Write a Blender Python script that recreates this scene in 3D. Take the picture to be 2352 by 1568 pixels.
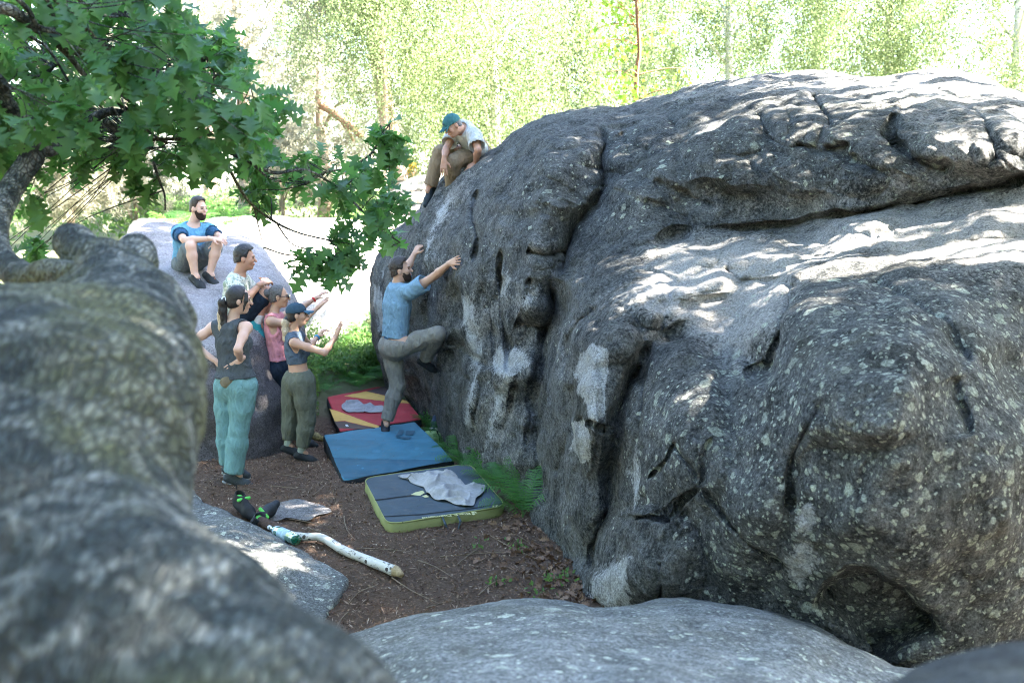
import bpy, bmesh, math, random
import numpy as np
from mathutils import Vector, Matrix

random.seed(7)
RNG = np.random.default_rng(11)
for o in list(bpy.data.objects):
    bpy.data.objects.remove(o)
SC = bpy.context.scene
COL = SC.collection
R = math.radians

# ------------------------------------------------------------------ camera
CAM_Z, PITCH, FPX = 2.5, R(9.0), 35.0 / 36.0 * 2352.0
cam_d = bpy.data.cameras.new('camera')
cam = bpy.data.objects.new('camera', cam_d)
COL.objects.link(cam)
cam.location = (0, 0, CAM_Z)
cam.rotation_euler = (R(90) - PITCH, 0, 0)
cam_d.lens, cam_d.sensor_width = 35.0, 36.0
cam_d.clip_start, cam_d.clip_end = 0.05, 900.0
cam_d.dof.use_dof = True
cam_d.dof.focus_distance = 6.8
cam_d.dof.aperture_fstop = 2.4
SC.camera = cam

# ------------------------------------------------------------------ sky, sun, exposure
SUN_DIR = Vector((0.74, -0.06, 0.72)).normalized()      # towards the sun
world = bpy.data.worlds.new('World')
SC.world = world
world.use_nodes = True
wn = world.node_tree
wn.nodes.clear()
sky = wn.nodes.new('ShaderNodeTexSky')
sky.sky_type = 'NISHITA'
sky.sun_disc = False
sky.sun_elevation = math.asin(SUN_DIR.z)
sky.sun_rotation = math.atan2(SUN_DIR.x, SUN_DIR.y)
sky.air_density, sky.dust_density, sky.ozone_density = 1.0, 1.0, 1.0
bg = wn.nodes.new('ShaderNodeBackground')
bg.inputs['Strength'].default_value = 0.08
wo = wn.nodes.new('ShaderNodeOutputWorld')
wn.links.new(sky.outputs[0], bg.inputs[0])
wn.links.new(bg.outputs[0], wo.inputs[0])
sun_d = bpy.data.lights.new('sun', 'SUN')
sun_d.energy = 5.0
sun_d.angle = R(0.53)
sun_d.color = (1.0, 0.925, 0.83)
sun = bpy.data.objects.new('sun', sun_d)
COL.objects.link(sun)
sun.rotation_euler = SUN_DIR.to_track_quat('Z', 'Y').to_euler()
vs = SC.view_settings
vs.view_transform, vs.look = 'Standard', 'None'
vs.exposure, vs.gamma = 4.35, 1.0
SC.render.engine = 'CYCLES'
cy = SC.cycles
cy.use_denoising = True
cy.denoiser = 'OPENIMAGEDENOISE'
cy.denoising_input_passes = 'RGB_ALBEDO_NORMAL'
cy.denoising_prefilter = 'ACCURATE'
cy.filter_width = 1.0
cy.max_bounces, cy.diffuse_bounces, cy.transparent_max_bounces = 7, 3, 12
cy.glossy_bounces, cy.transmission_bounces = 3, 5
cy.caustics_reflective = cy.caustics_refractive = False

# ------------------------------------------------------------------ helpers
_cp, _sp = math.cos(PITCH), math.sin(PITCH)

def pts(px, py, Y):
    """photo position (2352 x 1568 frame) and forward distance in metres -> world point(s)"""
    px, py, Y = np.broadcast_arrays(np.asarray(px, float), np.asarray(py, float), np.asarray(Y, float))
    cx, cyy = (px - 1176.0) / FPX, (784.0 - py) / FPX
    dy, dz = _cp + cyy * _sp, -_sp + cyy * _cp
    t = Y / dy
    return np.stack([cx * t, Y, CAM_Z + dz * t], -1)

def at(px, py, Y):
    return Vector(pts(px, py, Y).tolist())

def to_px(P):
    P = np.asarray(P, float)
    x, y, z = P[..., 0], P[..., 1], P[..., 2] - CAM_Z
    d = y * _cp - z * _sp
    u = y * _sp + z * _cp
    return np.stack([1176 + FPX * x / d, 784 - FPX * u / d], -1)

_perm = np.random.default_rng(5).permutation(256)
_perm = np.concatenate([_perm, _perm, _perm])
_val = np.random.default_rng(6).uniform(-1, 1, 1024)

def vnoise(p):
    """smooth value noise, p (...,3) -> -1..1"""
    p = np.asarray(p, float)
    i = np.floor(p).astype(int)
    f = p - i
    f = f * f * f * (f * (f * 6 - 15) + 10)
    i &= 255
    out = 0
    for a in (0, 1):
        for b in (0, 1):
            for c in (0, 1):
                h = _val[_perm[_perm[_perm[(i[..., 0] + a) & 255] + ((i[..., 1] + b) & 255)] + ((i[..., 2] + c) & 255)]]
                w = (f[..., 0] if a else 1 - f[..., 0]) * (f[..., 1] if b else 1 - f[..., 1]) * (f[..., 2] if c else 1 - f[..., 2])
                out = out + w * h
    return out

def fbm(p, octaves=4, lac=2.03, gain=0.5):
    p = np.asarray(p, float)
    s, a = 0, 1.0
    for k in range(octaves):
        s = s + a * vnoise(p + 17.3 * k)
        p = p * lac
        a *= gain
    return s

def sstep(a, b, x):
    t = np.clip((x - a) / (b - a), 0, 1)
    return t * t * (3 - 2 * t)

def new_mesh(name, verts, faces, smooth=True):
    """faces: (n,3) or (n,4) array, or list of such arrays / python lists"""
    me = bpy.data.meshes.new(name)
    verts = np.asarray(verts, np.float32)
    if isinstance(faces, np.ndarray):
        faces = [faces]
    if len(faces) and isinstance(faces[0], np.ndarray):
        loops = np.concatenate([f.ravel() for f in faces]).astype(np.int32)
        tot = np.concatenate([np.full(len(f), f.shape[1], np.int32) for f in faces])
        me.vertices.add(len(verts))
        me.vertices.foreach_set('co', verts.ravel())
        me.loops.add(len(loops))
        me.loops.foreach_set('vertex_index', loops)
        me.polygons.add(len(tot))
        st = np.concatenate([[0], np.cumsum(tot)[:-1]]).astype(np.int32)
        me.polygons.foreach_set('loop_start', st)
        me.polygons.foreach_set('loop_total', tot)
        me.update(calc_edges=True)
    else:
        me.from_pydata([tuple(map(float, v)) for v in verts], [], [tuple(map(int, f)) for f in faces])
        me.update()
    if smooth:
        me.polygons.foreach_set('use_smooth', np.ones(len(me.polygons), bool))
    return me

def obj(name, me, mat=None, parent=None):
    o = bpy.data.objects.new(name, me)
    COL.objects.link(o)
    if mat is not None and me is not None and not me.materials:
        me.materials.append(mat)
    if parent is not None:
        o.parent = parent
        o.matrix_parent_inverse = parent.matrix_basis.inverted()
    return o

def tag(o, label=None, cat=None, group=None, kind=None):
    if label: o['label'] = label
    if cat: o['category'] = cat
    if group: o['group'] = group
    if kind: o['kind'] = kind
    return o

def empty(name, loc, label=None, cat=None, group=None):
    o = bpy.data.objects.new(name, None)
    o.empty_display_size = 0.1
    COL.objects.link(o)
    o.location = loc
    return tag(o, label, cat, group)

def colour_attr(me, name, arr):
    a = me.attributes.new(name, 'FLOAT_COLOR', 'POINT')
    c = np.ones((len(arr), 4), np.float32)
    c[:, :arr.shape[1]] = arr
    a.data.foreach_set('color', c.ravel())

# ---- node helpers
class NT:
    def __init__(self, name):
        self.m = bpy.data.materials.new(name)
        self.m.use_nodes = True
        self.t = self.m.node_tree
        self.t.nodes.clear()
        self.out = self.n('ShaderNodeOutputMaterial')
    def n(self, typ, **kw):
        x = self.t.nodes.new(typ)
        for k, v in kw.items():
            if k.startswith('i_'):
                x.inputs[int(k[2:])].default_value = v
            else:
                setattr(x, k, v)
        return x
    def l(self, a, b):
        self.t.links.new(a, b)
    def setin(self, node, key, v):
        if hasattr(v, 'is_output') or isinstance(v, bpy.types.NodeSocket):
            self.l(v, node.inputs[key])
        else:
            node.inputs[key].default_value = v
    def pos(self, kind='Object'):
        return self.n('ShaderNodeTexCoord').outputs[kind]
    def geo(self):
        return self.n('ShaderNodeNewGeometry').outputs['Position']
    def mapping(self, vec, scale=(1, 1, 1), loc=(0, 0, 0), rot=(0, 0, 0)):
        m = self.n('ShaderNodeMapping')
        self.l(vec, m.inputs[0])
        m.inputs['Scale'].default_value = scale
        m.inputs['Location'].default_value = loc
        m.inputs['Rotation'].default_value = rot
        return m.outputs[0]
    def noise(self, vec, scale, detail=4, rough=0.55, dist=0.0):
        x = self.n('ShaderNodeTexNoise')
        self.l(vec, x.inputs['Vector'])
        x.inputs['Scale'].default_value = scale
        x.inputs['Detail'].default_value = detail
        x.inputs['Roughness'].default_value = rough
        x.inputs['Distortion'].default_value = dist
        return x.outputs['Fac']
    def voronoi(self, vec, scale, feature='F1', rnd=1.0):
        x = self.n('ShaderNodeTexVoronoi')
        x.feature = feature
        self.l(vec, x.inputs['Vector'])
        x.inputs['Scale'].default_value = scale
        x.inputs['Randomness'].default_value = rnd
        return x
    def ramp(self, fac, stops):
        x = self.n('ShaderNodeValToRGB')
        self.l(fac, x.inputs[0])
        e = x.color_ramp.elements
        while len(e) < len(stops):
            e.new(0.5)
        for i, (p, c) in enumerate(stops):
            e[i].position = p
            e[i].color = (c, c, c, 1) if isinstance(c, (int, float)) else (*c, 1)
        return x.outputs[0]
    def mix(self, fac, a, b, typ='MIX'):
        x = self.n('ShaderNodeMix', data_type='RGBA', blend_type=typ)
        for k, v in ((0, fac), (6, a), (7, b)):
            if isinstance(v, bpy.types.NodeSocket):
                self.l(v, x.inputs[k])
            elif k == 0:
                x.inputs[0].default_value = v
            else:
                x.inputs[k].default_value = (*v, 1) if len(v) == 3 else v
        return x.outputs[2]
    def math(self, op, a, b=None, c=None, clamp=False):
        x = self.n('ShaderNodeMath', operation=op, use_clamp=clamp)
        for k, v in enumerate((a, b, c)):
            if v is None: continue
            if isinstance(v, bpy.types.NodeSocket):
                self.l(v, x.inputs[k])
            else:
                x.inputs[k].default_value = v
        return x.outputs[0]
    def attr(self, name):
        x = self.n('ShaderNodeAttribute', attribute_name=name)
        return x
    def sep(self, col):
        x = self.n('ShaderNodeSeparateColor')
        self.l(col, x.inputs[0])
        return x.outputs
    def bump(self, h, strength=0.5, dist=0.02, normal=None):
        x = self.n('ShaderNodeBump')
        x.inputs['Strength'].default_value = strength
        x.inputs['Distance'].default_value = dist
        self.l(h, x.inputs['Height'])
        if normal is not None:
            self.l(normal, x.inputs['Normal'])
        return x.outputs[0]
    def bsdf(self, color, rough=0.8, normal=None, spec=0.3, **kw):
        b = self.n('ShaderNodeBsdfPrincipled')
        if isinstance(color, bpy.types.NodeSocket):
            self.l(color, b.inputs['Base Color'])
        else:
            b.inputs['Base Color'].default_value = (*color, 1)
        if isinstance(rough, bpy.types.NodeSocket):
            self.l(rough, b.inputs['Roughness'])
        else:
            b.inputs['Roughness'].default_value = rough
        b.inputs['Specular IOR Level'].default_value = spec
        if normal is not None:
            self.l(normal, b.inputs['Normal'])
        for k, v in kw.items():
            b.inputs[k.replace('_', ' ')].default_value = v
        self.l(b.outputs[0], self.out.inputs['Surface'])
        return b
# ------------------------------------------------------------------ rock
def rock_material(name, dark, mid, pale, lichen=(0.52, 0.54, 0.47), bump=1.0, spot=1.0, streak=0.0, white=(0.50, 0.51, 0.50)):
    """weathered sandstone. point attribute 'mask': R paler stone, G lichen spots, B white patches"""
    t = NT(name)
    P = t.geo()
    m = t.sep(t.attr('mask').outputs['Color'])
    n_big = t.noise(P, 1.3, 6, 0.6, 0.3)
    n_mid = t.noise(P, 6.0, 8, 0.68, 0.4)
    n_fine = t.noise(P, 42.0, 6, 0.75)
    n_grit = t.noise(P, 80.0, 4, 0.8)
    a = t.math('ADD', t.math('MULTIPLY', n_mid, 0.65), t.math('MULTIPLY', n_big, 0.35))
    a = t.math('ADD', a, t.math('MULTIPLY', t.math('SUBTRACT', n_fine, 0.5), 0.95))
    col = t.mix(t.ramp(a, [(0.36, 0.0), (0.64, 1.0)]), dark, mid)
    # rain streaks down the steep faces
    sp = t.mapping(P, (9.0, 9.0, 0.9))
    st = t.noise(sp, 1.6, 7, 0.72, 0.6)
    stf = t.ramp(st, [(0.50, 0.0), (0.68, 1.0)])
    col = t.mix(t.math('MULTIPLY', stf, streak), col, pale)
    # paler stone
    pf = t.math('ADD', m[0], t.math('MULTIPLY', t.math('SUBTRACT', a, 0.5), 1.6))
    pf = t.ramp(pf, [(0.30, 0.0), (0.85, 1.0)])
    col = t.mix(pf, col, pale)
    # iron-brown and green tints
    tint = t.noise(P, 2.3, 5, 0.6, 1.0)
    col = t.mix(t.math('MULTIPLY', t.ramp(tint, [(0.52, 0.0), (0.75, 1.0)]), 0.38), col, (0.13, 0.125, 0.09))
    # lichen discs, three sizes
    warp = t.n('ShaderNodeVectorMath', operation='ADD')
    wv = t.n('ShaderNodeTexNoise')
    t.l(P, wv.inputs['Vector'])
    wv.inputs['Scale'].default_value = 22.0
    wv.inputs['Detail'].default_value = 4
    ws = t.n('ShaderNodeVectorMath', operation='SCALE')
    t.l(wv.outputs['Color'], ws.inputs[0])
    ws.inputs['Scale'].default_value = 0.05
    t.l(P, warp.inputs[0])
    t.l(ws.outputs[0], warp.inputs[1])
    tot = None
    for sc, keep, rad in ((9.0, 0.62, 0.36), (17.0, 0.56, 0.38), (40.0, 0.58, 0.42)):
        v = t.voronoi(warp.outputs[0], sc)
        rnd = t.sep(v.outputs['Color'])
        # cells whose random value clears the local lichen density carry a disc
        dens = t.math('SUBTRACT', t.math('ADD', m[1], t.math('MULTIPLY', t.math('SUBTRACT', n_big, 0.5), 1.1)), 0.5)
        on = t.math('GREATER_THAN', t.math('ADD', rnd[0], t.math('MULTIPLY', dens, 0.9)), keep + 0.17)
        r = t.math('ADD', t.math('MULTIPLY', rnd[1], rad * 0.75), rad * 0.35)
        disc = t.math('MULTIPLY', t.math('SUBTRACT', r, v.outputs['Distance']), 14.0, clamp=True)
        disc = t.math('MULTIPLY', disc, on)
        disc = t.math('MULTIPLY', disc, t.math('ADD', t.math('MULTIPLY', rnd[2], 0.55), 0.45))
        tot = disc if tot is None else t.math('MAXIMUM', tot, disc)
    tot = t.math('MULTIPLY', tot, t.ramp(n_fine, [(0.30, 0.35), (0.52, 1.0)]))
    lc = t.mix(t.noise(P, 3.0, 3), lichen, (lichen[0] * 0.78, lichen[1] * 0.84, lichen[2] * 0.70))
    col = t.mix(t.math('MULTIPLY', tot, 1.0 * spot), col, lc)
    # white patches with ragged edges
    we = t.math('ADD', m[2], t.math('MULTIPLY', t.math('SUBTRACT', n_mid, 0.5), 0.9))
    we = t.math('ADD', we, t.math('MULTIPLY', t.math('SUBTRACT', n_fine, 0.5), 0.9))
    wf = t.math('MULTIPLY', t.ramp(we, [(0.44, 0.0), (0.66, 1.0)]), t.ramp(st, [(0.30, 0.35), (0.52, 1.0)]))
    col = t.mix(t.math('MULTIPLY', wf, 0.85), col, t.mix(n_fine, tuple(c * 0.8 for c in white), white))
    # grit
    col = t.mix(1.0, col, t.ramp(n_grit, [(0.34, 0.36), (0.66, 1.70)]), 'MULTIPLY')
    h = t.math('ADD', t.math('MULTIPLY', n_mid, 0.9), t.math('MULTIPLY', n_fine, 0.42))
    h = t.math('ADD', h, t.math('MULTIPLY', n_grit, 0.22))
    h = t.math('ADD', h, t.math('MULTIPLY', tot, 0.10))
    nb = t.bump(h, 0.55 * bump, 0.09)
    t.bsdf(col, 0.9, nb, 0.22)
    return t.m

def seg_dist(px, py, line):
    """distance of points to a polyline, plus signed side and position along it (0..1)"""
    best = np.full(px.shape, 1e9)
    side = np.zeros(px.shape)
    along = np.zeros(px.shape)
    n = len(line) - 1
    for k in range(n):
        (x0, y0), (x1, y1) = line[k], line[k + 1]
        dx, dy = x1 - x0, y1 - y0
        L2 = dx * dx + dy * dy + 1e-9
        s = np.clip(((px - x0) * dx + (py - y0) * dy) / L2, 0, 1)
        ex, ey = px - x0 - s * dx, py - y0 - s * dy
        d = np.hypot(ex, ey)
        better = d < best
        best = np.where(better, d, best)
        side = np.where(better, np.sign(dx * (py - y0) - dy * (px - x0)), side)
        along = np.where(better, (k + s) / n, along)
    return best, side, along

def in_poly(px, py, poly, soft):
    """soft inside mask of a polygon"""
    inside = np.zeros(px.shape, bool)
    n = len(poly)
    for k in range(n):
        (x0, y0), (x1, y1) = poly[k], poly[(k + 1) % n]
        if y0 == y1: continue
        c = ((y0 > py) != (y1 > py)) & (px < (x1 - x0) * (py - y0) / (y1 - y0) + x0)
        inside ^= c
    d, _, _ = seg_dist(px, py, list(poly) + [poly[0]])
    return np.clip(0.5 + np.where(inside, d, -d) / (2 * soft), 0, 1)

def smooth_closed(P, n):
    """resample a closed polygon with Catmull-Rom"""
    P = np.asarray(P, float)
    m = len(P)
    t = np.arange(n) / n * m
    i = np.floor(t).astype(int)
    f = (t - i)[:, None]
    p0, p1, p2, p3 = (P[(i + k) % m] for k in (-1, 0, 1, 2))
    return 0.5 * (2 * p1 + (p2 - p0) * f + (2 * p0 - 5 * p1 + 4 * p2 - p3) * f ** 2 + (3 * p1 - p0 - 3 * p2 + p3) * f ** 3)

class Rock:
    """A boulder as a closed shell: a surveyed front (control points carry their own distance), rounded rim, and a bulging back."""
    def __init__(self, outline, ctrl, centre, rim=0.5, rim_w=0.10, smooth=0.002):
        self.c = np.array(centre, float)
        o = smooth_closed(outline, 1440)
        ang = np.unwrap(np.arctan2(o[:, 1] - self.c[1], o[:, 0] - self.c[0]))
        if ang[-1] < ang[0]:
            o, ang = o[::-1], ang[::-1]
        self.ang0 = ang[0]
        a = np.maximum.accumulate(ang + np.arange(len(ang)) * 1e-9)
        self.oa = np.concatenate([a, [a[0] + 2 * np.pi]])
        self.orad = np.concatenate([np.hypot(*(o - self.c).T), [np.hypot(*(o[0] - self.c))]])
        K = np.asarray(ctrl, float)
        self.kp = K[:, :2] / 1000.0
        n = len(K)
        r = np.linalg.norm(self.kp[:, None] - self.kp[None], axis=-1)
        A = np.zeros((n + 3, n + 3))
        A[:n, :n] = self._u(r) + np.eye(n) * smooth
        A[:n, n] = 1
        A[:n, n + 1:] = self.kp
        A[n, :n] = 1
        A[n + 1:, :n] = self.kp.T
        self.w = np.linalg.solve(A, np.concatenate([K[:, 2], np.zeros(3)]))
        self.rim, self.rim_w = rim, rim_w
        self.creases, self.domes, self.steps, self.billows = [], [], [], []

    @staticmethod
    def _u(r):
        return r * r * np.log(r + 1e-9)

    def radius(self, px, py):
        a = np.arctan2(py - self.c[1], px - self.c[0])
        a = self.oa[0] + np.mod(a - self.oa[0], 2 * np.pi)
        return np.interp(a, self.oa, self.orad)

    def depth(self, px, py):
        px, py = np.asarray(px, float), np.asarray(py, float)
        shp = px.shape
        x, y = px.ravel(), py.ravel()
        out = np.empty(x.shape)
        n = len(self.kp)
        for s in range(0, len(x), 40000):
            q = np.stack([x[s:s + 40000], y[s:s + 40000]], -1) / 1000.0
            r = np.linalg.norm(q[:, None] - self.kp[None], axis=-1)
            out[s:s + 40000] = self._u(r) @ self.w[:n] + self.w[n] + q @ self.w[n + 1:]
        out = out.reshape(shp)
        # wander so no crease is ruler-straight
        q = np.stack([px / 60.0, py / 60.0, np.zeros(shp)], -1)
        wx, wy = px + 7 * vnoise(q), py + 7 * vnoise(q + 31.7)
        for (cx, cyy, rx, ry, rot, h, p) in self.domes:
            c_, s_ = math.cos(R(rot)), math.sin(R(rot))
            u = ((wx - cx) * c_ + (wy - cyy) * s_) / rx
            v = (-(wx - cx) * s_ + (wy - cyy) * c_) / ry
            out = out - h * np.clip(1 - u * u - v * v, 0, 1) ** p
        for (poly, soft, sx, sy, rot, amp, seed) in self.billows:      # rounded swells parted by sharp furrows
            c_, s_ = math.cos(R(rot)), math.sin(R(rot))
            u, v = (px * c_ + py * s_) / sx, (-px * s_ + py * c_) / sy
            q2 = np.stack([u, v, np.full(shp, seed)], -1)
            q2 = q2 + 0.45 * np.stack([vnoise(q2 * 1.1 + 3), vnoise(q2 * 1.1 + 8), np.zeros(shp)], -1)
            b = np.abs(vnoise(q2)) ** 0.8 + 0.22 * np.abs(vnoise(q2 * 2.3 + 5)) ** 0.8
            out = out - amp * b * in_poly(px, py, poly, soft)
        for (line, w, d) in self.creases:
            dist, _, al = seg_dist(wx, wy, line)
            taper = sstep(0, 0.12, al) * sstep(1, 0.88, al)
            out = out + d * taper * np.exp(-(dist / w) ** 1.3)
        for (line, h, w, reach) in self.steps:
            dist, side, al = seg_dist(wx, wy, line)
            taper = sstep(0, 0.15, al) * sstep(1, 0.85, al)
            s = side * dist
            out = out + h * taper * sstep(-w, w, s) * np.exp(-np.clip(s, 0, None) / reach) * (s > -w)
        rho = np.clip(np.hypot(px - self.c[0], py - self.c[1]) / self.radius(px, py), 0, 1)
        e = np.clip((rho - (1 - self.rim_w)) / self.rim_w, 0, 1)
        return out + self.rim * (1 - np.sqrt(np.clip(1 - e * e, 0, 1)))

    def point(self, px, py, off=0.0):
        """world point on the surface; off > 0 comes towards the camera"""
        p = pts(px, py, self.depth(np.array([float(px)]), np.array([float(py)])) - off)[0]
        return Vector(p.tolist())

    def build(self, name, mat, pole, nth=900, nrad=420, nback=40, bulge=1.2, rough=(0.03, 0.010), masks=None, gamma=0.85):
        th = self.oa[0] + np.arange(nth) / nth * 2 * np.pi
        rad = np.interp(th, self.oa, self.orad)
        rho = (np.arange(1, nrad + 1) / nrad) ** gamma
        px = self.c[0] + np.cos(th)[None] * rad[None] * rho[:, None]
        py = self.c[1] + np.sin(th)[None] * rad[None] * rho[:, None]
        Y = self.depth(px, py)
        F = pts(px, py, Y)
        edge = F[-1]
        vd = edge - np.array([0, 0, CAM_Z])
        vd /= np.linalg.norm(vd, axis=1, keepdims=True)
        pole = np.asarray(pole, float)
        s = (np.arange(1, nback + 1) / nback)[:, None, None] * (np.pi / 2)
        B = edge[None] + (pole - edge)[None] * (1 - np.cos(s)) + vd[None] * (bulge * np.sin(2 * s) * 0.5)
        cpt = pts(self.c[0], self.c[1], self.depth(self.c[:1], self.c[1:]))
        V = np.concatenate([F, B[:-1]], 0)
        nr = len(V)
        idx = np.arange(nr * nth).reshape(nr, nth)
        a, b = idx[:-1], idx[1:]
        q = np.stack([a, np.roll(a, -1, 1), np.roll(b, -1, 1), b], -1).reshape(-1, 4)
        ic, ip = nr * nth, nr * nth + 1
        t1 = np.stack([np.full(nth, ic), np.roll(idx[0], -1), idx[0]], -1)
        t2 = np.stack([np.full(nth, ip), idx[-1], np.roll(idx[-1], -1)], -1)
        flat = np.concatenate([V.reshape(-1, 3), cpt.reshape(1, 3), pole.reshape(1, 3)])
        # normals from the grid, then displaced relief
        me = new_mesh(name, flat, [q, t1, t2])
        nrm = np.empty(len(flat) * 3, np.float32)
        me.vertices.foreach_get('normal', nrm)
        nrm = nrm.reshape(-1, 3).astype(float)
        big, small = rough
        d = big * fbm(flat * 2.1, 3) + small * fbm(flat * 8.0 + 40, 3)
        pit = fbm(flat * 5.0 + 9, 3)
        d -= small * 2.2 * np.clip(pit - 0.55, 0, 1)
        flat = flat + nrm * d[:, None]
        if np.mean(nrm[:nth * (nrad // 2), 1]) > 0:      # make normals face the camera
            me = new_mesh(name, flat, [q[:, ::-1], t1[:, ::-1], t2[:, ::-1]])
        else:
            me = new_mesh(name, flat, [q, t1, t2])
        M = np.zeros((len(flat), 3))
        ppx = np.concatenate([px.ravel()]), np.concatenate([py.ravel()])
        if masks is not None:
            m = masks(ppx[0], ppx[1], flat[:len(ppx[0])])
            M[:len(ppx[0])] = m
            M[len(ppx[0]):] = np.mean(m, 0)
        colour_attr(me, 'mask', M)
        o = obj(name, me, mat)
        return o
# ------------------------------------------------------------------ ground height
def ground_z(x, y):
    x, y = np.asarray(x, float), np.asarray(y, float)
    z = -0.10 * np.clip(y - 8.0, 0, 2.0)
    rise = sstep(11.3, 17.0, y - 0.25 * np.clip(x + 2.0, -6, 6))
    z = z + 1.65 * rise + 0.020 * np.clip(y - 16, 0, 60)
    z = z + 0.10 * sstep(-1.8, -4.5, x) * sstep(10, 7, y)
    q = np.stack([x, y, np.zeros_like(x + y)], -1)
    z = z + 0.030 * vnoise(q * 1.1) + 0.012 * vnoise(q * 3.7 + 5) + 0.25 * vnoise(q * 0.22) * sstep(13, 20, y)
    return z

def zpt(lst, x0, y0, s):
    """zoomed-photo coordinates -> 2352 frame"""
    return [((x0 + x / s) / 1.08844, (y0 + y / s) / 1.08844) for x, y in lst]

# ------------------------------------------------------------------ the big boulder
outline = [(975, 1000), (1060, 1110), (1150, 1175), (1225, 1275), (1285, 1350), (1350, 1450), (1450, 1590), (1700, 1690),
           (2100, 1750), (2500, 1720), (2750, 1500), (2820, 1000), (2750, 600), (2600, 330), (2450, 252), (2352, 213), (2280, 185),
           (2200, 168), (2050, 176), (1900, 166), (1780, 168), (1700, 178), (1620, 192), (1560, 212), (1500, 224), (1420, 250),
           (1330, 254), (1260, 262), (1190, 295), (1130, 340), (1080, 362), (1030, 400), (985, 440), (940, 500), (890, 540),
           (860, 600), (848, 660), (852, 750), (880, 860), (925, 940)]
ctrl = [
    # left wall, receding from the near corner to the far end
    (1355, 1370, 5.80), (1290, 1270, 6.50), (1240, 1210, 7.00), (1155, 1110, 8.20), (1075, 1070, 8.85), (1000, 980, 10.5), (940, 940, 11.6),
    (1350, 1200, 5.95), (1350, 1000, 6.10), (1350, 830, 6.40), (1350, 700, 6.95), (1345, 560, 7.9), (1340, 420, 8.6), (1350, 330, 9.1), (1360, 270, 10.0),
    (1260, 1100, 6.9), (1250, 960, 7.0), (1245, 800, 7.45), (1240, 640, 7.9), (1240, 500, 8.3), (1245, 390, 8.8), (1250, 310, 9.4), (1260, 275, 10.2),
    (1150, 960, 8.25), (1150, 800, 8.35), (1150, 640, 8.55), (1150, 500, 8.9), (1150, 410, 9.5), (1150, 350, 10.3),
    (1060, 960, 9.2), (1050, 850, 9.45), (1050, 740, 9.40), (1050, 620, 9.35), (1050, 500, 9.8), (1060, 420, 10.3), (1070, 375, 10.9),
    (980, 860, 10.4), (965, 740, 10.5), (965, 620, 10.4), (985, 520, 10.6), (1000, 450, 10.9),
    (900, 850, 11.6), (890, 700, 11.5), (895, 600, 11.5), (930, 530, 11.4),
    # nose and lower front
    (1450, 1480, 5.35), (1450, 1300, 5.45), (1450, 1100, 5.60), (1450, 930, 5.95), (1450, 780, 6.25), (1450, 670, 6.75), (1450, 560, 7.55), (1450, 440, 8.2), (1450, 330, 8.8), (1450, 265, 9.9),
    (1550, 1500, 5.15), (1550, 1350, 5.15), (1550, 1150, 5.25), (1550, 980, 5.45), (1550, 820, 5.85), (1550, 700, 6.35), (1550, 610, 6.95), (1550, 540, 7.60), (1550, 450, 7.85), (1550, 340, 8.4), (1550, 250, 9.6),
    (1700, 1560, 4.95), (1700, 1350, 4.85), (1700, 1150, 4.90), (1700, 960, 5.15), (1700, 820, 5.60), (1700, 700, 6.05), (1700, 600, 6.75), (1700, 530, 7.45), (1700, 450, 7.55), (1700, 340, 7.95), (1700, 250, 8.7), (1700, 200, 9.7),
    (1850, 1600, 4.85), (1850, 1300, 4.60), (1850, 1100, 4.62), (1850, 930, 4.85), (1850, 800, 5.15), (1850, 690, 5.60), (1850, 600, 6.50), (1850, 510, 7.35), (1850, 440, 7.25), (1850, 330, 7.6), (1850, 240, 8.35), (1850, 190, 9.5),
    (2100, 1650, 4.60), (2100, 1500, 4.50), (2100, 1300, 4.30), (2100, 1100, 4.30), (2100, 930, 4.50), (2100, 800, 4.80), (2100, 690, 5.25), (2100, 590, 6.00), (2100, 480, 6.95), (2100, 400, 6.85), (2100, 300, 7.15), (2100, 230, 7.8), (2100, 190, 9.0),
    (2300, 1600, 4.65), (2300, 1300, 4.45), (2300, 1100, 4.45), (2300, 930, 4.70), (2300, 800, 5.00), (2300, 680, 5.45), (2300, 540, 6.10), (2300, 440, 6.60), (2300, 340, 6.65), (2300, 260, 7.2), (2300, 215, 8.4),
    (2500, 1500, 4.9), (2500, 1100, 4.8), (2500, 800, 5.3), (2500, 500, 6.2), (2500, 330, 7.0), (2700, 1300, 5.8), (2700, 900, 5.8), (2680, 600, 6.6), (2750, 1000, 6.6)]
big = Rock(outline, ctrl, (1700, 880), rim=0.45, rim_w=0.07)
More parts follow.
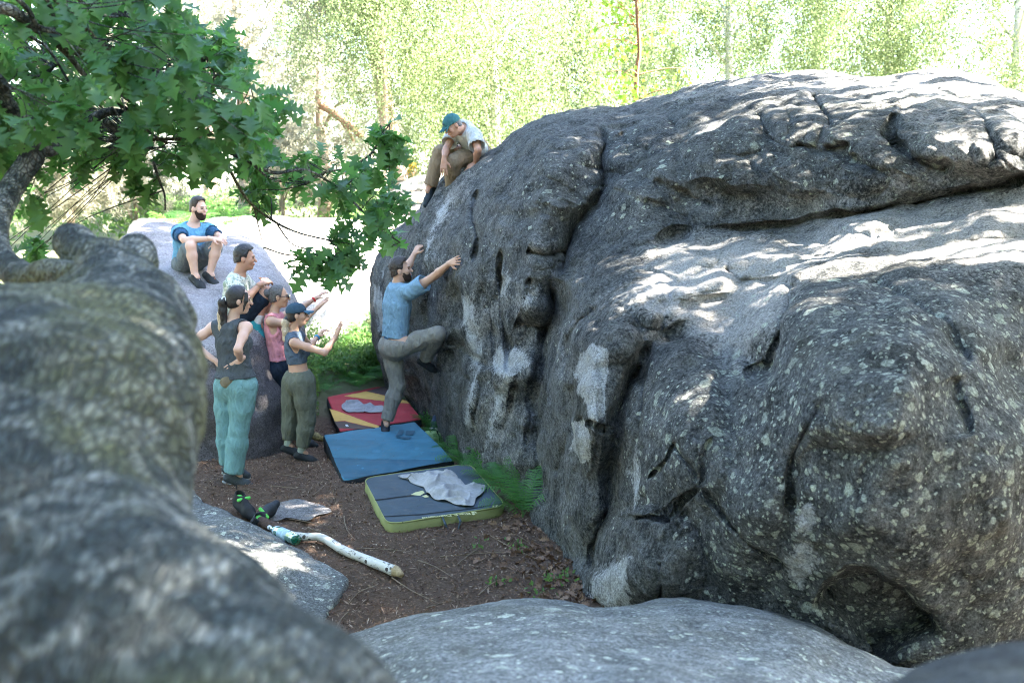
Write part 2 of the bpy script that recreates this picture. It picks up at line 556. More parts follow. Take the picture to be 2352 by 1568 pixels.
big.domes += [
    # (cx, cy, rx, ry, rotation, height towards the viewer, edge power)
    (1270, 350, 130, 75, -20, 0.22, 0.8), (1200, 420, 95, 70, -40, 0.20, 0.8), (1290, 440, 110, 90, 10, 0.20, 0.7), (1240, 510, 75, 70, 0, 0.22, 0.65),
    (1240, 560, 62, 60, 10, 0.14, 0.6), (1330, 290, 110, 50, -8, 0.2, 0.7), (1190, 660, 75, 120, 10, 0.22, 0.7), (1130, 560, 60, 140, 15, 0.16, 0.8),
    (1470, 300, 90, 55, 10, 0.22, 0.7), (1560, 270, 90, 45, -10, 0.22, 0.7), (1480, 400, 100, 60, 20, 0.22, 0.75), (1450, 490, 120, 70, 10, 0.30, 0.7),
    (1650, 320, 95, 65, 10, 0.25, 0.7), (1600, 390, 120, 60, 20, 0.18, 0.75), (1760, 265, 90, 55, -10, 0.25, 0.7), (1740, 390, 150, 70, 15, 0.14, 0.75),
    (1860, 300, 90, 65, 10, 0.24, 0.7), (1960, 270, 90, 60, -5, 0.22, 0.7), (1900, 385, 160, 70, -5, 0.12, 0.8), (2160, 300, 130, 100, 20, 0.32, 0.65),
    (2080, 400, 120, 60, -12, 0.18, 0.8), (2290, 330, 110, 110, 40, 0.22, 0.8), (1830, 205, 80, 36, 0, 0.25, 0.7), (1700, 215, 110, 36, -8, 0.25, 0.8), (2130, 200, 170, 40, 2, 0.2, 0.8),
    # lower lobes
    (1400, 720, 110, 120, 35, 0.26, 0.75), (1385, 900, 85, 190, 8, 0.34, 0.7), (1320, 900, 60, 230, 0, 0.16, 0.8), (1490, 680, 120, 70, 10, 0.14, 0.8),
    (1540, 1020, 130, 210, 8, 0.20, 0.75), (1480, 1290, 130, 130, -10, 0.30, 0.65), (1700, 1080, 190, 250, 0, 0.14, 1.0), (1980, 840, 330, 260, 20, 0.36, 1.5),
    (1930, 1120, 280, 280, 0, 0.18, 1.1), (2150, 780, 190, 150, 30, 0.12, 1.5), (2300, 700, 150, 120, 40, 0.14, 1.3), (2200, 1050, 190, 300, -10, 0.12, 1.2),
    (1730, 580, 150, 40, -5, 0.16, 0.8), (2000, 540, 160, 45, -8, 0.14, 0.8), (1560, 590, 90, 40, 0, 0.14, 0.8), (2330, 1150, 140, 320, -8, 0.12, 1.2),
    (1600, 640, 120, 50, -8, 0.10, 0.8), (1120, 880, 60, 110, 8, 0.16, 0.75), (1190, 860, 70, 60, 0, 0.16, 0.65), (1165, 1010, 50, 110, 10, 0.12, 0.8),
    (990, 560, 55, 90, 15, 0.14, 0.8), (1015, 780, 55, 60, 0, 0.12, 0.7), (1050, 920, 60, 90, 0, 0.14, 0.75), (905, 700, 60, 170, 0, 0.14, 0.8)]
# hollows are negative domes
big.domes += [
    (1555, 775, 52, 32, -20, -0.09, 1.4), (1465, 845, 30, 60, 25, -0.13, 1.4), (1225, 650, 12, 12, 0, -0.06, 1.0), (1060, 690, 34, 60, 10, -0.18, 1.2),
    (1545, 545, 50, 30, -20, -0.20, 1.2), (1130, 540, 20, 40, 10, -0.08, 1.0), (1270, 740, 30, 70, 15, -0.16, 1.2), (1700, 700, 130, 70, -10, -0.14, 1.3),
    (1640, 440, 60, 26, 10, -0.12, 1.2), (1680, 790, 90, 80, 0, -0.10, 1.3), (1050, 500, 24, 44, 0, -0.06, 1.0)]
big.creases += [
    ([(1152, 560), (1146, 640), (1150, 720), (1166, 800), (1162, 870)], 9, 0.16), ([(1262, 610), (1272, 690), (1262, 760), (1232, 850), (1215, 950), (1205, 1060)], 11, 0.07), ([(1105, 850), (1100, 930), (1088, 1010), (1080, 1070)], 9, 0.12), ([(1195, 880), (1160, 960), (1140, 1050)], 8, 0.10), ([(985, 640), (978, 720), (985, 800), (990, 900)], 8, 0.10), ([(1040, 400), (1020, 470), (1005, 540), (1000, 600)], 9, 0.10),
    ([(1372, 270), (1395, 330), (1385, 400), (1368, 470), (1318, 530), (1300, 590), (1292, 650)], 13, 0.42),
    ([(1292, 640), (1272, 710), (1248, 780), (1236, 860), (1228, 960), (1240, 1080), (1256, 1190)], 20, 0.30),
    ([(1092, 430), (1086, 490), (1092, 545), (1086, 600)], 6, 0.18), ([(1205, 570), (1250, 590), (1300, 575)], 6, 0.12), ([(1180, 742), (1225, 752), (1262, 745)], 9, 0.14),
    ([(1020, 790), (1060, 800), (1110, 835), (1122, 850)], 7, 0.16), ([(1030, 800), (1045, 850), (1080, 880)], 10, 0.14), ([(1110, 640), (1130, 720), (1128, 800), (1140, 860)], 8, 0.10),
    ([(1480, 830), (1440, 880), (1418, 950), (1408, 1060), (1398, 1170), (1360, 1260), (1350, 1330)], 15, 0.36),
    ([(1375, 700), (1330, 740), (1300, 800), (1290, 880)], 14, 0.18), ([(1300, 880), (1300, 990), (1285, 1100)], 10, 0.12),
    ([(1835, 640), (1815, 690), (1800, 760), (1765, 830), (1700, 860)], 16, 0.22), ([(1990, 640), (2050, 660), (2120, 700), (2190, 760), (2230, 840)], 14, 0.16),
    ([(2190, 860), (2215, 930), (2230, 1000)], 12, 0.10), ([(1660, 620), (1700, 650), (1760, 640), (1830, 630)], 8, 0.10), ([(1770, 520), (1800, 560), (1840, 590), (1920, 585)], 5, 0.05),
    ([(2060, 250), (2044, 290), (2055, 330), (2100, 372), (2150, 392), (2190, 385)], 10, 0.28), ([(2170, 200), (2110, 222), (2062, 250)], 9, 0.20), ([(2200, 240), (2260, 280), (2280, 330), (2290, 380)], 10, 0.20),
    ([(1860, 210), (1880, 245), (1900, 272), (1905, 300)], 8, 0.22), ([(1740, 262), (1758, 290), (1768, 320), (1790, 322)], 8, 0.20), ([(1560, 235), (1535, 270), (1560, 300)], 8, 0.18), ([(1420, 300), (1440, 340), (1500, 350)], 9, 0.16),
    ([(1500, 410), (1560, 440), (1600, 460), (1640, 480)], 10, 0.09), ([(1480, 460), (1530, 470), (1590, 500)], 8, 0.07), ([(1640, 350), (1700, 360), (1760, 350)], 10, 0.14), ([(1820, 330), (1880, 350), (1960, 335)], 10, 0.14)]
big.creases = [c for l, w, d in big.creases for c in ((l, w * 2.3, d * (0.85 if l[0][0] < 1300 else 0.5)), (l, w * 0.62, d * 0.46))]
big.domes = [(a, b, c * 1.08, d * 1.08, e, h * (0.62 if b < 540 and h > 0 else 1.05), p if h < 0 else (1.0 if b < 620 else max(p, 0.95))) for a, b, c, d, e, h, p in big.domes]
big.creases += [(l, 4.0, 0.065) for l, w, d in [
    ([(1335, 975), (1380, 985), (1410, 985)], 5, 0.07), ([(1400, 1180), (1460, 1190), (1530, 1180), (1570, 1150), (1610, 1120)], 7, 0.15), ([(1545, 960), (1550, 1020), (1580, 1070), (1600, 1110)], 7, 0.13),
    ([(1560, 1010), (1530, 1060), (1480, 1100)], 6, 0.10), ([(1610, 1120), (1660, 1190), (1730, 1260), (1800, 1310)], 7, 0.13), ([(1640, 1000), (1610, 1060), (1605, 1120)], 6, 0.10),
    ([(1890, 920), (1840, 1000), (1815, 1090), (1815, 1180)], 7, 0.10), ([(1515, 1290), (1520, 1380)], 5, 0.08)]]
# the long crack where the upper slab overhangs the ledge, and the low cave
big.creases += [([(1585, 528), (1680, 522), (1780, 515), (1880, 505), (1960, 492), (2060, 474), (2150, 458), (2230, 440), (2300, 424), (2400, 400), (2500, 380)], 5.5, 0.20)]
big.steps += [([(1400, 640), (1330, 680), (1285, 750), (1258, 850), (1240, 960), (1245, 1060)], 0.16, 16, 90), ([(1470, 690), (1400, 740), (1345, 800), (1318, 880), (1316, 960), (1335, 1060), (1345, 1130)], 0.14, 10, 60), ([(1860, 1400), (1900, 1345), (1950, 1312), (2020, 1308), (2090, 1340), (2150, 1400), (2180, 1470)], 0.36, 9, 420),
              ]

big.billows += [([(1120, 360), (1400, 260), (1600, 210), (2200, 190), (2400, 300), (2400, 390), (2000, 450), (1600, 470), (1380, 470), (1250, 560), (1120, 520)], 40, 150, 85, 24, 0.22, 2.5),
                ([(1000, 480), (1150, 520), (1280, 600), (1250, 900), (1150, 1080), (1000, 960), (960, 700)], 40, 66, 220, 8, 0.13, 7.5),
                ([(1500, 900), (1900, 700), (2352, 640), (2400, 1300), (1900, 1300), (1500, 1350)], 90, 190, 260, 12, 0.12, 11.5),
                ([(1450, 560), (2352, 440), (2352, 600), (1850, 640), (1500, 720)], 40, 170, 48, -6, 0.12, 4.5)]
WALL = (1060, 640, 3.136)
white_polys = [([(1360, 785), (1395, 800), (1395, 850), (1385, 900), (1395, 950), (1362, 990), (1345, 960), (1325, 900), (1318, 860), (1335, 810)], 9),
               ([(1330, 955), (1345, 990), (1352, 1060), (1330, 1065), (1308, 1030), (1303, 985)], 8),
               (zpt([(290, 290), (430, 290), (440, 640), (470, 870), (400, 1150), (400, 1350), (280, 1350), (350, 1100), (350, 780), (310, 600)], *WALL), 16),
               (zpt([(530, 700), (780, 720), (830, 830), (700, 960), (640, 1080), (560, 1400), (450, 1560), (480, 1400), (540, 1100), (600, 960), (500, 900)], *WALL), 14),
               (zpt([(750, 560), (830, 600), (880, 780), (870, 1000), (840, 1090), (800, 1000), (750, 800)], 740, 560, 3.92), 8),
               (zpt([(840, 450), (875, 450), (882, 500), (860, 550), (835, 520)], 740, 560, 3.92), 5),
               ([(1370, 1290), (1440, 1270), (1450, 1400), (1380, 1420), (1350, 1360)], 22), ([(1430, 1080), (1460, 1020), (1470, 1120), (1450, 1180)], 14),
               ([(1815, 1180), (1850, 1140), (1875, 1200), (1850, 1240), (1820, 1230)], 12), ([(1790, 1280), (1840, 1250), (1880, 1300), (1840, 1370), (1800, 1340)], 18),
               ([(1150, 610), (1175, 640), (1165, 690), (1140, 680)], 14), ([(1190, 690), (1240, 640), (1250, 660), (1210, 720)], 16), ([(1000, 480), (1030, 440), (1040, 460), (1000, 540), (985, 620), (975, 600)], 12)]

def big_masks(px, py, P):
    m = np.zeros((len(px), 3))
    q = np.stack([px / 160, py / 160, np.zeros_like(px)], -1)
    n = fbm(q, 3)
    # clean paler stone; ledge below the crack, basin, crest and right end also lightened for the sun on them
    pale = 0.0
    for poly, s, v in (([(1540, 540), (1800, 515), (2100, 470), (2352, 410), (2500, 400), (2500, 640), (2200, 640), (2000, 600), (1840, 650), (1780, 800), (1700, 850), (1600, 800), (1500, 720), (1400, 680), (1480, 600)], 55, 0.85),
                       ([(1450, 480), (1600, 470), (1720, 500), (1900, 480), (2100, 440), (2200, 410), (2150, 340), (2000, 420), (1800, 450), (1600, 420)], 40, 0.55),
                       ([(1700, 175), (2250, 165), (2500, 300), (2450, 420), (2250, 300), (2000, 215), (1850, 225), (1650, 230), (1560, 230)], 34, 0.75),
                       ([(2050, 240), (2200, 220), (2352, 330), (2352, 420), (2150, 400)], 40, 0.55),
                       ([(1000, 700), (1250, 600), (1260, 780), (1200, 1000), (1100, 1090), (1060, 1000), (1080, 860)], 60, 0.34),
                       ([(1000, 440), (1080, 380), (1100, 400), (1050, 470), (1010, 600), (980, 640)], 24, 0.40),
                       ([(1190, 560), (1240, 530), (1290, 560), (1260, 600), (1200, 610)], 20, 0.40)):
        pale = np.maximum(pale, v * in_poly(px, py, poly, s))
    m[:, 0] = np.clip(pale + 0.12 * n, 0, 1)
    li = 0.14 + 0.80 * in_poly(px, py, [(1480, 930), (1700, 780), (1900, 640), (2300, 600), (2600, 800), (2600, 1700), (1700, 1700), (1640, 1350), (1550, 1150)], 110)
    li = np.maximum(li, 0.42 * in_poly(px, py, [(1100, 380), (1500, 260), (2100, 230), (2352, 400), (2300, 440), (1500, 520), (1300, 640), (1200, 560)], 60))
    m[:, 1] = np.clip(li + 0.10 * n, 0, 1)
    w = 0.0
    for k, (poly, s) in enumerate(white_polys):
        w = np.maximum(w, (1.0 if k < 2 else 0.84) * in_poly(px, py, poly, s * (1.2 if k < 2 else 1.5)))
    m[:, 2] = w
    return m

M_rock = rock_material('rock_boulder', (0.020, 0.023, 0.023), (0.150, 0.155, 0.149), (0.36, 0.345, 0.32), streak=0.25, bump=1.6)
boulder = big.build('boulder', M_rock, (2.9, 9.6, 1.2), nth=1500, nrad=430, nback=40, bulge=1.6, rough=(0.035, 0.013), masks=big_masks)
tag(boulder, 'huge rounded grey lichen-covered boulder the man is climbing', 'boulder')

# ------------------------------------------------------------------ the boulder two men sit on
seat = Rock([(330, 515), (430, 520), (520, 528), (590, 556), (640, 620), (680, 690), (702, 760), (697, 850), (684, 930), (668, 1010), (648, 1075),
             (560, 1110), (460, 1110), (380, 1110), (250, 1010), (220, 800), (250, 600)],
            [(420, 1040, 9.15), (560, 1050, 9.25), (635, 1035, 9.5), (560, 900, 9.45), (560, 800, 9.65), (470, 900, 9.2), (470, 800, 9.4), (480, 720, 9.85), (450, 660, 10.4), (560, 720, 10.0),
             (620, 800, 9.9), (640, 900, 9.7), (620, 700, 10.3), (670, 740, 10.7), (680, 850, 10.4), (400, 600, 11.1), (500, 600, 11.3), (590, 620, 11.2), (400, 550, 12.3), (500, 550, 12.8), (300, 700, 10.2), (300, 850, 9.5), (300, 600, 11.2)],
            (480, 800), rim=0.35, rim_w=0.09)
seat.domes += [(560, 900, 130, 170, 0, 0.12, 0.8), (470, 680, 150, 90, 10, 0.08, 1.0)]
seat.creases += [([(430, 835), (500, 850), (560, 880), (600, 960)], 14, 0.06), ([(440, 770), (490, 775), (530, 790)], 4, 0.03)]

def seat_masks(px, py, P):
    m = np.zeros((len(px), 3))
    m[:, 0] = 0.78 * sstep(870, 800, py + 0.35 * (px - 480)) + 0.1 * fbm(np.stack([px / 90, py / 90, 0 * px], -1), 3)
    m[:, 1] = 0.05
    return np.clip(m, 0, 1)
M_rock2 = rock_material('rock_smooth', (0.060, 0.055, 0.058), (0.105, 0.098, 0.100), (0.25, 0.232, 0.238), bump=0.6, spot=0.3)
boulder2 = seat.build('boulder', M_rock2, (-3.6, 12.4, 0.2), nth=420, nrad=130, nback=26, bulge=1.6, rough=(0.02, 0.006), masks=seat_masks)
tag(boulder2, 'smooth purplish grey boulder with two men sitting on it', 'boulder')

# ------------------------------------------------------------------ pale sunlit slab behind
slab = Rock([(300, 520), (420, 505), (560, 497), (700, 500), (800, 503), (880, 520), (940, 570), (975, 660), (930, 790), (780, 820), (640, 820), (480, 820), (280, 740)],
            [(400, 520, 17.2), (560, 512, 17.5), (700, 515, 17.5), (850, 530, 17.0), (400, 570, 15.0), (560, 570, 15.0), (700, 570, 15.2), (850, 590, 15.4), (920, 620, 15.8), (560, 650, 13.6), (700, 650, 13.8), (850, 660, 14.4), (400, 640, 13.4), (560, 730, 13.3), (700, 730, 13.4), (850, 720, 14.1), (560, 800, 13.2), (700, 800, 13.3), (850, 790, 13.9)],
            (640, 590), rim=0.4, rim_w=0.12)
slab.domes += [(700, 580, 180, 50, 3, 0.3, 1.0), (860, 590, 80, 50, 20, 0.35, 0.8)]
M_rock3 = rock_material('rock_sandy', (0.26, 0.24, 0.215), (0.36, 0.335, 0.30), (0.48, 0.45, 0.41), bump=0.4, spot=0.1)
def flat_masks(a, b):
    return lambda px, py, P: np.tile(np.array([a, b, 0.0]), (len(px), 1)) + 0.0
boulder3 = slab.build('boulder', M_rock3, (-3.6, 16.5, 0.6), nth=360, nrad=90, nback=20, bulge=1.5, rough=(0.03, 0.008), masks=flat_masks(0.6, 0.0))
tag(boulder3, 'broad pale boulder lying in full sun behind the seated men', 'boulder')

# ------------------------------------------------------------------ low rock below the camera, its neighbour by the log, and the dark one in the corner
front = Rock([(640, 1640), (760, 1490), (860, 1440), (960, 1412), (1060, 1392), (1160, 1376), (1240, 1370), (1320, 1378), (1380, 1388), (1460, 1382), (1560, 1378),
              (1680, 1386), (1790, 1406), (1880, 1440), (1960, 1482), (2050, 1530), (2200, 1640), (2200, 2400), (640, 2400)],
             [(1250, 1385, 4.35), (1000, 1420, 4.1), (820, 1480, 3.7), (1500, 1395, 4.3), (1800, 1430, 4.1), (2000, 1520, 3.7), (1250, 1480, 3.3), (1000, 1520, 3.1), (1500, 1480, 3.4), (1800, 1520, 3.3),
              (1250, 1650, 2.4), (900, 1650, 2.6), (1700, 1650, 2.5), (1250, 1900, 1.9), (1000, 2100, 1.7), (1700, 2000, 1.8), (1250, 2300, 1.5)],
             (1350, 1750), rim=0.5, rim_w=0.08)
front.domes += [(1180, 1470, 330, 100, -5, 0.12, 0.9), (1650, 1450, 300, 75, 8, 0.12, 0.9)]
front.creases += [([(1310, 1372), (1400, 1410), (1520, 1440), (1640, 1450)], 9, 0.04)]
M_rock4 = rock_material('rock_pale_grey', (0.078, 0.082, 0.078), (0.155, 0.160, 0.153), (0.27, 0.275, 0.265), bump=0.5, spot=0.8)
boulder4 = front.build('boulder', M_rock4, (0.3, 3.3, -0.4), nth=420, nrad=170, nback=20, bulge=0.9, rough=(0.02, 0.006), masks=flat_masks(0.35, 0.45))
tag(boulder4, 'low pale grey boulder in the bottom foreground, slightly out of focus', 'boulder')

low = Rock([(400, 1110), (470, 1148), (540, 1180), (600, 1212), (660, 1242), (720, 1275), (780, 1308), (808, 1330), (800, 1358), (772, 1400), (742, 1440), (660, 1520), (400, 1600), (200, 1450), (250, 1200)],
           [(470, 1160, 7.3), (600, 1222, 6.7), (720, 1285, 6.25), (795, 1335, 5.95), (750, 1420, 5.5), (650, 1300, 5.9), (650, 1400, 5.4), (520, 1250, 6.2), (520, 1400, 5.4), (560, 1520, 4.9), (400, 1300, 5.9), (400, 1450, 5.1), (300, 1200, 6.9)],
           (520, 1340), rim=0.3, rim_w=0.08)
low.creases += [([(610, 1270), (650, 1320), (680, 1360)], 8, 0.05)]
boulder5 = low.build('boulder', M_rock4, (-2.2, 6.6, -0.5), nth=420, nrad=150, nback=18, bulge=0.6, rough=(0.02, 0.008), masks=flat_masks(0.3, 0.55))
tag(boulder5, 'low speckled grey boulder beside the birch log and plastic bottle', 'boulder')

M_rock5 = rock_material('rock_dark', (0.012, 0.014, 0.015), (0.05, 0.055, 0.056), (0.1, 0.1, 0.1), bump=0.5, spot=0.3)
corner = Rock([(1960, 1640), (2060, 1560), (2150, 1520), (2260, 1490), (2400, 1478), (2700, 1500), (2900, 2000), (2500, 2300), (2000, 2200)],
              [(2150, 1540, 1.35), (2352, 1500, 1.4), (2250, 1600, 1.15), (2100, 1700, 1.0), (2500, 1800, 0.95), (2700, 1600, 1.3), (2300, 2100, 0.8)], (2400, 1800), rim=0.2, rim_w=0.1)
boulder6 = corner.build('boulder', M_rock5, (0.85, 1.3, 1.2), nth=160, nrad=50, nback=12, bulge=0.25, rough=(0.01, 0.004), masks=flat_masks(0.0, 0.1))
tag(boulder6, 'dark blurred boulder edge close to the lens in the bottom right corner', 'boulder')

def stone_y(px, py, up=0.03):
    yy = np.linspace(5, 12, 3000)
    q = pts(px, py, yy)
    return float(yy[np.argmax(q[:, 2] < ground_z(q[:, 0], q[:, 1]) + up)])
stone = Rock([(600, 1186), (612, 1166), (648, 1152), (684, 1144), (716, 1152), (752, 1160), (762, 1176), (730, 1184), (706, 1196), (660, 1190), (630, 1198)],
             [(x, y, stone_y(x, y)) for x, y in ((610, 1180), (660, 1150), (740, 1168), (690, 1190), (680, 1172), (640, 1165))], (680, 1172), rim=0.05, rim_w=0.22)
M_rock3b = rock_material('rock_flat_stone', (0.085, 0.082, 0.082), (0.14, 0.135, 0.133), (0.20, 0.19, 0.185), bump=0.8, spot=0.2)
flat_stone = stone.build('flat_stone', M_rock3b, (-1.55, 7.4, -0.25), nth=120, nrad=40, nback=8, bulge=0.05, rough=(0.014, 0.008), masks=flat_masks(0.6, 0.0))
tag(flat_stone, 'flat pale stone set flush in the brown forest floor', 'stone')
# ------------------------------------------------------------------ forest floor
def graded(a, b, fine0, fine1, step, grow):
    out = list(np.arange(fine0, fine1, step))
    s, x = step, fine1
    while x < b:
        out.append(x); s *= grow; x += s
    out.append(b)
    s, x = step, fine0
    while x > a:
        s *= grow; x -= s
        out.insert(0, max(x, a))
    return np.unique(np.array(out))
gx = graded(-300, 300, -4.0, 2.0, 0.035, 1.12)
gy = graded(-60, 500, 4.5, 11.5, 0.035, 1.10)
GX, GY = np.meshgrid(gx, gy)
GZ = ground_z(GX, GY)
GZ = GZ + 0.012 * fbm(np.stack([GX * 6, GY * 6, 0 * GX], -1), 3) * (np.abs(GX) < 5)
gi = np.arange(GX.size).reshape(GX.shape)
gq = np.stack([gi[:-1, :-1], gi[:-1, 1:], gi[1:, 1:], gi[1:, :-1]], -1).reshape(-1, 4)
t = NT('forest_floor')
P = t.geo()
n1, n2, n3 = t.noise(P, 0.9, 4, 0.6), t.noise(P, 14, 6, 0.75, 0.8), t.noise(P, 85, 5, 0.8, 1.5)
chips = t.voronoi(t.mapping(P, (1, 1, 1)), 75)
c = t.mix(t.ramp(n2, [(0.3, 0.0), (0.7, 1.0)]), (0.068, 0.044, 0.032), (0.165, 0.110, 0.078))
c = t.mix(t.ramp(n3, [(0.45, 0.0), (0.75, 0.8)]), c, (0.27, 0.20, 0.15))
c = t.mix(t.math('MULTIPLY', t.ramp(chips.outputs['Distance'], [(0.0, 1.0), (0.5, 0.0)]), 0.35), c, (0.03, 0.02, 0.015))
c = t.mix(t.ramp(n1, [(0.5, 0.0), (0.75, 0.6)]), c, (0.13, 0.070, 0.044))
# beyond the trodden clearing the floor turns to grass and moss
sx = t.n('ShaderNodeSeparateXYZ'); t.l(P, sx.inputs[0])
far = t.math('MULTIPLY', t.math('SUBTRACT', t.math('ADD', sx.outputs['Y'], t.math('MULTIPLY', n1, 3.0)), 12.6), 0.8, clamp=True)
c = t.mix(far, c, t.mix(n2, (0.10, 0.125, 0.05), (0.26, 0.26, 0.16)))
h = t.math('ADD', t.math('MULTIPLY', n2, 0.5), n3)
t.bsdf(c, 0.95, t.bump(h, 0.8, 0.03), 0.15)
M_floor = t.m
floor = obj('forest_floor', new_mesh('forest_floor', np.stack([GX, GY, GZ], -1).reshape(-1, 3), gq), M_floor)
tag(floor, 'brown forest floor of needles, bark chips and twigs', 'ground', kind='structure')
# ------------------------------------------------------------------ smooth-union bodies meshed with surface nets
_EDGES = [((0, 0, 0), 0), ((0, 1, 0), 0), ((0, 0, 1), 0), ((0, 1, 1), 0), ((0, 0, 0), 1), ((1, 0, 0), 1), ((0, 0, 1), 1), ((1, 0, 1), 1),
          ((0, 0, 0), 2), ((1, 0, 0), 2), ((0, 1, 0), 2), ((1, 1, 0), 2)]

def surface_nets(f, org, h):
    ins = f < 0
    nx, ny, nz = f.shape
    c = np.zeros((nx - 1, ny - 1, nz - 1), np.int8)
    for a in (0, 1):
        for b in (0, 1):
            for d in (0, 1):
                c += ins[a:nx - 1 + a, b:ny - 1 + b, d:nz - 1 + d]
    act = np.argwhere((c > 0) & (c < 8))
    ids = np.full(c.shape, -1, np.int64)
    ids[act[:, 0], act[:, 1], act[:, 2]] = np.arange(len(act))
    acc = np.zeros((len(act), 3))
    cnt = np.zeros(len(act))
    for off, ax in _EDGES:
        p = act + np.array(off)
        q = p.copy()
        q[:, ax] += 1
        fa, fb = f[p[:, 0], p[:, 1], p[:, 2]], f[q[:, 0], q[:, 1], q[:, 2]]
        x = (fa < 0) != (fb < 0)
        t = fa / (fa - fb + 1e-12)
        pos = p.astype(float)
        pos[:, ax] += t
        acc[x] += pos[x]
        cnt[x] += 1
    V = org + h * acc / np.maximum(cnt, 1)[:, None]
    quads = []
    for ax in range(3):
        u, v = [(1, 2), (2, 0), (0, 1)][ax]
        lo = [slice(None)] * 3
        hi = [slice(None)] * 3
        lo[ax], hi[ax] = slice(0, -1), slice(1, None)
        ch = ins[tuple(lo)] != ins[tuple(hi)]
        e = np.argwhere(ch)
        ok = (e[:, u] > 0) & (e[:, v] > 0) & (e[:, u] < f.shape[u] - 1) & (e[:, v] < f.shape[v] - 1)
        e = e[ok]
        sgn = ins[e[:, 0], e[:, 1], e[:, 2]]
        cs = []
        for du, dv in ((-1, -1), (0, -1), (0, 0), (-1, 0)):
            k = e.copy()
            k[:, u] += du
            k[:, v] += dv
            cs.append(ids[k[:, 0], k[:, 1], k[:, 2]])
        qd = np.stack(cs, -1)
        qd[~sgn] = qd[~sgn][:, ::-1]
        quads.append(qd)
    Q = np.concatenate(quads)
    return V, Q[(Q >= 0).all(1)]

class Field:
    def __init__(self):
        self.prims, self.cuts, self.subs = [], [], []
    def cone(self, a, b, ra, rb, k=0.02, flat=None, grow=0.0):
        self.prims.append(('c', np.array(a, float), np.array(b, float), ra + grow, rb + grow, k, flat))
        return self
    def chain(self, P, rad, k=0.02, flat=None, grow=0.0):
        for i in range(len(P) - 1):
            self.cone(P[i], P[i + 1], rad[i], rad[i + 1], k, flat, grow)
        return self
    def ell(self, c, axes, r, k=0.015):
        self.prims.append(('e', np.array(c, float), np.array(axes, float), np.array(r, float), k))
        return self
    def sub(self, a, b, ra, rb, k=0.01):
        self.subs.append((np.array(a, float), np.array(b, float), ra, rb, k))
        return self
    def cut(self, p, n, r=None):
        """drop everything on the +n side of the plane"""
        n = np.array(n, float)
        self.cuts.append((np.array(p, float), n / np.linalg.norm(n), r))
        return self
    @staticmethod
    def _cone(p, a, b, ra, rb, flat):
        ab = b - a
        w = p - a
        sc = 1.0
        if flat is not None:
            F, s = flat
            F = np.asarray(F, float)
            w = w + (s - 1) * (w @ F)[..., None] * F
            ab = ab + (s - 1) * (ab @ F) * F
            sc = 1.0 / (0.5 + 0.5 * s)
        t = np.clip((w @ ab) / (ab @ ab + 1e-12), 0, 1)
        return (np.linalg.norm(w - t[..., None] * ab, axis=-1) - (ra + t * (rb - ra))) * sc
    def mesh(self, h, noise=None):
        lo, hi = np.full(3, 1e9), np.full(3, -1e9)
        for p in self.prims:
            if p[0] == 'c':
                r = max(p[3], p[4])
                lo = np.minimum(lo, np.minimum(p[1], p[2]) - r); hi = np.maximum(hi, np.maximum(p[1], p[2]) + r)
            else:
                r = max(p[3])
                lo = np.minimum(lo, p[1] - r); hi = np.maximum(hi, p[1] + r)
        lo -= 3 * h; hi += 3 * h
        n = np.ceil((hi - lo) / h).astype(int) + 1
        f = np.full(n, 0.1)
        ax = [lo[i] + h * np.arange(n[i]) for i in range(3)]
        def box(l, u):
            i0 = np.clip(np.floor((l - lo) / h).astype(int), 0, n - 1)
            i1 = np.clip(np.ceil((u - lo) / h).astype(int) + 1, 1, n)
            sl = tuple(slice(a, b) for a, b in zip(i0, i1))
            g = np.stack(np.meshgrid(*[ax[i][sl[i]] for i in range(3)], indexing='ij'), -1)
            return sl, g
        for p in self.prims:
            k = p[-1] if p[0] == 'e' else p[5]
            m = k + 2.5 * h
            if p[0] == 'c':
                r = max(p[3], p[4]) + m
                sl, g = box(np.minimum(p[1], p[2]) - r, np.maximum(p[1], p[2]) + r)
                d = self._cone(g, p[1], p[2], p[3], p[4], p[6])
            else:
                r = max(p[3]) + m
                sl, g = box(p[1] - r, p[1] + r)
                q = ((g - p[1]) @ p[2].T) / p[3]
                l = np.linalg.norm(q, axis=-1)
                l2 = np.linalg.norm(q / p[3], axis=-1)
                d = l * (l - 1) / np.maximum(l2, 1e-6)
            o = f[sl]
            hh = np.clip(0.5 + 0.5 * (o - d) / k, 0, 1)
            f[sl] = o * (1 - hh) + d * hh - k * hh * (1 - hh)
        for a, b, ra, rb, k in self.subs:
            r = max(ra, rb) + k + 2 * h
            if np.any(np.maximum(a, b) + r < lo) or np.any(np.minimum(a, b) - r > hi): continue
            sl, g = box(np.minimum(a, b) - r, np.maximum(a, b) + r)
            d = -self._cone(g, a, b, ra, rb, None)
            o = f[sl]
            hh = np.clip(0.5 - 0.5 * (o - d) / k, 0, 1)
            f[sl] = o * (1 - hh) + d * hh + k * hh * (1 - hh)
        if self.cuts:
            g = np.stack(np.meshgrid(*ax, indexing='ij'), -1)
            for c, nn, rr in self.cuts:
                pl = (g - c) @ nn
                if rr:
                    pl = np.minimum(pl, rr - np.linalg.norm(g - c, axis=-1))
                f = np.maximum(f, pl)
        f[0] = f[-1] = f[:, 0] = f[:, -1] = f[:, :, 0] = f[:, :, -1] = 0.1
        V, Q = surface_nets(f, lo, h)
        return V, Q

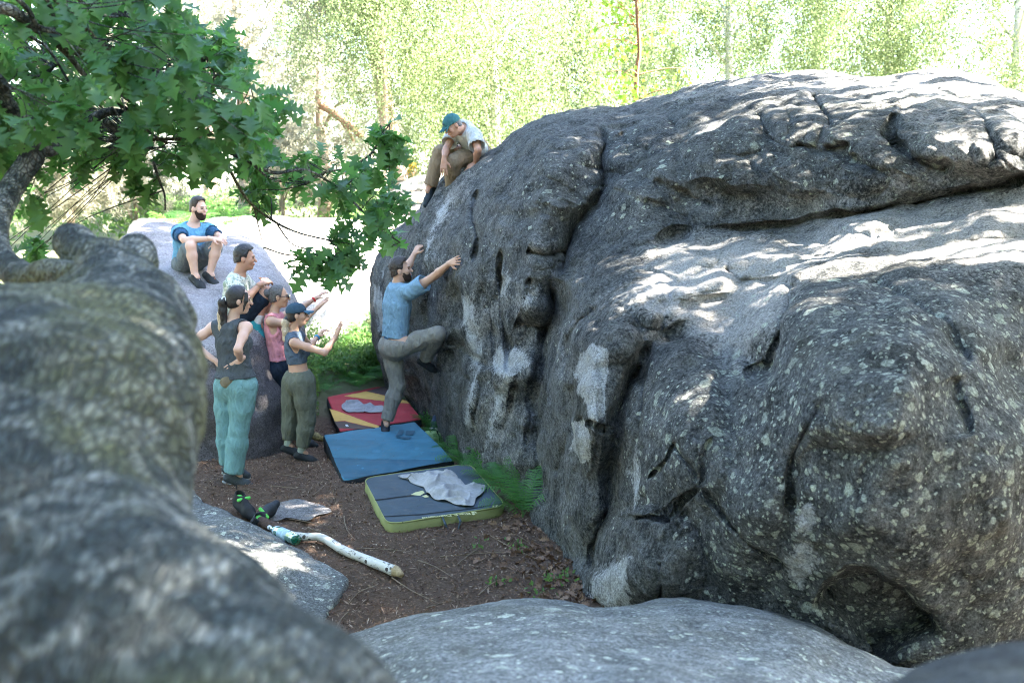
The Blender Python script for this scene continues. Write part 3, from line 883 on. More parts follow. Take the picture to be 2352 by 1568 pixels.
def relax(V, Q, n=2, lam=0.5):
    """laplacian smoothing"""
    e = np.concatenate([Q[:, [0, 1]], Q[:, [1, 2]], Q[:, [2, 3]], Q[:, [3, 0]]])
    for _ in range(n):
        s = np.zeros_like(V)
        c = np.zeros(len(V))
        for a in range(3):
            s[:, a] = np.bincount(e[:, 0], V[e[:, 1], a], len(V)) + np.bincount(e[:, 1], V[e[:, 0], a], len(V))
        c = np.bincount(e[:, 0], minlength=len(V)) + np.bincount(e[:, 1], minlength=len(V))
        V = V + lam * (s / np.maximum(c, 1)[:, None] - V)
    return V

def field_obj(name, fields, mat, parent=None, wrinkle=0.0, wscale=(18, 18, 30), smooth=1):
    """one mesh from one or several (field, voxel) pairs"""
    VV, QQ, n = [], [], 0
    for fd, h in fields:
        V, Q = fd.mesh(h)
        if len(V) == 0: continue
        V = relax(V, Q, smooth)
        if wrinkle:
            nz = vnoise(V * np.array(wscale)) + 0.5 * vnoise(V * np.array(wscale) * 2.1 + 7)
            e1, e2 = V[Q[:, 2]] - V[Q[:, 0]], V[Q[:, 3]] - V[Q[:, 1]]
            fn = np.cross(e1, e2)
            N = np.zeros_like(V)
            for k in range(4):
                for a in range(3):
                    N[:, a] += np.bincount(Q[:, k], fn[:, a], len(V))
            N /= np.linalg.norm(N, axis=1, keepdims=True) + 1e-12
            V = V + N * (wrinkle * nz)[:, None]
        VV.append(V); QQ.append(Q + n); n += len(V)
    me = new_mesh(name, np.concatenate(VV), np.concatenate(QQ))
    return obj(name, me, mat, parent)
# ------------------------------------------------------------------ people
def simple_mat(name, col, rough=0.8, nscale=40, namt=0.25, bump=0.3, bdist=0.004, spec=0.25, sheen=0.0):
    t = NT(name)
    P = t.geo()
    n = t.noise(P, nscale, 5, 0.65)
    c = t.mix(1.0, col, t.ramp(n, [(0.25, 1 - namt), (0.75, 1 + namt)]), 'MULTIPLY')
    b = t.bsdf(c, rough, t.bump(n, bump, bdist), spec)
    if sheen: b.inputs['Sheen Weight'].default_value = sheen
    return t.m

def cloth_mat(name, col, namt=0.18, fold=0.9):
    t = NT(name)
    P = t.geo()
    n = t.noise(t.mapping(P, (1.7, 1.7, 0.8)), 12, 4, 0.55, 1.0)
    weave = t.noise(P, 260, 2, 0.6)
    c = t.mix(1.0, col, t.ramp(n, [(0.3, 1 - namt), (0.7, 1 + namt)]), 'MULTIPLY')
    c = t.mix(1.0, c, t.ramp(weave, [(0.3, 0.9), (0.7, 1.1)]), 'MULTIPLY')
    b = t.bsdf(c, 0.9, t.bump(n, fold, 0.03), 0.15)
    return t.m

def skin_mat(name, col):
    t = NT(name)
    P = t.geo()
    n = t.noise(P, 22, 4, 0.6)
    c = t.mix(t.ramp(n, [(0.3, 0.0), (0.75, 0.45)]), col, (col[0] * 0.9, col[1] * 0.72, col[2] * 0.66))
    b = t.bsdf(c, 0.55, t.bump(t.noise(P, 120, 3), 0.12, 0.003), 0.35)
    b.inputs['Subsurface Weight'].default_value = 0.12
    b.inputs['Subsurface Radius'].default_value = (0.012, 0.005, 0.003)
    b.inputs['Subsurface Scale'].default_value = 1.0
    return t.m

M_skin_pale = skin_mat('skin_pale', (0.60, 0.40, 0.31))
M_skin_tan = skin_mat('skin_tan', (0.50, 0.31, 0.215))
M_skin_brown = skin_mat('skin_tanned', (0.44, 0.25, 0.17))
M_hair_black = simple_mat('hair_black', (0.012, 0.011, 0.012), 0.45, 90, 0.5, 0.7, 0.006, 0.5)
M_hair_brown = simple_mat('hair_brown', (0.030, 0.021, 0.016), 0.5, 90, 0.5, 0.7, 0.006, 0.45)
M_hair_grey = simple_mat('hair_grey', (0.085, 0.080, 0.078), 0.55, 70, 0.8, 0.7, 0.006, 0.4)
M_hair_blond = simple_mat('hair_blond', (0.46, 0.36, 0.24), 0.5, 90, 0.4, 0.7, 0.006, 0.4)
M_beard = simple_mat('beard_dark', (0.030, 0.018, 0.013), 0.7, 140, 0.6, 0.6, 0.004)
M_eye = simple_mat('eye_dark', (0.02, 0.014, 0.012), 0.2, 50, 0.1, 0.0, 0.001, 0.5)
M_lip = skin_mat('lip', (0.40, 0.17, 0.14))
M_black = simple_mat('black_rubber', (0.014, 0.015, 0.017), 0.7, 60, 0.3, 0.3)
M_white_trim = simple_mat('white_trim', (0.55, 0.55, 0.54), 0.8)
M_orange = simple_mat('orange_trim', (0.60, 0.13, 0.02), 0.7)
M_teal_shoe = simple_mat('teal_shoe', (0.03, 0.25, 0.28), 0.7)

def V3(v):
    return np.array(v, float)

def unit(v):
    v = np.array(v, float)
    return v / (np.linalg.norm(v) + 1e-12)

def frame(f, up):
    f = unit(f)
    u = unit(np.array(up, float) - f * np.dot(up, f))
    return f, u, np.cross(f, u)          # forward, up, right-hand side

def hand_field(fd, w, d, nrm, curl=0.4, size=1.0, spread=0.16, thumb_side=1):
    """w wrist, d direction to the fingertips, nrm out of the back of the hand"""
    d, n, s = frame(d, nrm)
    s = s * thumb_side                    # s points to the thumb side
    L = 0.095 * size
    w = V3(w)
    for o in (-0.028, -0.009, 0.010, 0.028):
        fd.cone(w + s * o * 0.55 * size, w + d * L + s * o * size, 0.015 * size, 0.0125 * size, 0.012)
    lens = [0.062, 0.080, 0.086, 0.076]
    for i, o in enumerate((-0.029, -0.010, 0.010, 0.029)):
        ln = lens[i] * size
        p = w + d * L + s * o * size
        a1, a2 = curl * 0.7, curl * 1.6
        d1 = unit(d * math.cos(a1) - n * math.sin(a1) + s * o * spread / 0.03)
        p1 = p + d1 * ln * 0.5
        d2 = unit(d * math.cos(a2) - n * math.sin(a2) + s * o * spread / 0.03)
        p2 = p1 + d2 * ln * 0.5
        fd.cone(p, p1, 0.0092 * size, 0.0084 * size, 0.004)
        fd.cone(p1, p2, 0.0084 * size, 0.0066 * size, 0.004)
    t0 = w + d * 0.030 * size + s * 0.022 * size
    t1 = t0 + (d * 0.55 + s * 0.75 - n * 0.25) * 0.045 * size
    t2 = t1 + (d * 0.85 + s * 0.40 - n * 0.25) * 0.035 * size
    fd.cone(t0, t1, 0.015 * size, 0.011 * size, 0.008)
    fd.cone(t1, t2, 0.0105 * size, 0.008 * size, 0.004)

def head_field(H, f, up, S=1.0, female=False):
    f, u, s = frame(f, up)
    fd = Field()
    A = np.stack([s, f, u])
    H = V3(H)
    j = 0.92 if female else 1.0
    fd.ell(H + u * 0.030 * S - f * 0.012 * S, A, np.array([0.074, 0.093, 0.092]) * S, 0.02)
    fd.ell(H - u * 0.030 * S + f * 0.018 * S, A, np.array([0.060 * j, 0.070, 0.078]) * S, 0.03)
    fd.ell(H - u * 0.088 * S + f * 0.052 * S, A, np.array([0.028 * j, 0.026, 0.022]) * S, 0.03)
    fd.cone(H + f * 0.084 * S + u * 0.016 * S, H + f * 0.108 * S - u * 0.022 * S, 0.009 * S, 0.0135 * S, 0.012)
    fd.cone(H + f * 0.078 * S + u * 0.030 * S + s * 0.034 * S, H + f * 0.080 * S + u * 0.030 * S - s * 0.034 * S, 0.011 * S, 0.011 * S, 0.014)
    for q in (-1, 1):
        fd.ell(H + s * q * 0.076 * S - f * 0.008 * S - u * 0.004 * S, np.stack([s, f, u]), np.array([0.012, 0.020, 0.031]) * S, 0.008)
        fd.ell(H + s * q * 0.042 * S + f * 0.062 * S - u * 0.016 * S, A, np.array([0.022, 0.022, 0.024]) * S, 0.02)
        fd.sub(H + s * q * 0.031 * S + f * 0.098 * S + u * 0.010 * S, H + s * q * 0.033 * S + f * 0.098 * S + u * 0.010 * S, 0.012 * S, 0.012 * S, 0.012)
    fd.cone(H + f * 0.086 * S - u * 0.052 * S + s * 0.016 * S, H + f * 0.086 * S - u * 0.052 * S - s * 0.016 * S, 0.0095 * S, 0.0095 * S, 0.010)
    return fd, f, u, s

class Person:
    def __init__(self, label, J, face, facing, skin, S=1.0, up=(0, 0, 1), head_up=(0, 0, 1), female=False, build=1.0, name='person'):
        self.J = {k: V3(v) for k, v in J.items()}
        self.S, self.female, self.b = S, female, build
        self.F = unit(facing)
        base = self.J.get('base', self.J['pelvis'])
        self.root = empty(name, base.tolist(), label, 'person')
        J = self.J
        self.spine_up = unit(J['chest'] - J['pelvis'])
        F = self.F - self.spine_up * np.dot(self.F, self.spine_up)
        self.F = unit(F)
        self.side = np.cross(self.F, self.spine_up)
        self.hf, self.f, self.u, self.s = head_field(J['head'], face, head_up, S, female)
        self.skin = skin
        self.hands = []
    # --- shared shapes
    def torso(self, fd, g=0.0):
        J, S, b = self.J, self.S, self.b
        fl = (self.F, 1.45)
        sh = 0.155 if not self.female else 0.130
        P, C = J['pelvis'], J['chest']
        waist = P + (C - P) * 0.42 - self.F * 0.0
        hipw = (0.155 if not self.female else 0.168) * S * b
        ww = (0.138 if not self.female else 0.118) * S * b
        cw = sh * S * b
        fd.cone(P, waist, hipw, ww, 0.05, fl, g)
        fd.cone(waist, C - self.spine_up * 0.08 * S, ww, cw, 0.05, fl, g)
        fd.cone(C - self.spine_up * 0.09 * S, C - self.spine_up * 0.02 * S, cw, cw * 0.86, 0.05, fl, g)
        fd.chain([J['shl'], J['neck'] - self.spine_up * 0.035 * S, J['shr']], [0.050 * S * b, 0.060 * S * b, 0.050 * S * b], 0.04, None, g)
        if self.female:
            for q in (-1, 1):
                fd.ell(C - self.spine_up * 0.11 * S + self.F * 0.075 * S + self.side * q * 0.062 * S, np.stack([self.side, self.F, self.spine_up]), np.array([0.058, 0.055, 0.058]) * S + g, 0.03)
        # buttocks
        for q in (-1, 1):
            fd.ell(P - self.F * 0.055 * S + self.side * q * 0.065 * S - self.spine_up * 0.05 * S, np.stack([self.side, self.F, self.spine_up]), np.array([0.085, 0.075, 0.095]) * S * b + g, 0.04)
        return fd
    def arm(self, fd, q, t0=0.0, t1=2.0, g=0.0, gend=None):
        J, S, b = self.J, self.S, (self.b if not self.female else self.b * 0.86)
        a, e, w = J['sh' + q], J['el' + q], J['wr' + q]
        gend = g if gend is None else gend
        if t1 <= 1.0:
            p = a + (e - a) * t1
            fd.cone(a, p, 0.054 * S * b + g, (0.054 + (0.041 - 0.054) * t1) * S * b + gend, 0.03)
            return fd
        fd.cone(a, a + (e - a) * 0.45, 0.053 * S * b, 0.048 * S * b, 0.03, None, g)
        fd.cone(a + (e - a) * 0.45, e, 0.048 * S * b, 0.037 * S * b, 0.02, None, g)
        m = e + (w - e) * 0.3
        fd.cone(e, m, 0.037 * S * b, 0.041 * S * b, 0.02, None, g)
        fd.cone(m, w, 0.041 * S * b, 0.026 * S * b, 0.02, None, g)
        return fd
    def leg(self, fd, q, g=0.0, thigh=1.0, calf=1.0, t1=2.0, gk=None, ga=None):
        J, S, b = self.J, self.S, self.b
        h, k, a = J['hip' + q], J['kn' + q], J['an' + q]
        gk = g if gk is None else gk
        ga = g if ga is None else ga
        if t1 <= 1.0:
            p = h + (k - h) * t1
            fd.cone(h, p, 0.090 * S * b * thigh + g, (0.090 + (0.060 - 0.090) * t1) * S * b * thigh + gk, 0.04)
            return fd
        fd.cone(h, h + (k - h) * 0.5, 0.090 * S * b * thigh + g, 0.076 * S * b * thigh + (g + gk) / 2, 0.04)
        fd.cone(h + (k - h) * 0.5, k, 0.076 * S * b * thigh + (g + gk) / 2, 0.055 * S * b + gk, 0.03)
        back = unit(np.cross(np.cross(k - h, a - k), a - k)) * 0.0
        m = k + (a - k) * 0.32
        fd.cone(k, m, 0.052 * S * b + gk, 0.054 * S * b * calf + (gk * 0.6 + ga * 0.4), 0.03)
        fd.cone(m, a, 0.054 * S * b * calf + (gk * 0.6 + ga * 0.4), 0.036 * S * b + ga, 0.03)
        return fd
    # --- pieces
    def hand(self, q, d, nrm, curl=0.4, size=1.0, spread=0.16, thumb=1):
        fd = Field()
        sz = size * self.S * (0.92 if self.female else 1.0)
        w = self.J['wr' + q]
        fd.cone(w - unit(d) * 0.03, w + unit(d) * 0.02, 0.027 * self.S * (0.84 if self.female else 1), 0.024 * sz, 0.012)
        hand_field(fd, w, d, nrm, curl, sz, spread, thumb)
        self.hands.append(fd)
    def body(self, legs=True, torso=True):
        fd = Field()
        J, S = self.J, self.S
        self.torso(fd)
        nb = 0.058 if not self.female else 0.048
        hb = J['head'] - self.u * 0.055 * S - self.f * 0.022 * S
        fd.cone(J['neck'] - self.spine_up * 0.03, hb, nb * S, nb * 0.95 * S, 0.03)
        for q in 'lr':
            self.arm(fd, q)
            self.leg(fd, q)
            a = J['an' + q]
            fd.cone(a, a + V3(J['toe' + q] - a) * 0.3, 0.036 * S, 0.03 * S, 0.02)
        hd = self.hf
        hd.cone(J['head'] - self.u * 0.055 * S - self.f * 0.020 * S, J['neck'] + (hb - J['neck']) * 0.4, nb * 0.95 * S, nb * S, 0.03)
        o = field_obj('body', [(fd, 0.0105), (hd, 0.0055)] + [(h, 0.0042) for h in self.hands], self.skin, self.root)
        H, f, u, s = J['head'], self.f, self.u, self.s
        for q in (-1, 1):
            e = Field()
            e.ell(H + (s * q * 0.031 + f * 0.0835 + u * 0.010) * S, np.stack([s, f, u]), np.array([0.0135, 0.008, 0.0065]) * S, 0.003)
            field_obj('eye', [(e, 0.003)], M_eye, self.root)
            e = Field()
            e.cone(H + (s * q * 0.016 + f * 0.092 + u * 0.026) * S, H + (s * q * 0.046 + f * 0.080 + u * 0.029) * S, 0.0042 * S, 0.003 * S, 0.002)
            field_obj('eyebrow', [(e, 0.003)], self.hair_mat, self.root)
        e = Field()
        e.cone(H + (s * 0.018 + f * 0.0895 - u * 0.053) * S, H + (-s * 0.018 + f * 0.0895 - u * 0.053) * S, 0.0078 * S, 0.0078 * S, 0.003)
        field_obj('mouth', [(e, 0.003)], M_lip, self.root)
        return o
    hair_mat = None
    def short_hair(self, mat, thick=0.008, top=0.014, front=0.05, low=-0.035, wr=0.0015, ears=True):
        H, f, u, s, S = self.J['head'], self.f, self.u, self.s, self.S
        fd = Field()
        A = np.stack([s, f, u])
        fd.ell(H + (u * (0.030 + top * 0.55) - f * 0.013) * S, A, np.array([0.074 + thick, 0.093 + thick, 0.091 + top * 0.6]) * S, 0.01)
        fd.ell(H + (-u * 0.018 - f * 0.045) * S, A, np.array([0.066 + thick, 0.056 + thick, 0.062]) * S, 0.02)
        if top > 0.012:
            fd.ell(H + (u * 0.098 + f * 0.028) * S, A, np.array([0.055, 0.052, 0.022 + top * 0.5]) * S, 0.03)
        fd.cut(H + (f * front + u * 0.066) * S, f * 0.86 - u * 0.50)          # hairline over the brow
        fd.cut(H + (f * 0.030 + u * 0.030) * S, f * 0.97 - u * 0.22, 0.085)    # temples
        for q in (-1, 1) if ears else ():                                      # cleared round the ears
            fd.sub(H + (s * q * 0.090 - f * 0.004 - u * 0.006) * S, H + (s * q * 0.090 + f * 0.02 - u * 0.05) * S, 0.030 * S, 0.045 * S, 0.012)
        fd.cut(H + (u * low - f * 0.06) * S, -u * 0.95 + f * 0.30)             # nape
        return field_obj('hair', [(fd, 0.0055)], mat, self.root, wr, (70, 70, 70))
    def beard(self, mat, g=0.005):
        H, f, u, s, S = self.J['head'], self.f, self.u, self.s, self.S
        fd = Field()
        A = np.stack([s, f, u])
        fd.ell(H + (-u * 0.032 + f * 0.018) * S, A, (np.array([0.060, 0.070, 0.078]) + g) * S, 0.02)
        fd.ell(H + (-u * 0.090 + f * 0.052) * S, A, (np.array([0.028, 0.026, 0.022]) + g * 1.3) * S, 0.03)
        fd.cut(H + (f * 0.080 - u * 0.036) * S, u * 0.80 + f * 0.60)           # cheek line, low at the front
        fd.cut(H + (f * 0.0 - u * 0.02) * S, -f * 0.95 - u * 0.25)
        fd.sub(H + (f * 0.100 - u * 0.052 + s * 0.014) * S, H + (f * 0.100 - u * 0.052 - s * 0.014) * S, 0.013 * S, 0.013 * S, 0.005)
        for q in (-1, 1):
            fd.cone(H + (f * 0.091 - u * 0.040 + s * q * 0.002) * S, H + (f * 0.078 - u * 0.062 + s * q * 0.030) * S, 0.006 * S, 0.006 * S, 0.006)
        field_obj('beard', [(fd, 0.0045)], mat, self.root, 0.002, (110, 110, 110))
    def tee(self, mat, sleeve=0.62, g=0.020, hem=-0.02, name='shirt', wr=0.0035):
        fd = Field()
        J, S = self.J, self.S
        self.torso(fd, g)
        for q in 'lr':
            self.arm(fd, q, t1=sleeve, g=g + 0.006, gend=g + 0.022)
            a, e = J['sh' + q], J['el' + q]
            fd.sub(a + (e - a) * (sleeve + 0.17), a + (e - a) * 1.4, 0.085 * S, 0.085 * S, 0.004)
        fd.cut(J['pelvis'] + self.spine_up * hem, -self.spine_up)
        n = J['neck']
        fd.sub(n + self.spine_up * 0.055 * S + self.F * 0.03 * S, n + self.spine_up * 0.10 * S + self.F * 0.03 * S, 0.082 * S, 0.09 * S, 0.006)
        return field_obj(name, [(fd, 0.010)], mat, self.root, wr)
    def tank(self, mat, g=0.014, hem=-0.02, name='tank_top', hole=0.080, neck=0.10, wr=0.004, flare=0.0, back_low=0.0):
        fd = Field()
        J, S = self.J, self.S
        self.torso(fd, g)
        if flare:
            fd.cone(J['pelvis'] + self.spine_up * 0.10, J['pelvis'] + self.spine_up * hem, 0.13 * S + g, 0.165 * S + g + flare, 0.04, (self.F, 1.35))
        fd.cut(J['pelvis'] + self.spine_up * hem, -self.spine_up)
        for q, sg in (('l', -1), ('r', 1)):
            a = J['sh' + q]
            fd.sub(a + (a - J['neck']) * 0.15 - self.spine_up * 0.01, a + (a - J['neck']) * 0.30 - self.spine_up * 0.11, hole * S, hole * S * 0.72, 0.008)
        n = J['neck']
        fd.sub(n + self.spine_up * 0.05 * S, n + self.spine_up * 0.12 * S, neck * S * 0.8, neck * S, 0.008)
        return field_obj(name, [(fd, 0.009)], mat, self.root, wr)
    def trousers(self, mat, g=0.022, ga=0.030, waist=0.03, name='trousers', cuff=0.05, wr=0.0045, thigh=1.0):
        fd = Field()
        J, S, b = self.J, self.S, self.b
        fl = (self.F, 1.4)
        P = J['pelvis']
        hipw = (0.155 if not self.female else 0.166) * S * b
        fd.cone(P + self.spine_up * (waist + 0.04), P - self.spine_up * 0.02, hipw * 0.86 + g * 0.6, hipw + g * 0.5, 0.05, fl)
        for q, sg in (('l', -1), ('r', 1)):
            fd.ell(P - self.F * 0.055 * S + self.side * sg * 0.065 * S - self.spine_up * 0.05 * S, np.stack([self.side, self.F, self.spine_up]), np.array([0.085, 0.075, 0.095]) * S * b + g * 0.7, 0.04)
            self.leg(fd, q, g=g, gk=g * 1.25, ga=ga, thigh=thigh)
            a, k = J['an' + q], J['kn' + q]
            fd.cut(a - unit(a - k) * cuff, unit(a - k), 0.13)
        fd.cut(P + self.spine_up * waist, self.spine_up, 0.26)
        return field_obj(name, [(fd, 0.0105)], mat, self.root, wr, (24, 24, 8))
    def shorts(self, mat, g=0.026, t1=0.86, waist=0.05, wr=0.003):
        fd = Field()
        J, S, b = self.J, self.S, self.b
        P = J['pelvis']
        fd.cone(P + self.spine_up * (waist + 0.03), P - self.spine_up * 0.02, 0.145 * S * b + g * 0.6, 0.155 * S * b + g * 0.6, 0.05, (self.F, 1.4))
        for q, sg in (('l', -1), ('r', 1)):
            fd.ell(P - self.F * 0.05 * S + self.side * sg * 0.065 * S - self.spine_up * 0.05 * S, np.stack([self.side, self.F, self.spine_up]), np.array([0.085, 0.075, 0.09]) * S * b + g * 0.6, 0.04)
            self.leg(fd, q, g=g, gk=g * 1.3, t1=t1)
            h, k = J['hip' + q], J['kn' + q]
            fd.cut(h + (k - h) * (t1 + 0.06), unit(k - h)) if False else None
        fd.cut(P + self.spine_up * waist, self.spine_up, 0.24)
        return field_obj('shorts', [(fd, 0.010)], mat, self.root, wr)
    def shoe(self, q, mat, sole=None, size=1.0, name='shoe', up=(0, 0, 1), trim=None, sock=None):
        J, S = self.J, self.S * size
        a = J['an' + q]
        d = unit(J['toe' + q] - a)
        u = unit(V3(up) - d * np.dot(up, d))
        s = np.cross(d, u)
        A = np.stack([s, d, u])
        heel = a - d * 0.035 * S - u * 0.045 * S
        ball = a + d * 0.115 * S - u * 0.058 * S
        toe = a + d * 0.175 * S - u * 0.062 * S
        fd = Field()
        fl = (u, 0.9)
        fd.cone(heel, ball, 0.036 * S, 0.043 * S, 0.02)
        fd.cone(ball, toe, 0.043 * S, 0.030 * S, 0.02)
        fd.cone(a - u * 0.01, a + d * 0.07 * S - u * 0.045 * S, 0.042 * S, 0.034 * S, 0.02)
        fd.cut(a - u * 0.090 * S, -u)
        fd.cut(a + u * 0.015 * S, u * 0.95 - d * 0.2)
        o = field_obj(name, [(fd, 0.0065)], mat, self.root)
        if sole is not None:
            f2 = Field()
            f2.cone(heel - u * 0.025 * S, ball - u * 0.012 * S, 0.036 * S, 0.044 * S, 0.02)
            f2.cone(ball - u * 0.012 * S, toe - u * 0.008 * S, 0.044 * S, 0.032 * S, 0.02)
            f2.cut(a - u * 0.078 * S, u)
            f2.cut(a - u * 0.100 * S, -u)
            field_obj('sole', [(f2, 0.0055)], sole, o)
        if trim is not None:
            for k in (0.045, 0.075):
                f3 = Field()
                c = a + d * k * S - u * (0.005 + k * 0.35) * S
                f3.cone(c + s * 0.036 * S - u * 0.028 * S, c + u * 0.020 * S, 0.008 * S, 0.008 * S, 0.004)
                f3.cone(c - s * 0.036 * S - u * 0.028 * S, c + u * 0.020 * S, 0.008 * S, 0.008 * S, 0.004)
                field_obj('strap', [(f3, 0.005)], trim, o)
        if sock is not None:
            f4 = Field()
            f4.cone(a - u * 0.01, a + unit(J['kn' + q] - a) * 0.08, 0.040 * S, 0.042 * S, 0.01)
            field_obj('sock', [(f4, 0.006)], sock, self.root)
        return o
    def cap(self, mat, brim_mat=None, patch=None, tilt=0.0, drop=0.0):
        H, S = self.J['head'], self.S
        f, u, s = self.f, self.u, self.s
        f = unit(f * math.cos(tilt) + u * math.sin(tilt)); u = np.cross(s, f)
        C = H + (u * (0.045 - drop) - f * 0.010) * S
        fd = Field()
        fd.ell(C, np.stack([s, f, u]), np.array([0.090, 0.108, 0.092]) * S, 0.01)
        fd.cut(C - u * 0.012 * S, -u)
        o = field_obj('cap', [(fd, 0.006)], mat, self.root)
        br = Field()
        for k in np.linspace(-1, 1, 7):
            br.cone(C + (f * 0.085 + s * 0.07 * k - u * 0.006) * S, C + (f * (0.185 - 0.045 * k * k) + s * 0.062 * k - u * (0.022 + 0.022 * k * k)) * S, 0.009 * S, 0.007 * S, 0.012)
        field_obj('brim', [(br, 0.005)], brim_mat or mat, o)
        bt = Field()
        bt.ell(C + u * 0.092 * S, np.stack([s, f, u]), np.array([0.009, 0.009, 0.006]) * S)
        field_obj('button', [(bt, 0.003)], mat, o)
        if patch:
            pf = Field()
            pf.ell(C + (f * 0.098 + u * 0.030) * S, np.stack([s, unit(f + u * 0.3), unit(u - f * 0.3)]), np.array([0.026, 0.006, 0.013]) * S)
            field_obj('patch', [(pf, 0.003)], patch, o)
        return o
def joints(Y0, **d):
    return {k: pts(v[0], v[1], Y0 + (v[2] if len(v) > 2 else 0.0)) for k, v in d.items()}

M_teal = cloth_mat('teal_cotton', (0.155, 0.295, 0.312))
M_tank = cloth_mat('charcoal_jersey', (0.070, 0.083, 0.095))
M_slate = cloth_mat('slate_jersey', (0.085, 0.115, 0.155))
M_pink = cloth_mat('pink_jersey', (0.62, 0.25, 0.28))
M_navy = cloth_mat('navy_knit', (0.012, 0.020, 0.034))
M_olive = cloth_mat('olive_twill', (0.125, 0.135, 0.105))
M_stone = cloth_mat('stone_twill', (0.215, 0.205, 0.180))
M_khaki = cloth_mat('khaki_twill', (0.230, 0.175, 0.115))
M_lightblue = cloth_mat('pale_blue_jersey', (0.175, 0.290, 0.385))
M_skyblue = cloth_mat('sky_blue_jersey', (0.135, 0.330, 0.520))
M_denim = cloth_mat('denim_blue_jersey', (0.030, 0.085, 0.165))
M_greyshort = cloth_mat('grey_shorts', (0.135, 0.165, 0.180))
M_greytee = cloth_mat('light_grey_jersey', (0.43, 0.44, 0.42))
M_capgreen = cloth_mat('teal_green_cap', (0.038, 0.120, 0.130), fold=0.15)
M_capblue = cloth_mat('faded_navy_cap', (0.035, 0.065, 0.095), fold=0.15)
M_capbrim = cloth_mat('faded_blue_brim', (0.060, 0.130, 0.190), fold=0.1)
M_red_band = simple_mat('red_band', (0.55, 0.035, 0.03), 0.6)
M_blue_band = simple_mat('blue_band', (0.06, 0.26, 0.45), 0.6)
M_sock = cloth_mat('grey_green_sock', (0.32, 0.37, 0.33))
M_yellow = cloth_mat('yellow_jersey', (0.70, 0.38, 0.03))
t = NT('camouflage_print')
P = t.geo()
a = t.noise(P, 16, 3, 0.5, 1.5)
c = t.mix(t.ramp(a, [(0.50, 0.0), (0.54, 1.0)]), (0.50, 0.52, 0.47), (0.25, 0.30, 0.23))
b_ = t.noise(P, 27, 3, 0.5, 1.0)
c = t.mix(t.ramp(b_, [(0.56, 0.0), (0.60, 1.0)]), c, (0.62, 0.60, 0.52))
c = t.mix(t.ramp(t.noise(t.mapping(P, (1, 1, 1), (3, 3, 3)), 20, 2), [(0.62, 0.0), (0.66, 1.0)]), c, (0.13, 0.19, 0.17))
t.bsdf(c, 0.9, t.bump(t.noise(P, 13, 4), 0.4, 0.02), 0.15)
M_camo = t.m

def tail(p, name, P, rad, mat, w=0.006):
    fd = Field().chain([V3(q) for q in P], rad, 0.02)
    return field_obj(name, [(fd, 0.007)], mat, p.root, w, (50, 50, 22))

def band(p, q, mat, t=0.93, r=0.031, w=0.02):
    e, wr = p.J['el' + q], p.J['wr' + q]
    d = unit(wr - e)
    c = e + (wr - e) * t
    fd = Field().cone(c - d * w * 0.5, c + d * w * 0.5, r, r, 0.005)
    fd.cut(c + d * w * 0.5, d); fd.cut(c - d * w * 0.5, -d)
    field_obj('wristband', [(fd, 0.004)], mat, p.root)

# ---------------------------------------------------------------- woman with hands on hips
A = Person('woman in charcoal tank top and teal trousers, hands on her hips', joints(8.1,
    base=(545, 1105), head=(549, 690), neck=(530, 744), chest=(531, 762), pelvis=(541, 874), shl=(490, 752, .10), shr=(566, 752, -.10),
    ell=(438, 788, .06), wrl=(500, 832, -.02), elr=(546, 802, -.30), wrr=(552, 826, -.10), hipl=(521, 888, .06), hipr=(562, 888, -.05),
    knl=(520, 985, .05), knr=(549, 985, -.06), anl=(527, 1066, .12), anr=(536, 1088, -.04), toel=(572, 1076, .06), toer=(584, 1102, -.02)),
    (0.93, 0.30, -0.08), (0.45, 0.88, 0), M_skin_pale, S=0.95, female=True)
A.hair_mat = M_hair_black
A.hand('l', (0.75, -0.1, -0.65), (-0.2, -1, 0.1), 0.25, thumb=1)
A.hand('r', (-0.70, -0.1, -0.55), (0.15, -1, 0.25), 0.25, thumb=1)
A.body()
A.short_hair(M_hair_black, thick=0.012, top=0.012, front=0.066, low=-0.07, ears=False)
H, f, u, s = A.J['head'], A.f, A.u, A.s
for q in (-1, 1):
    tail(A, 'hair_strand', [H + f * .050 + s * q * .066 + u * .07, H + f * .052 + s * q * .080 + u * .01, H + f * .030 + s * q * .080 - u * .085], [.016, .013, .005], M_hair_black)
tail(A, 'ponytail', [H - f * .085 + u * .01, H - f * .125 - u * .02, H - f * .125 - u * .10, H - f * .115 - u * .20, H - f * .10 - u * .27], [.030, .034, .036, .028, .010], M_hair_black)
tail(A, 'ponytail_tips', [H - f * .142 - u * .03, H - f * .148 - u * .12, H - f * .135 - u * .23, H - f * .115 - u * .34], [.012, .020, .022, .006], M_hair_blond)
hb = Field().cone(H - f * .104 + u * .0, H - f * .116 - u * .006, .033, .033, .005)
field_obj('hair_tie', [(hb, .005)], M_white_trim, A.root)
gl = Field()
for q in (-1, 1):
    for k in range(10):
        a0, a1 = k * math.tau / 10, (k + 1) * math.tau / 10
        c0 = H + f * .102 + s * q * .034 + u * .008
        gl.cone(c0 + s * .021 * math.cos(a0) + u * .017 * math.sin(a0), c0 + s * .021 * math.cos(a1) + u * .017 * math.sin(a1), .002, .002, .001)
    gl.cone(H + f * .100 + s * q * .056 + u * .010, H - f * .005 + s * q * .082 + u * .014, .002, .002, .001)
field_obj('glasses', [(gl, .0025)], simple_mat('gold_wire', (0.45, 0.33, 0.16), 0.3, spec=0.6), A.root)
A.trousers(M_teal, g=0.020, ga=0.050, waist=0.07, cuff=0.02, thigh=1.02)
A.tank(M_tank, g=0.020, hem=0.035, flare=0.012, hole=0.100, neck=0.10, wr=0.004)
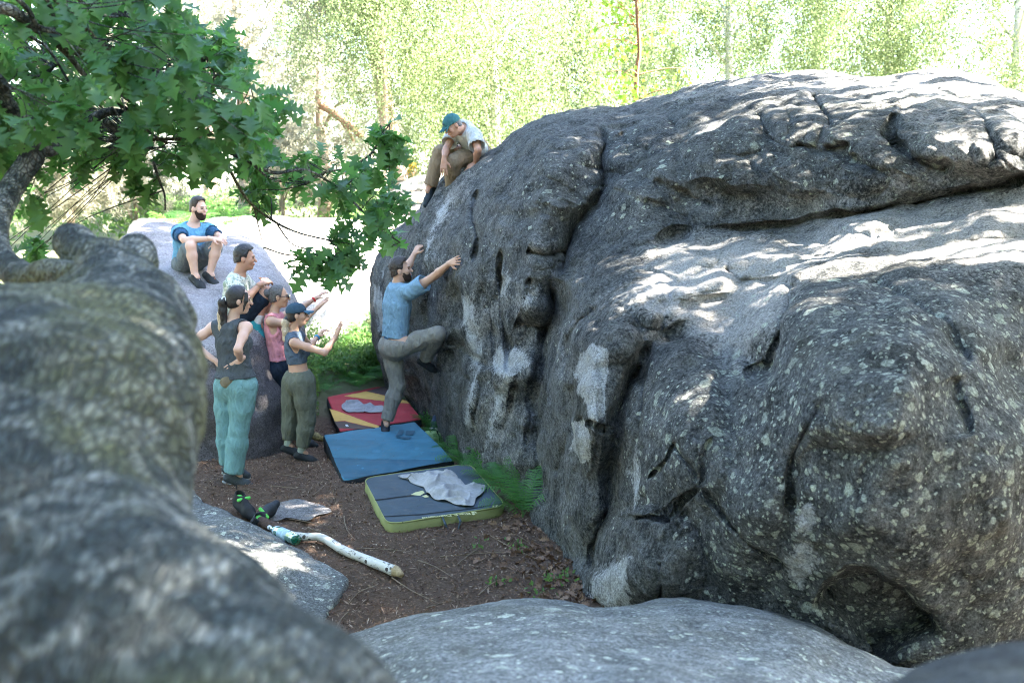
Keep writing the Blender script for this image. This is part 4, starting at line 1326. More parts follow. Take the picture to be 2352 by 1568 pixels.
pk = Field().ell(A.J['pelvis'] + V3((-.035, -.135, .012)), np.stack([unit((1, .2, 0)), unit((.0, 1, .1)), unit((0, 0, 1))]), (.055, .012, .050))
field_obj('back_pocket', [(pk, .005)], cloth_mat('brown_patch', (0.20, 0.17, 0.12)), A.root)
M_shoe_grey = simple_mat('grey_trainer', (0.045, 0.055, 0.062), 0.75, 120, 0.5)
M_sole_grey = simple_mat('grey_sole', (0.30, 0.31, 0.30), 0.8)
for q in 'lr': A.shoe(q, M_shoe_grey, M_sole_grey, 1.08, trim=M_white_trim if q == 'r' else None)

# ---------------------------------------------------------------- woman in the cap
C = Person('woman in navy cap, cropped slate top and olive trousers with raised hands', joints(9.15,
    base=(690, 1055), head=(683, 724), neck=(672, 767), chest=(675, 783), pelvis=(688, 868), shr=(676, 787, -.14), shl=(692, 775, .15),
    elr=(746, 810, -.24), wrr=(772, 771, -.08), ell=(712, 794, .27), wrl=(729, 774, .42), hipr=(698, 876, -.08), hipl=(674, 876, .08),
    knr=(705, 962, -.06), knl=(668, 960, .10), anr=(692, 1038, -.06), anl=(661, 1022, .10), toer=(726, 1046, -.05), toel=(694, 1030, .10)),
    (0.96, 0.22, 0.08), (0.92, 0.36, 0), M_skin_tan, S=0.885, female=True)
C.hair_mat = M_hair_black
C.hand('r', (0.35, 0.05, 0.92), (-0.75, -0.55, 0.3), 0.15, spread=0.22, thumb=-1)
C.hand('l', (0.60, 0.25, 0.70), (-0.6, -0.4, 0.7), 0.75, thumb=1)
C.body()
C.short_hair(M_hair_black, thick=0.006, top=0.004, front=0.060, low=-0.06)
C.cap(M_capblue, M_capbrim)
H, f, u, s = C.J['head'], C.f, C.u, C.s
tail(C, 'ponytail', [H - f * .085 - u * .02, H - f * .115 - u * .05, H - f * .120 - u * .13, H - f * .125 - u * .21, H - f * .115 - u * .27], [.020, .030, .036, .030, .008], M_hair_blond)
hb = Field().cone(H - f * .082 - u * .018, H - f * .105 - u * .036, .030, .031, .005)
field_obj('hair_root', [(hb, .005)], M_hair_black, C.root)
C.trousers(M_olive, g=0.026, ga=0.024, waist=0.075, cuff=0.055, thigh=1.04)
C.tank(M_slate, g=0.014, hem=0.145, hole=0.078, neck=0.085)
band(C, 'l', M_blue_band)
M_shoe_dark = simple_mat('dark_climbing_shoe', (0.018, 0.022, 0.026), 0.6, 80, 0.4)
for q in 'lr': C.shoe(q, M_shoe_dark, None, 1.05, trim=M_sock, sock=M_sock)

# ---------------------------------------------------------------- woman in pink
B = Person('woman in pink tank top and sunglasses spotting with both arms raised', joints(9.85,
    base=(690, 1010), head=(641, 682), neck=(627, 724), chest=(629, 740), pelvis=(640, 842), shr=(622, 738, -.14), shl=(644, 728, .15),
    elr=(686, 746, -.10), wrr=(730, 706, .02), ell=(682, 712, .32), wrl=(724, 686, .40), hipr=(646, 850, -.07), hipl=(634, 850, .08),
    knr=(662, 928, -.02), knl=(652, 925, .10), anr=(694, 1000, .02), anl=(708, 986, .18), toer=(726, 1010, .02), toel=(740, 995, .18)),
    (0.97, 0.15, -0.02), (0.92, 0.36, 0), M_skin_tan, S=0.93, female=True)
B.hair_mat = M_hair_grey
B.hand('r', (0.70, 0.05, 0.65), (-0.6, -0.5, 0.6), 0.2, spread=0.2, thumb=-1)
B.hand('l', (0.75, 0.1, 0.55), (-0.5, -0.3, 0.8), 0.3, spread=0.2, thumb=1)
B.body()
B.short_hair(M_hair_grey, thick=0.012, top=0.012, front=0.062, low=-0.055, wr=0.002)
H, f, u, s = B.J['head'], B.f, B.u, B.s
bn = Field().ell(H - f * .120 + u * .035, np.stack([s, f, u]), (.046, .040, .046))
field_obj('hair_bun', [(bn, .006)], M_hair_grey, B.root, .004, (50, 50, 50))
sg = Field()
for q in (-1, 1):
    sg.ell(H + f * .096 + s * q * .033 + u * .010, np.stack([s, f, u]), (.027, .010, .019), .004)
    sg.cone(H + f * .088 + s * q * .058 + u * .012, H - f * .01 + s * q * .082 + u * .012, .005, .003, .003)
sg.cone(H + f * .103 + s * .02 + u * .014, H + f * .103 - s * .02 + u * .014, .004, .004, .002)
field_obj('sunglasses', [(sg, .003)], simple_mat('dark_lens', (0.01, 0.01, 0.012), 0.15, spec=0.6, bump=0), B.root)
B.trousers(M_navy, g=0.006, ga=0.006, waist=0.085, name='leggings', cuff=0.07, wr=0.0)
B.tank(M_pink, g=0.014, hem=0.070, hole=0.084, neck=0.10)
band(B, 'l', M_red_band)
M_shoe_multi = simple_mat('patterned_climbing_shoe', (0.16, 0.13, 0.05), 0.6, 55, 0.9)
for q in 'lr': B.shoe(q, M_shoe_multi if q == 'l' else M_shoe_dark, None, 1.0, trim=M_sock)

# ---------------------------------------------------------------- the climber
_dep = lambda x, y: float(big.depth(np.array([float(x)]), np.array([float(y)]))[0])
Y0 = 9.9
wr_r = min(_dep(1034, 604), _dep(1045, 598)) - .075 - Y0
kn_r = min(-.24, _dep(1010, 766) - .12 - Y0)
ft_r = _dep(990, 832) - .07 - Y0
D = Person('climber in pale blue tee and grey trousers reaching up the boulder', joints(Y0,
    base=(890, 1003), head=(921, 622), neck=(911, 658), chest=(913, 678), pelvis=(907, 786), shr=(944, 670, -.19), shl=(918, 652, .17),
    elr=(998, 634, -.32), wrr=(1034, 604, wr_r), ell=(936, 614, .33), wrl=(950, 586, .40), hipr=(920, 798, -.09), hipl=(898, 796, .09),
    knr=(1006, 766, kn_r), knl=(913, 884, .05), anr=(976, 824, min(ft_r, .02)), anl=(887, 968, .0), toer=(1000, 836, min(ft_r, .02) + .06), toel=(890, 992, -.14)),
    (0.93, 0.02, 0.16), (0.80, 0.58, 0.05), M_skin_tan, S=1.0)
D.hair_mat = M_hair_brown
D.hand('r', V3(big.point(1072, 590, .035)) - D.J['wrr'], (-0.25, -1, 0.30), 0.10, spread=0.2, thumb=1)
D.hand('l', (0.45, 0.35, 0.80), (-0.6, -0.7, 0.3), 0.7, thumb=1)
D.body()
D.short_hair(M_hair_brown, thick=0.010, top=0.026, front=0.050, wr=0.003)
D.beard(M_beard)
D.trousers(M_stone, g=0.018, ga=0.030, waist=0.045, cuff=0.02)
D.tee(M_lightblue, sleeve=0.52, g=0.020, hem=0.055)
bl = Field().cone(D.J['pelvis'] + D.spine_up * .025, D.J['pelvis'] + D.spine_up * .060, .160, .156, .01, (D.F, 1.45))
bl.cut(D.J['pelvis'] + D.spine_up * .068, D.spine_up); bl.cut(D.J['pelvis'] + D.spine_up * .030, -D.spine_up)
field_obj('waistband', [(bl, .008)], M_denim, D.root)
cp = Field()
h_, k_ = D.J['hipr'], D.J['knr']
d_, n_, s_ = frame(k_ - h_, (0.1, -1, 0.3))
cp.ell(h_ + (k_ - h_) * .58 + n_ * .088, np.stack([d_, n_, s_]), (.095, .016, .070))
field_obj('cargo_pocket', [(cp, .006)], M_stone, D.root)
D.shoe('l', M_shoe_dark, None, 1.05, up=(0.1, 0.35, 0.93))
D.shoe('r', M_shoe_dark, None, 1.0, up=(0.35, -0.2, 0.9), trim=M_orange)

# ---------------------------------------------------------------- older man on top of the boulder
E = Person('older man in green cap and grey tee sitting on the boulder edge', joints(10.95,
    base=(1095, 372, .1), head=(1040, 290, -.22), neck=(1064, 297, -.10), chest=(1070, 304, -.04), pelvis=(1095, 344, .28), shl=(1090, 312, -.22), shr=(1046, 300, .10),
    ell=(1098, 345, -.38), wrl=(1092, 374, -.20), elr=(1025, 342, -.12), wrr=(1020, 366, -.30), hipl=(1092, 350, .18), hipr=(1086, 348, .36),
    knl=(1040, 372, -.14), knr=(1012, 350, .10), anl=(1036, 436, .05), anr=(986, 432, .14), toel=(1010, 452, -.02), toer=(972, 458, .06)),
    (-0.72, -0.42, -0.52), (-0.80, -0.50, -0.15), M_skin_brown, S=0.96, head_up=(-0.35, -0.2, 0.9))
E.hair_mat = M_hair_grey
E.hand('r', (-0.05, -0.15, -1), (-0.3, -1, 0.1), 0.25, spread=0.18, thumb=-1)
E.hand('l', (-0.6, -0.2, -0.6), (0, -0.5, 0.9), 0.2, thumb=1)
E.body()
E.short_hair(M_hair_grey, thick=0.005, top=0.002, front=0.02)
E.cap(M_capgreen, patch=M_capblue)
E.trousers(M_khaki, g=0.024, ga=0.034, waist=0.05, cuff=0.03)
E.tee(M_greytee, sleeve=0.62, g=0.024, hem=0.03)
lf = Field()
for k in range(5):
    c = E.J['chest'] - E.spine_up * .12 + E.F * .155 + E.side * (k - 2.5) * .030
    lf.cone(c, c + E.spine_up * .022 + E.side * .008 * (-1) ** k, .006, .006, .003)
field_obj('chest_print', [(lf, .004)], M_capblue, E.root)
for q in 'lr': E.shoe(q, simple_mat('dark_leather', (0.016, 0.024, 0.030), 0.5, 90, 0.4), None, 1.1, trim=M_capblue)

# ---------------------------------------------------------------- bearded man in the two-tone blue tee
G = Person('bearded man in two-tone blue tee sitting on the smooth boulder', joints(10.82,
    base=(434, 622), head=(456, 480, -.02), neck=(442, 519), chest=(441, 536), pelvis=(432, 600, .05), shr=(410, 534, -.08), shl=(476, 528, .10),
    elr=(424, 552, -.34), wrr=(486, 548, -.36), ell=(512, 548, -.10), wrl=(500, 558, -.30), hipr=(424, 604, -.02), hipl=(450, 600, .04),
    knr=(438, 566, -.38), knl=(498, 564, -.30), anr=(448, 632, -.38), anl=(482, 628, -.32), toer=(468, 648, -.46), toel=(500, 643, -.36)),
    (0.88, -0.46, -0.06), (0.50, -0.86, 0), M_skin_pale, S=0.97)
G.hair_mat = M_hair_brown
G.hand('r', (0.95, 0.05, -0.12), (0, -0.4, 0.9), 0.45, thumb=1)
G.hand('l', (-0.25, -0.25, -0.9), (0.5, -0.8, 0.1), 0.35, thumb=1)
G.body()
G.short_hair(M_hair_brown, thick=0.006, top=0.024, front=0.050)
G.beard(M_beard, g=0.008)
G.shorts(M_greyshort, t1=0.84)
G.tee(M_skyblue, sleeve=0.2, g=0.020, hem=0.0)
for q in 'lr':
    sl = Field()
    a_, e_ = G.J['sh' + q], G.J['el' + q]
    sl.cone(G.J['neck'] - G.spine_up * .03 + (a_ - G.J['neck']) * .30, a_, .086, .076, .03)
    sl.cone(a_, a_ + (e_ - a_) * .60, .076, .068, .03)
    sl.sub(a_ + (e_ - a_) * .86, a_ + (e_ - a_) * 1.4, .085, .085, .004)
    n_ = G.J['neck']
    sl.sub(n_ + G.spine_up * .055 + G.F * .03, n_ + G.spine_up * .10 + G.F * .03, .085, .09, .006)
    field_obj('sleeve', [(sl, .009)], M_denim, G.root, .005)
for q in 'lr': G.shoe(q, M_shoe_dark, None, 1.1, trim=M_white_trim if q == 'r' else M_orange)

# ---------------------------------------------------------------- dark-haired man in the camouflage tee
K = Person('dark-haired man in camouflage tee hugging his knees on the smooth boulder', joints(9.95,
    base=(545, 755), head=(563, 594), neck=(547, 634), chest=(545, 654), pelvis=(543, 730, .05), shr=(533, 656, -.18), shl=(556, 644, .17),
    elr=(560, 690, -.26), wrr=(600, 652, -.14), ell=(580, 676, .22), wrl=(606, 644, .08), hipr=(550, 738, -.07), hipl=(556, 734, .10),
    knr=(607, 676, -.10), knl=(614, 670, .14), anr=(592, 742, -.08), anl=(606, 738, .14), toer=(614, 768, -.04), toel=(626, 758, .18)),
    (0.98, 0.10, -0.04), (0.97, -0.10, 0.0), M_skin_brown, S=1.0)
K.hair_mat = M_hair_black
K.hand('r', (0.55, 0.75, 0.25), (0.3, -0.5, 0.8), 0.8, thumb=-1)
K.hand('l', (0.45, -0.8, 0.1), (0.5, 0.3, 0.8), 0.8, thumb=1)
K.body()
K.short_hair(M_hair_black, thick=0.012, top=0.026, front=0.055, wr=0.003)
K.shorts(M_navy, t1=0.78)
K.tee(M_camo, sleeve=0.6, g=0.024, hem=0.0)
for q in 'lr': K.shoe(q, M_teal_shoe, None, 1.1, trim=M_white_trim if q == 'r' else None, sock=M_white_trim)

# ---------------------------------------------------------------- someone far behind in yellow
W = Person('distant person in bright yellow top crouching behind the pale tree trunk', joints(23.0,
    base=(935, 425), head=(930, 352, .0), neck=(932, 372), chest=(933, 376), pelvis=(938, 412), shl=(922, 378, -.1), shr=(948, 378, .1),
    ell=(905, 395, -.25), wrl=(900, 412, -.3), elr=(955, 398, -.2), wrr=(925, 408, -.35), hipl=(932, 414, -.08), hipr=(944, 414, .08),
    knl=(905, 402, -.35), knr=(920, 402, -.2), anl=(908, 428, -.2), anr=(922, 428, -.1), toel=(896, 430, -.3), toer=(910, 430, -.2)),
    (-0.9, -0.3, -0.2), (-0.85, -0.5, 0), M_skin_tan, S=1.0)
W.hair_mat = M_hair_brown
W.body()
W.short_hair(M_hair_brown)
W.tee(M_yellow, hem=0.0)
W.shorts(M_navy)
for q in 'lr': W.shoe(q, M_shoe_dark)
# ------------------------------------------------------------------ crash pads, towels, log, bottle, shoes
def on_plane(px, py, z):
    p0, p1 = pts(px, py, 1.0), pts(px, py, 2.0)
    d = p1 - p0
    t = (z - p0[..., 2]) / d[..., 2]
    return p0 + d * t[..., None]

def rounded(poly, rad, n=7):
    """polygon (k,2) with rounded corners"""
    P = np.asarray(poly, float)
    out = []
    m = len(P)
    for i in range(m):
        a, b, c = P[i - 1], P[i], P[(i + 1) % m]
        r = min(rad, 0.45 * np.linalg.norm(a - b), 0.45 * np.linalg.norm(c - b))
        p, q = b + unit(a - b) * r, b + unit(c - b) * r
        for t in np.linspace(0, 1, n):
            out.append((1 - t) ** 2 * p + 2 * t * (1 - t) * b + t * t * q)
    return np.array(out)

def densify(poly, step):
    out = []
    for i in range(len(poly)):
        a, b = poly[i], poly[(i + 1) % len(poly)]
        k = max(1, int(np.linalg.norm(b - a) / step))
        for t in range(k):
            out.append(a + (b - a) * t / k)
    return np.array(out)

def ring_mesh(name, rings, cap=None, smooth=True):
    """loft of closed rings (list of (n,3)); cap: optional centre point closing the last ring"""
    n = len(rings[0])
    V = np.concatenate(rings)
    idx = np.arange(len(rings) * n).reshape(len(rings), n)
    q = np.stack([idx[:-1], np.roll(idx[:-1], -1, 1), np.roll(idx[1:], -1, 1), idx[1:]], -1).reshape(-1, 4)
    F = [q]
    if cap is not None:
        V = np.concatenate([V, [cap]])
        c = len(V) - 1
        F.append(np.stack([idx[-1], np.roll(idx[-1], -1), np.full(n, c)], -1))
    return new_mesh(name, V, F, smooth)

def make_pad(name, label, quad, z_top, thick, rad, top_mat, side_mat, wrinkle=0.004, bulge=0.012, piping=None):
    xy = on_plane(np.array([q[0] for q in quad]), np.array([q[1] for q in quad]), np.full(len(quad), z_top))[:, :2]
    if np.sum(xy[:, 0] * np.roll(xy[:, 1], -1) - xy[:, 1] * np.roll(xy[:, 0], -1)) < 0:
        xy = xy[::-1]
    o = densify(rounded(xy, rad), 0.03)
    cen = o.mean(0)
    zb = float(np.min(ground_z(o[:, 0], o[:, 1]))) - 0.01
    root = empty(name, (cen[0], cen[1], z_top - thick), label, 'crash pad')
    def ring(k, z, out=0.0):
        d = o - cen
        L = np.linalg.norm(d, axis=1, keepdims=True)
        p = cen + d * k + d / L * out
        zz = np.full(len(p), z)
        return np.column_stack([p, zz])
    side_r = [ring(1, zb, -0.012), ring(1, z_top - thick * 0.85, 0.004), ring(1, z_top - thick * 0.5, 0.012), ring(1, z_top - thick * 0.12, 0.006), ring(1, z_top - 0.006, -0.004)]
    for r in side_r[1:]:
        r[:, 2] += 0.004 * vnoise(r * 5)
        r[:, :2] += 0.006 * vnoise(r * 9)[:, None]
    obj('side', ring_mesh('side', side_r), side_mat, root)
    def zt(p):
        q = np.column_stack([p, np.zeros(len(p))])
        e = np.clip(1 - (np.linalg.norm(p - cen, axis=1) / np.linalg.norm(o - cen, axis=1).mean()) ** 2, 0, 1)
        return z_top + bulge * e + wrinkle * (vnoise(q * 4.3) + 0.6 * vnoise(q * np.array([19, 7, 1])))
    tops = []
    for k in np.concatenate([[1.0, 0.992], np.linspace(0.96, 0.04, 22)]):
        r = ring(k, z_top, -0.003)
        r[:, 2] = zt(r[:, :2]) - (0.008 if k == 1.0 else 0)
        tops.append(r)
    c = np.array([cen[0], cen[1], zt(cen[None])[0]])
    obj('cover', ring_mesh('cover', tops, c), top_mat, root)
    if piping is not None:
        r0 = ring(1, z_top - 0.003, 0.002)
        rr = []
        for a in np.linspace(0, math.tau, 7)[:-1]:
            r = ring(1, z_top - 0.003 + 0.006 * math.sin(a), 0.001 + 0.006 * math.cos(a))
            rr.append(r)
        rr.append(rr[0])
        obj('piping', ring_mesh('piping', rr), piping, root)
    return root, zt

def panel(name, poly, zt, mat, parent, lift=0.003, step=0.03):
    """flat printed or sewn panel lying on a pad: polygon in photo positions"""
    root_z = parent.location.z
    z0 = float(zt(np.array([[parent.location.x, parent.location.y]]))[0])
    P = on_plane(np.array([p[0] for p in poly]), np.array([p[1] for p in poly]), np.full(len(poly), z0))[:, :2]
    return panel_xy(name, P, zt, mat, parent, lift, step)

def panel_xy(name, P, zt, mat, parent, lift=0.003, step=0.03):
    bm = bmesh.new()
    o = densify(np.asarray(P), step)
    vs_ = [bm.verts.new((p[0], p[1], 0)) for p in o]
    bm.faces.new(vs_)
    bmesh.ops.triangulate(bm, faces=bm.faces[:])
    for _ in range(2):
        long = [e for e in bm.edges if e.calc_length() > step * 1.8]
        if long: bmesh.ops.subdivide_edges(bm, edges=long, cuts=1)
        bmesh.ops.triangulate(bm, faces=bm.faces[:])
    bm.normal_update()
    if sum(f.normal.z for f in bm.faces) < 0:
        bmesh.ops.reverse_faces(bm, faces=bm.faces[:])
    co = np.array([v.co[:2] for v in bm.verts])
    z = zt(co)
    for v, zz in zip(bm.verts, z): v.co.z = zz + lift
    me = bpy.data.meshes.new(name)
    bm.to_mesh(me); bm.free()
    me.polygons.foreach_set('use_smooth', np.ones(len(me.polygons), bool))
    return obj(name, me, mat, parent)

def pad_cloth(name, col, dirt=0.35):
    t = NT(name)
    P = t.geo()
    n, w, d = t.noise(P, 5, 5, 0.6, 0.6), t.noise(P, 320, 2, 0.6), t.noise(P, 19, 6, 0.7, 0.4)
    c = t.mix(1.0, col, t.ramp(n, [(0.3, 0.84), (0.7, 1.12)]), 'MULTIPLY')
    c = t.mix(t.math('MULTIPLY', t.ramp(d, [(0.55, 0.0), (0.74, 1.0)]), dirt), c, (0.16, 0.13, 0.10))
    sp = t.voronoi(P, 24)
    c = t.mix(t.math('MULTIPLY', t.math('LESS_THAN', sp.outputs['Distance'], 0.10), t.math('GREATER_THAN', t.sep(sp.outputs['Color'])[0], 0.72)), c, (0.03, 0.02, 0.015))
    t.bsdf(c, 0.82, t.bump(t.math('ADD', n, t.math('MULTIPLY', w, 0.1)), 0.25, 0.02), 0.25)
    return t.m
M_p_red, M_p_yel, M_p_brn = pad_cloth('pad_red', (0.36, 0.035, 0.045)), pad_cloth('pad_yellow', (0.56, 0.34, 0.09)), pad_cloth('pad_brown', (0.085, 0.058, 0.052))
M_p_blue, M_p_navy, M_p_dark = pad_cloth('pad_blue', (0.050, 0.170, 0.240)), pad_cloth('pad_deep_blue', (0.030, 0.100, 0.150)), pad_cloth('pad_black', (0.012, 0.016, 0.020), 0.15)
M_p_slate, M_p_lime = pad_cloth('pad_slate', (0.058, 0.080, 0.098)), pad_cloth('pad_lime', (0.26, 0.275, 0.11), 0.3)
M_p_print = pad_cloth('pad_print', (0.52, 0.50, 0.26), 0.2)
Z5 = (780, 930, 3.646)

red, red_zt = make_pad('crash_pad', 'red crash pad with yellow and brown stripes, farthest of the three', zpt([(137, 230), (735, 100), (1000, 425), (255, 540)], *Z5), -0.05, 0.11, 0.03, M_p_red, M_p_dark)
for nm, poly, m in (('stripe', [(290, 213), (490, 165), (862, 255), (885, 285), (600, 256)], M_p_yel), ('stripe', [(495, 164), (690, 110), (838, 190), (860, 250)], M_p_brn),
                    ('stripe', [(160, 332), (240, 352), (400, 408), (612, 478), (606, 503), (300, 432), (207, 436)], M_p_yel), ('stripe', [(207, 440), (300, 436), (600, 507), (540, 516), (300, 500), (240, 497)], M_p_brn),
                    ('logo_label', [(290, 465), (325, 460), (345, 488), (305, 492)], M_p_dark), ('logo_mark', [(300, 468), (322, 465), (336, 484), (312, 487)], M_white_trim)):
    panel(nm, zpt(poly, *Z5), red_zt, m, red, 0.003 if nm != 'logo_mark' else 0.006)

blue, blue_zt = make_pad('crash_pad', 'blue crash pad with black sides under the climber, middle of the three', zpt([(105, 572), (935, 450), (1290, 800), (285, 985)], *Z5), 0.025, 0.10, 0.035, M_p_blue, M_p_dark, wrinkle=0.006, bulge=0.006)
panel('front_panel', zpt([(195, 778), (600, 792), (1270, 792), (1280, 802), (800, 890), (295, 972), (240, 880)], *Z5), blue_zt, M_p_navy, blue)
panel('middle_panel', zpt([(135, 602), (560, 620), (1130, 640), (1262, 780), (600, 788), (190, 772)], *Z5), blue_zt, pad_cloth('pad_mid_blue', (0.042, 0.145, 0.205)), blue, 0.002)
for poly in ([(795, 522), (840, 524), (822, 578), (762, 590)], [(862, 530), (940, 538), (920, 580), (850, 575)], [(760, 602), (840, 588), (908, 596), (885, 618)]):
    panel('logo_diamond', zpt(poly, *Z5), blue_zt, M_p_navy, blue, 0.006)

black, black_zt = make_pad('crash_pad', 'slate crash pad with lime green sides, nearest of the three', zpt([(470, 962), (1440, 832), (1770, 1215), (690, 1385)], *Z5), 0.075, 0.13, 0.13, M_p_slate, M_p_lime, wrinkle=0.002, bulge=0.004, piping=M_p_lime)
panel('hinge_seam', zpt([(572, 1162), (900, 1122), (1300, 1085), (1590, 1062), (1592, 1068), (1300, 1092), (900, 1130), (574, 1170)], *Z5), black_zt, M_p_dark, black, 0.004)
panel('strip_seam', zpt([(655, 1310), (1000, 1290), (1400, 1245), (1735, 1190), (1736, 1194), (1400, 1250), (1000, 1296), (656, 1315)], *Z5), black_zt, M_p_dark, black, 0.004)
for poly in ([(900, 1120), (940, 1098), (1010, 1082), (1028, 1104), (985, 1130)], [(1005, 1136), (1040, 1122), (1068, 1142), (1030, 1150)]):
    panel('logo_diamond', zpt(poly, *Z5), black_zt, M_p_print, black, 0.005)
for poly in ([(1448, 1276), (1472, 1268), (1488, 1280), (1466, 1286)], [(1476, 1266), (1496, 1270), (1505, 1282), (1490, 1280)], [(1452, 1288), (1478, 1288), (1492, 1294), (1470, 1300)]):
    panel('logo_diamond', zpt(poly, *Z5), black_zt, M_p_print, black, 0.005, step=0.01)
for poly in ([(1640, 1218), (1660, 1212), (1664, 1230), (1650, 1236)], [(1672, 1214), (1698, 1210), (1690, 1228), (1676, 1232)]):
    panel('logo_mark', zpt(poly, *Z5), black_zt, M_p_print, black, 0.005, step=0.01)

def lettering(body, a, b, zt, height, parent, mat, flip=False):
    """text laid on a pad from photo point a to photo point b"""
    cu = bpy.data.curves.new('lettering', 'FONT')
    cu.body = body
    cu.size = 1.0
    cu.offset = 0.012
    tmp = bpy.data.objects.new('lettering_tmp', cu)
    COL.objects.link(tmp)
    dg = bpy.context.evaluated_depsgraph_get()
    me = bpy.data.meshes.new_from_object(tmp.evaluated_get(dg))
    bpy.data.objects.remove(tmp)
    n = len(me.vertices)
    co = np.empty(n * 3, np.float32)
    me.vertices.foreach_get('co', co)
    co = co.reshape(-1, 3).astype(float)
    z0 = float(zt(np.array([[parent.location.x, parent.location.y]]))[0])
    pa, pb = on_plane(np.array([a[0], b[0]]), np.array([a[1], b[1]]), np.array([z0, z0]))[:, :2]
    w = co[:, 0].max() - co[:, 0].min()
    ex = (pb - pa) / w
    ey = np.array([-ex[1], ex[0]])
    ey = ey / np.linalg.norm(ey) * (height / 0.72)
    xy = pa + (co[:, :1] - co[:, 0].min()) * ex + co[:, 1:2] * ey
    out = np.column_stack([xy, zt(xy) + 0.005]).astype(np.float32)
    me.vertices.foreach_set('co', out.ravel())
    me.update()
    me.materials.clear()
    return obj('lettering', me, mat, parent)
lettering('IMPACT', *zpt([(884, 946), (1042, 928)], *Z5), black_zt, 0.050, black, M_p_print)
lettering('Black Diamond', *zpt([(1435, 1280), (1000, 1322)], *Z5), black_zt, 0.045, black, M_p_print)
# carry handle on the lime side
hq = [on_plane(np.array([q[0]]), np.array([q[1]]), np.array([0.07]))[0] for q in zpt([(1205, 1338), (1345, 1318)], *Z5)]
hn = unit(V3((hq[1] - hq[0])[1::-1].tolist() + [0]) * V3((1, -1, 0)))
hm = (hq[0] + hq[1]) / 2
hd = Field().chain([hq[0] - hn * .03, hq[0] + hn * .018 + V3((0, 0, -.03)), hq[0] * .8 + hq[1] * .2 + hn * .03 + V3((0, 0, -.085)), hm + hn * .032 + V3((0, 0, -.10)),
                    hq[0] * .2 + hq[1] * .8 + hn * .03 + V3((0, 0, -.085)), hq[1] + hn * .018 + V3((0, 0, -.03)), hq[1] - hn * .03], [0.009, .009, .006, .006, .006, .009, .009], 0.006)
field_obj('handle', [(hd, 0.004)], M_p_slate, black)

# ---- towels
def towel(name, label, outline_px, zt, parent_z, height, seed, mat):
    P = on_plane(np.array([p[0] for p in outline_px]), np.array([p[1] for p in outline_px]), np.full(len(outline_px), parent_z))[:, :2]
    o = smooth_closed(P, 200)
    c = o.mean(0)
    k = np.linspace(0.0, 1.0, 60)[1:, None, None]
    XY = c + (o - c)[None] * k
    XY = np.concatenate([np.broadcast_to(c, (1, 200, 2)) + (o - c)[None] * 1e-3, XY])
    q = np.concatenate([XY, np.full(XY.shape[:2] + (1,), seed)], -1)
    wq = q + 0.10 * np.stack([vnoise(q * 4), vnoise(q * 4 + 9), 0 * q[..., 0]], -1)
    ridge = (1 - np.abs(vnoise(wq * np.array([4.5, 7.5, 1])))) ** 2.4 + (1 - np.abs(vnoise(wq * np.array([12, 8, 1]) + 3))) ** 3 * 0.35
    big_ = 0.5 + 0.5 * vnoise(q * 3.1 + 4)
    e = np.concatenate([[0.0], np.linspace(0, 1, 60)[1:]])[:, None]
    Z = zt(XY.reshape(-1, 2)).reshape(XY.shape[:2]) + 0.006 + height * ridge * (0.35 + 0.9 * big_) * (1 - 0.75 * e ** 3)
    idx = np.arange(60 * 200).reshape(60, 200)
    f = np.stack([idx[:-1], idx[1:], np.roll(idx[1:], -1, 1), np.roll(idx[:-1], -1, 1)], -1).reshape(-1, 4)
    me = new_mesh(name, np.concatenate([XY, Z[..., None]], -1).reshape(-1, 3), f)
    ob = obj(name, me, mat)
    md = ob.modifiers.new('thick', 'SOLIDIFY'); md.thickness = 0.004; md.offset = 0
    return tag(ob, label, 'towel')
M_towel = cloth_mat('grey_towel', (0.32, 0.315, 0.31), 0.15, 0.15)
towel('towel', 'crumpled pale grey towel thrown on the slate crash pad', zpt([(785, 985), (900, 968), (1110, 945), (1190, 960), (1235, 938), (1310, 985), (1400, 1060), (1480, 1080), (1588, 1065), (1545, 1150), (1500, 1185), (1465, 1245), (1370, 1250), (1250, 1215), (1120, 1190), (1050, 1140), (1020, 1085), (900, 1030), (860, 1000)], *Z5), black_zt, 0.06, 0.085, 3.3, M_towel)
towel('towel', 'rolled pale grey towel lying on the red crash pad', zpt([(272, 350), (300, 320), (390, 318), (440, 325), (540, 345), (640, 345), (648, 375), (640, 402), (520, 408), (420, 402), (330, 400), (285, 380)], *Z5), red_zt, -0.08, 0.07, 8.1, M_towel)

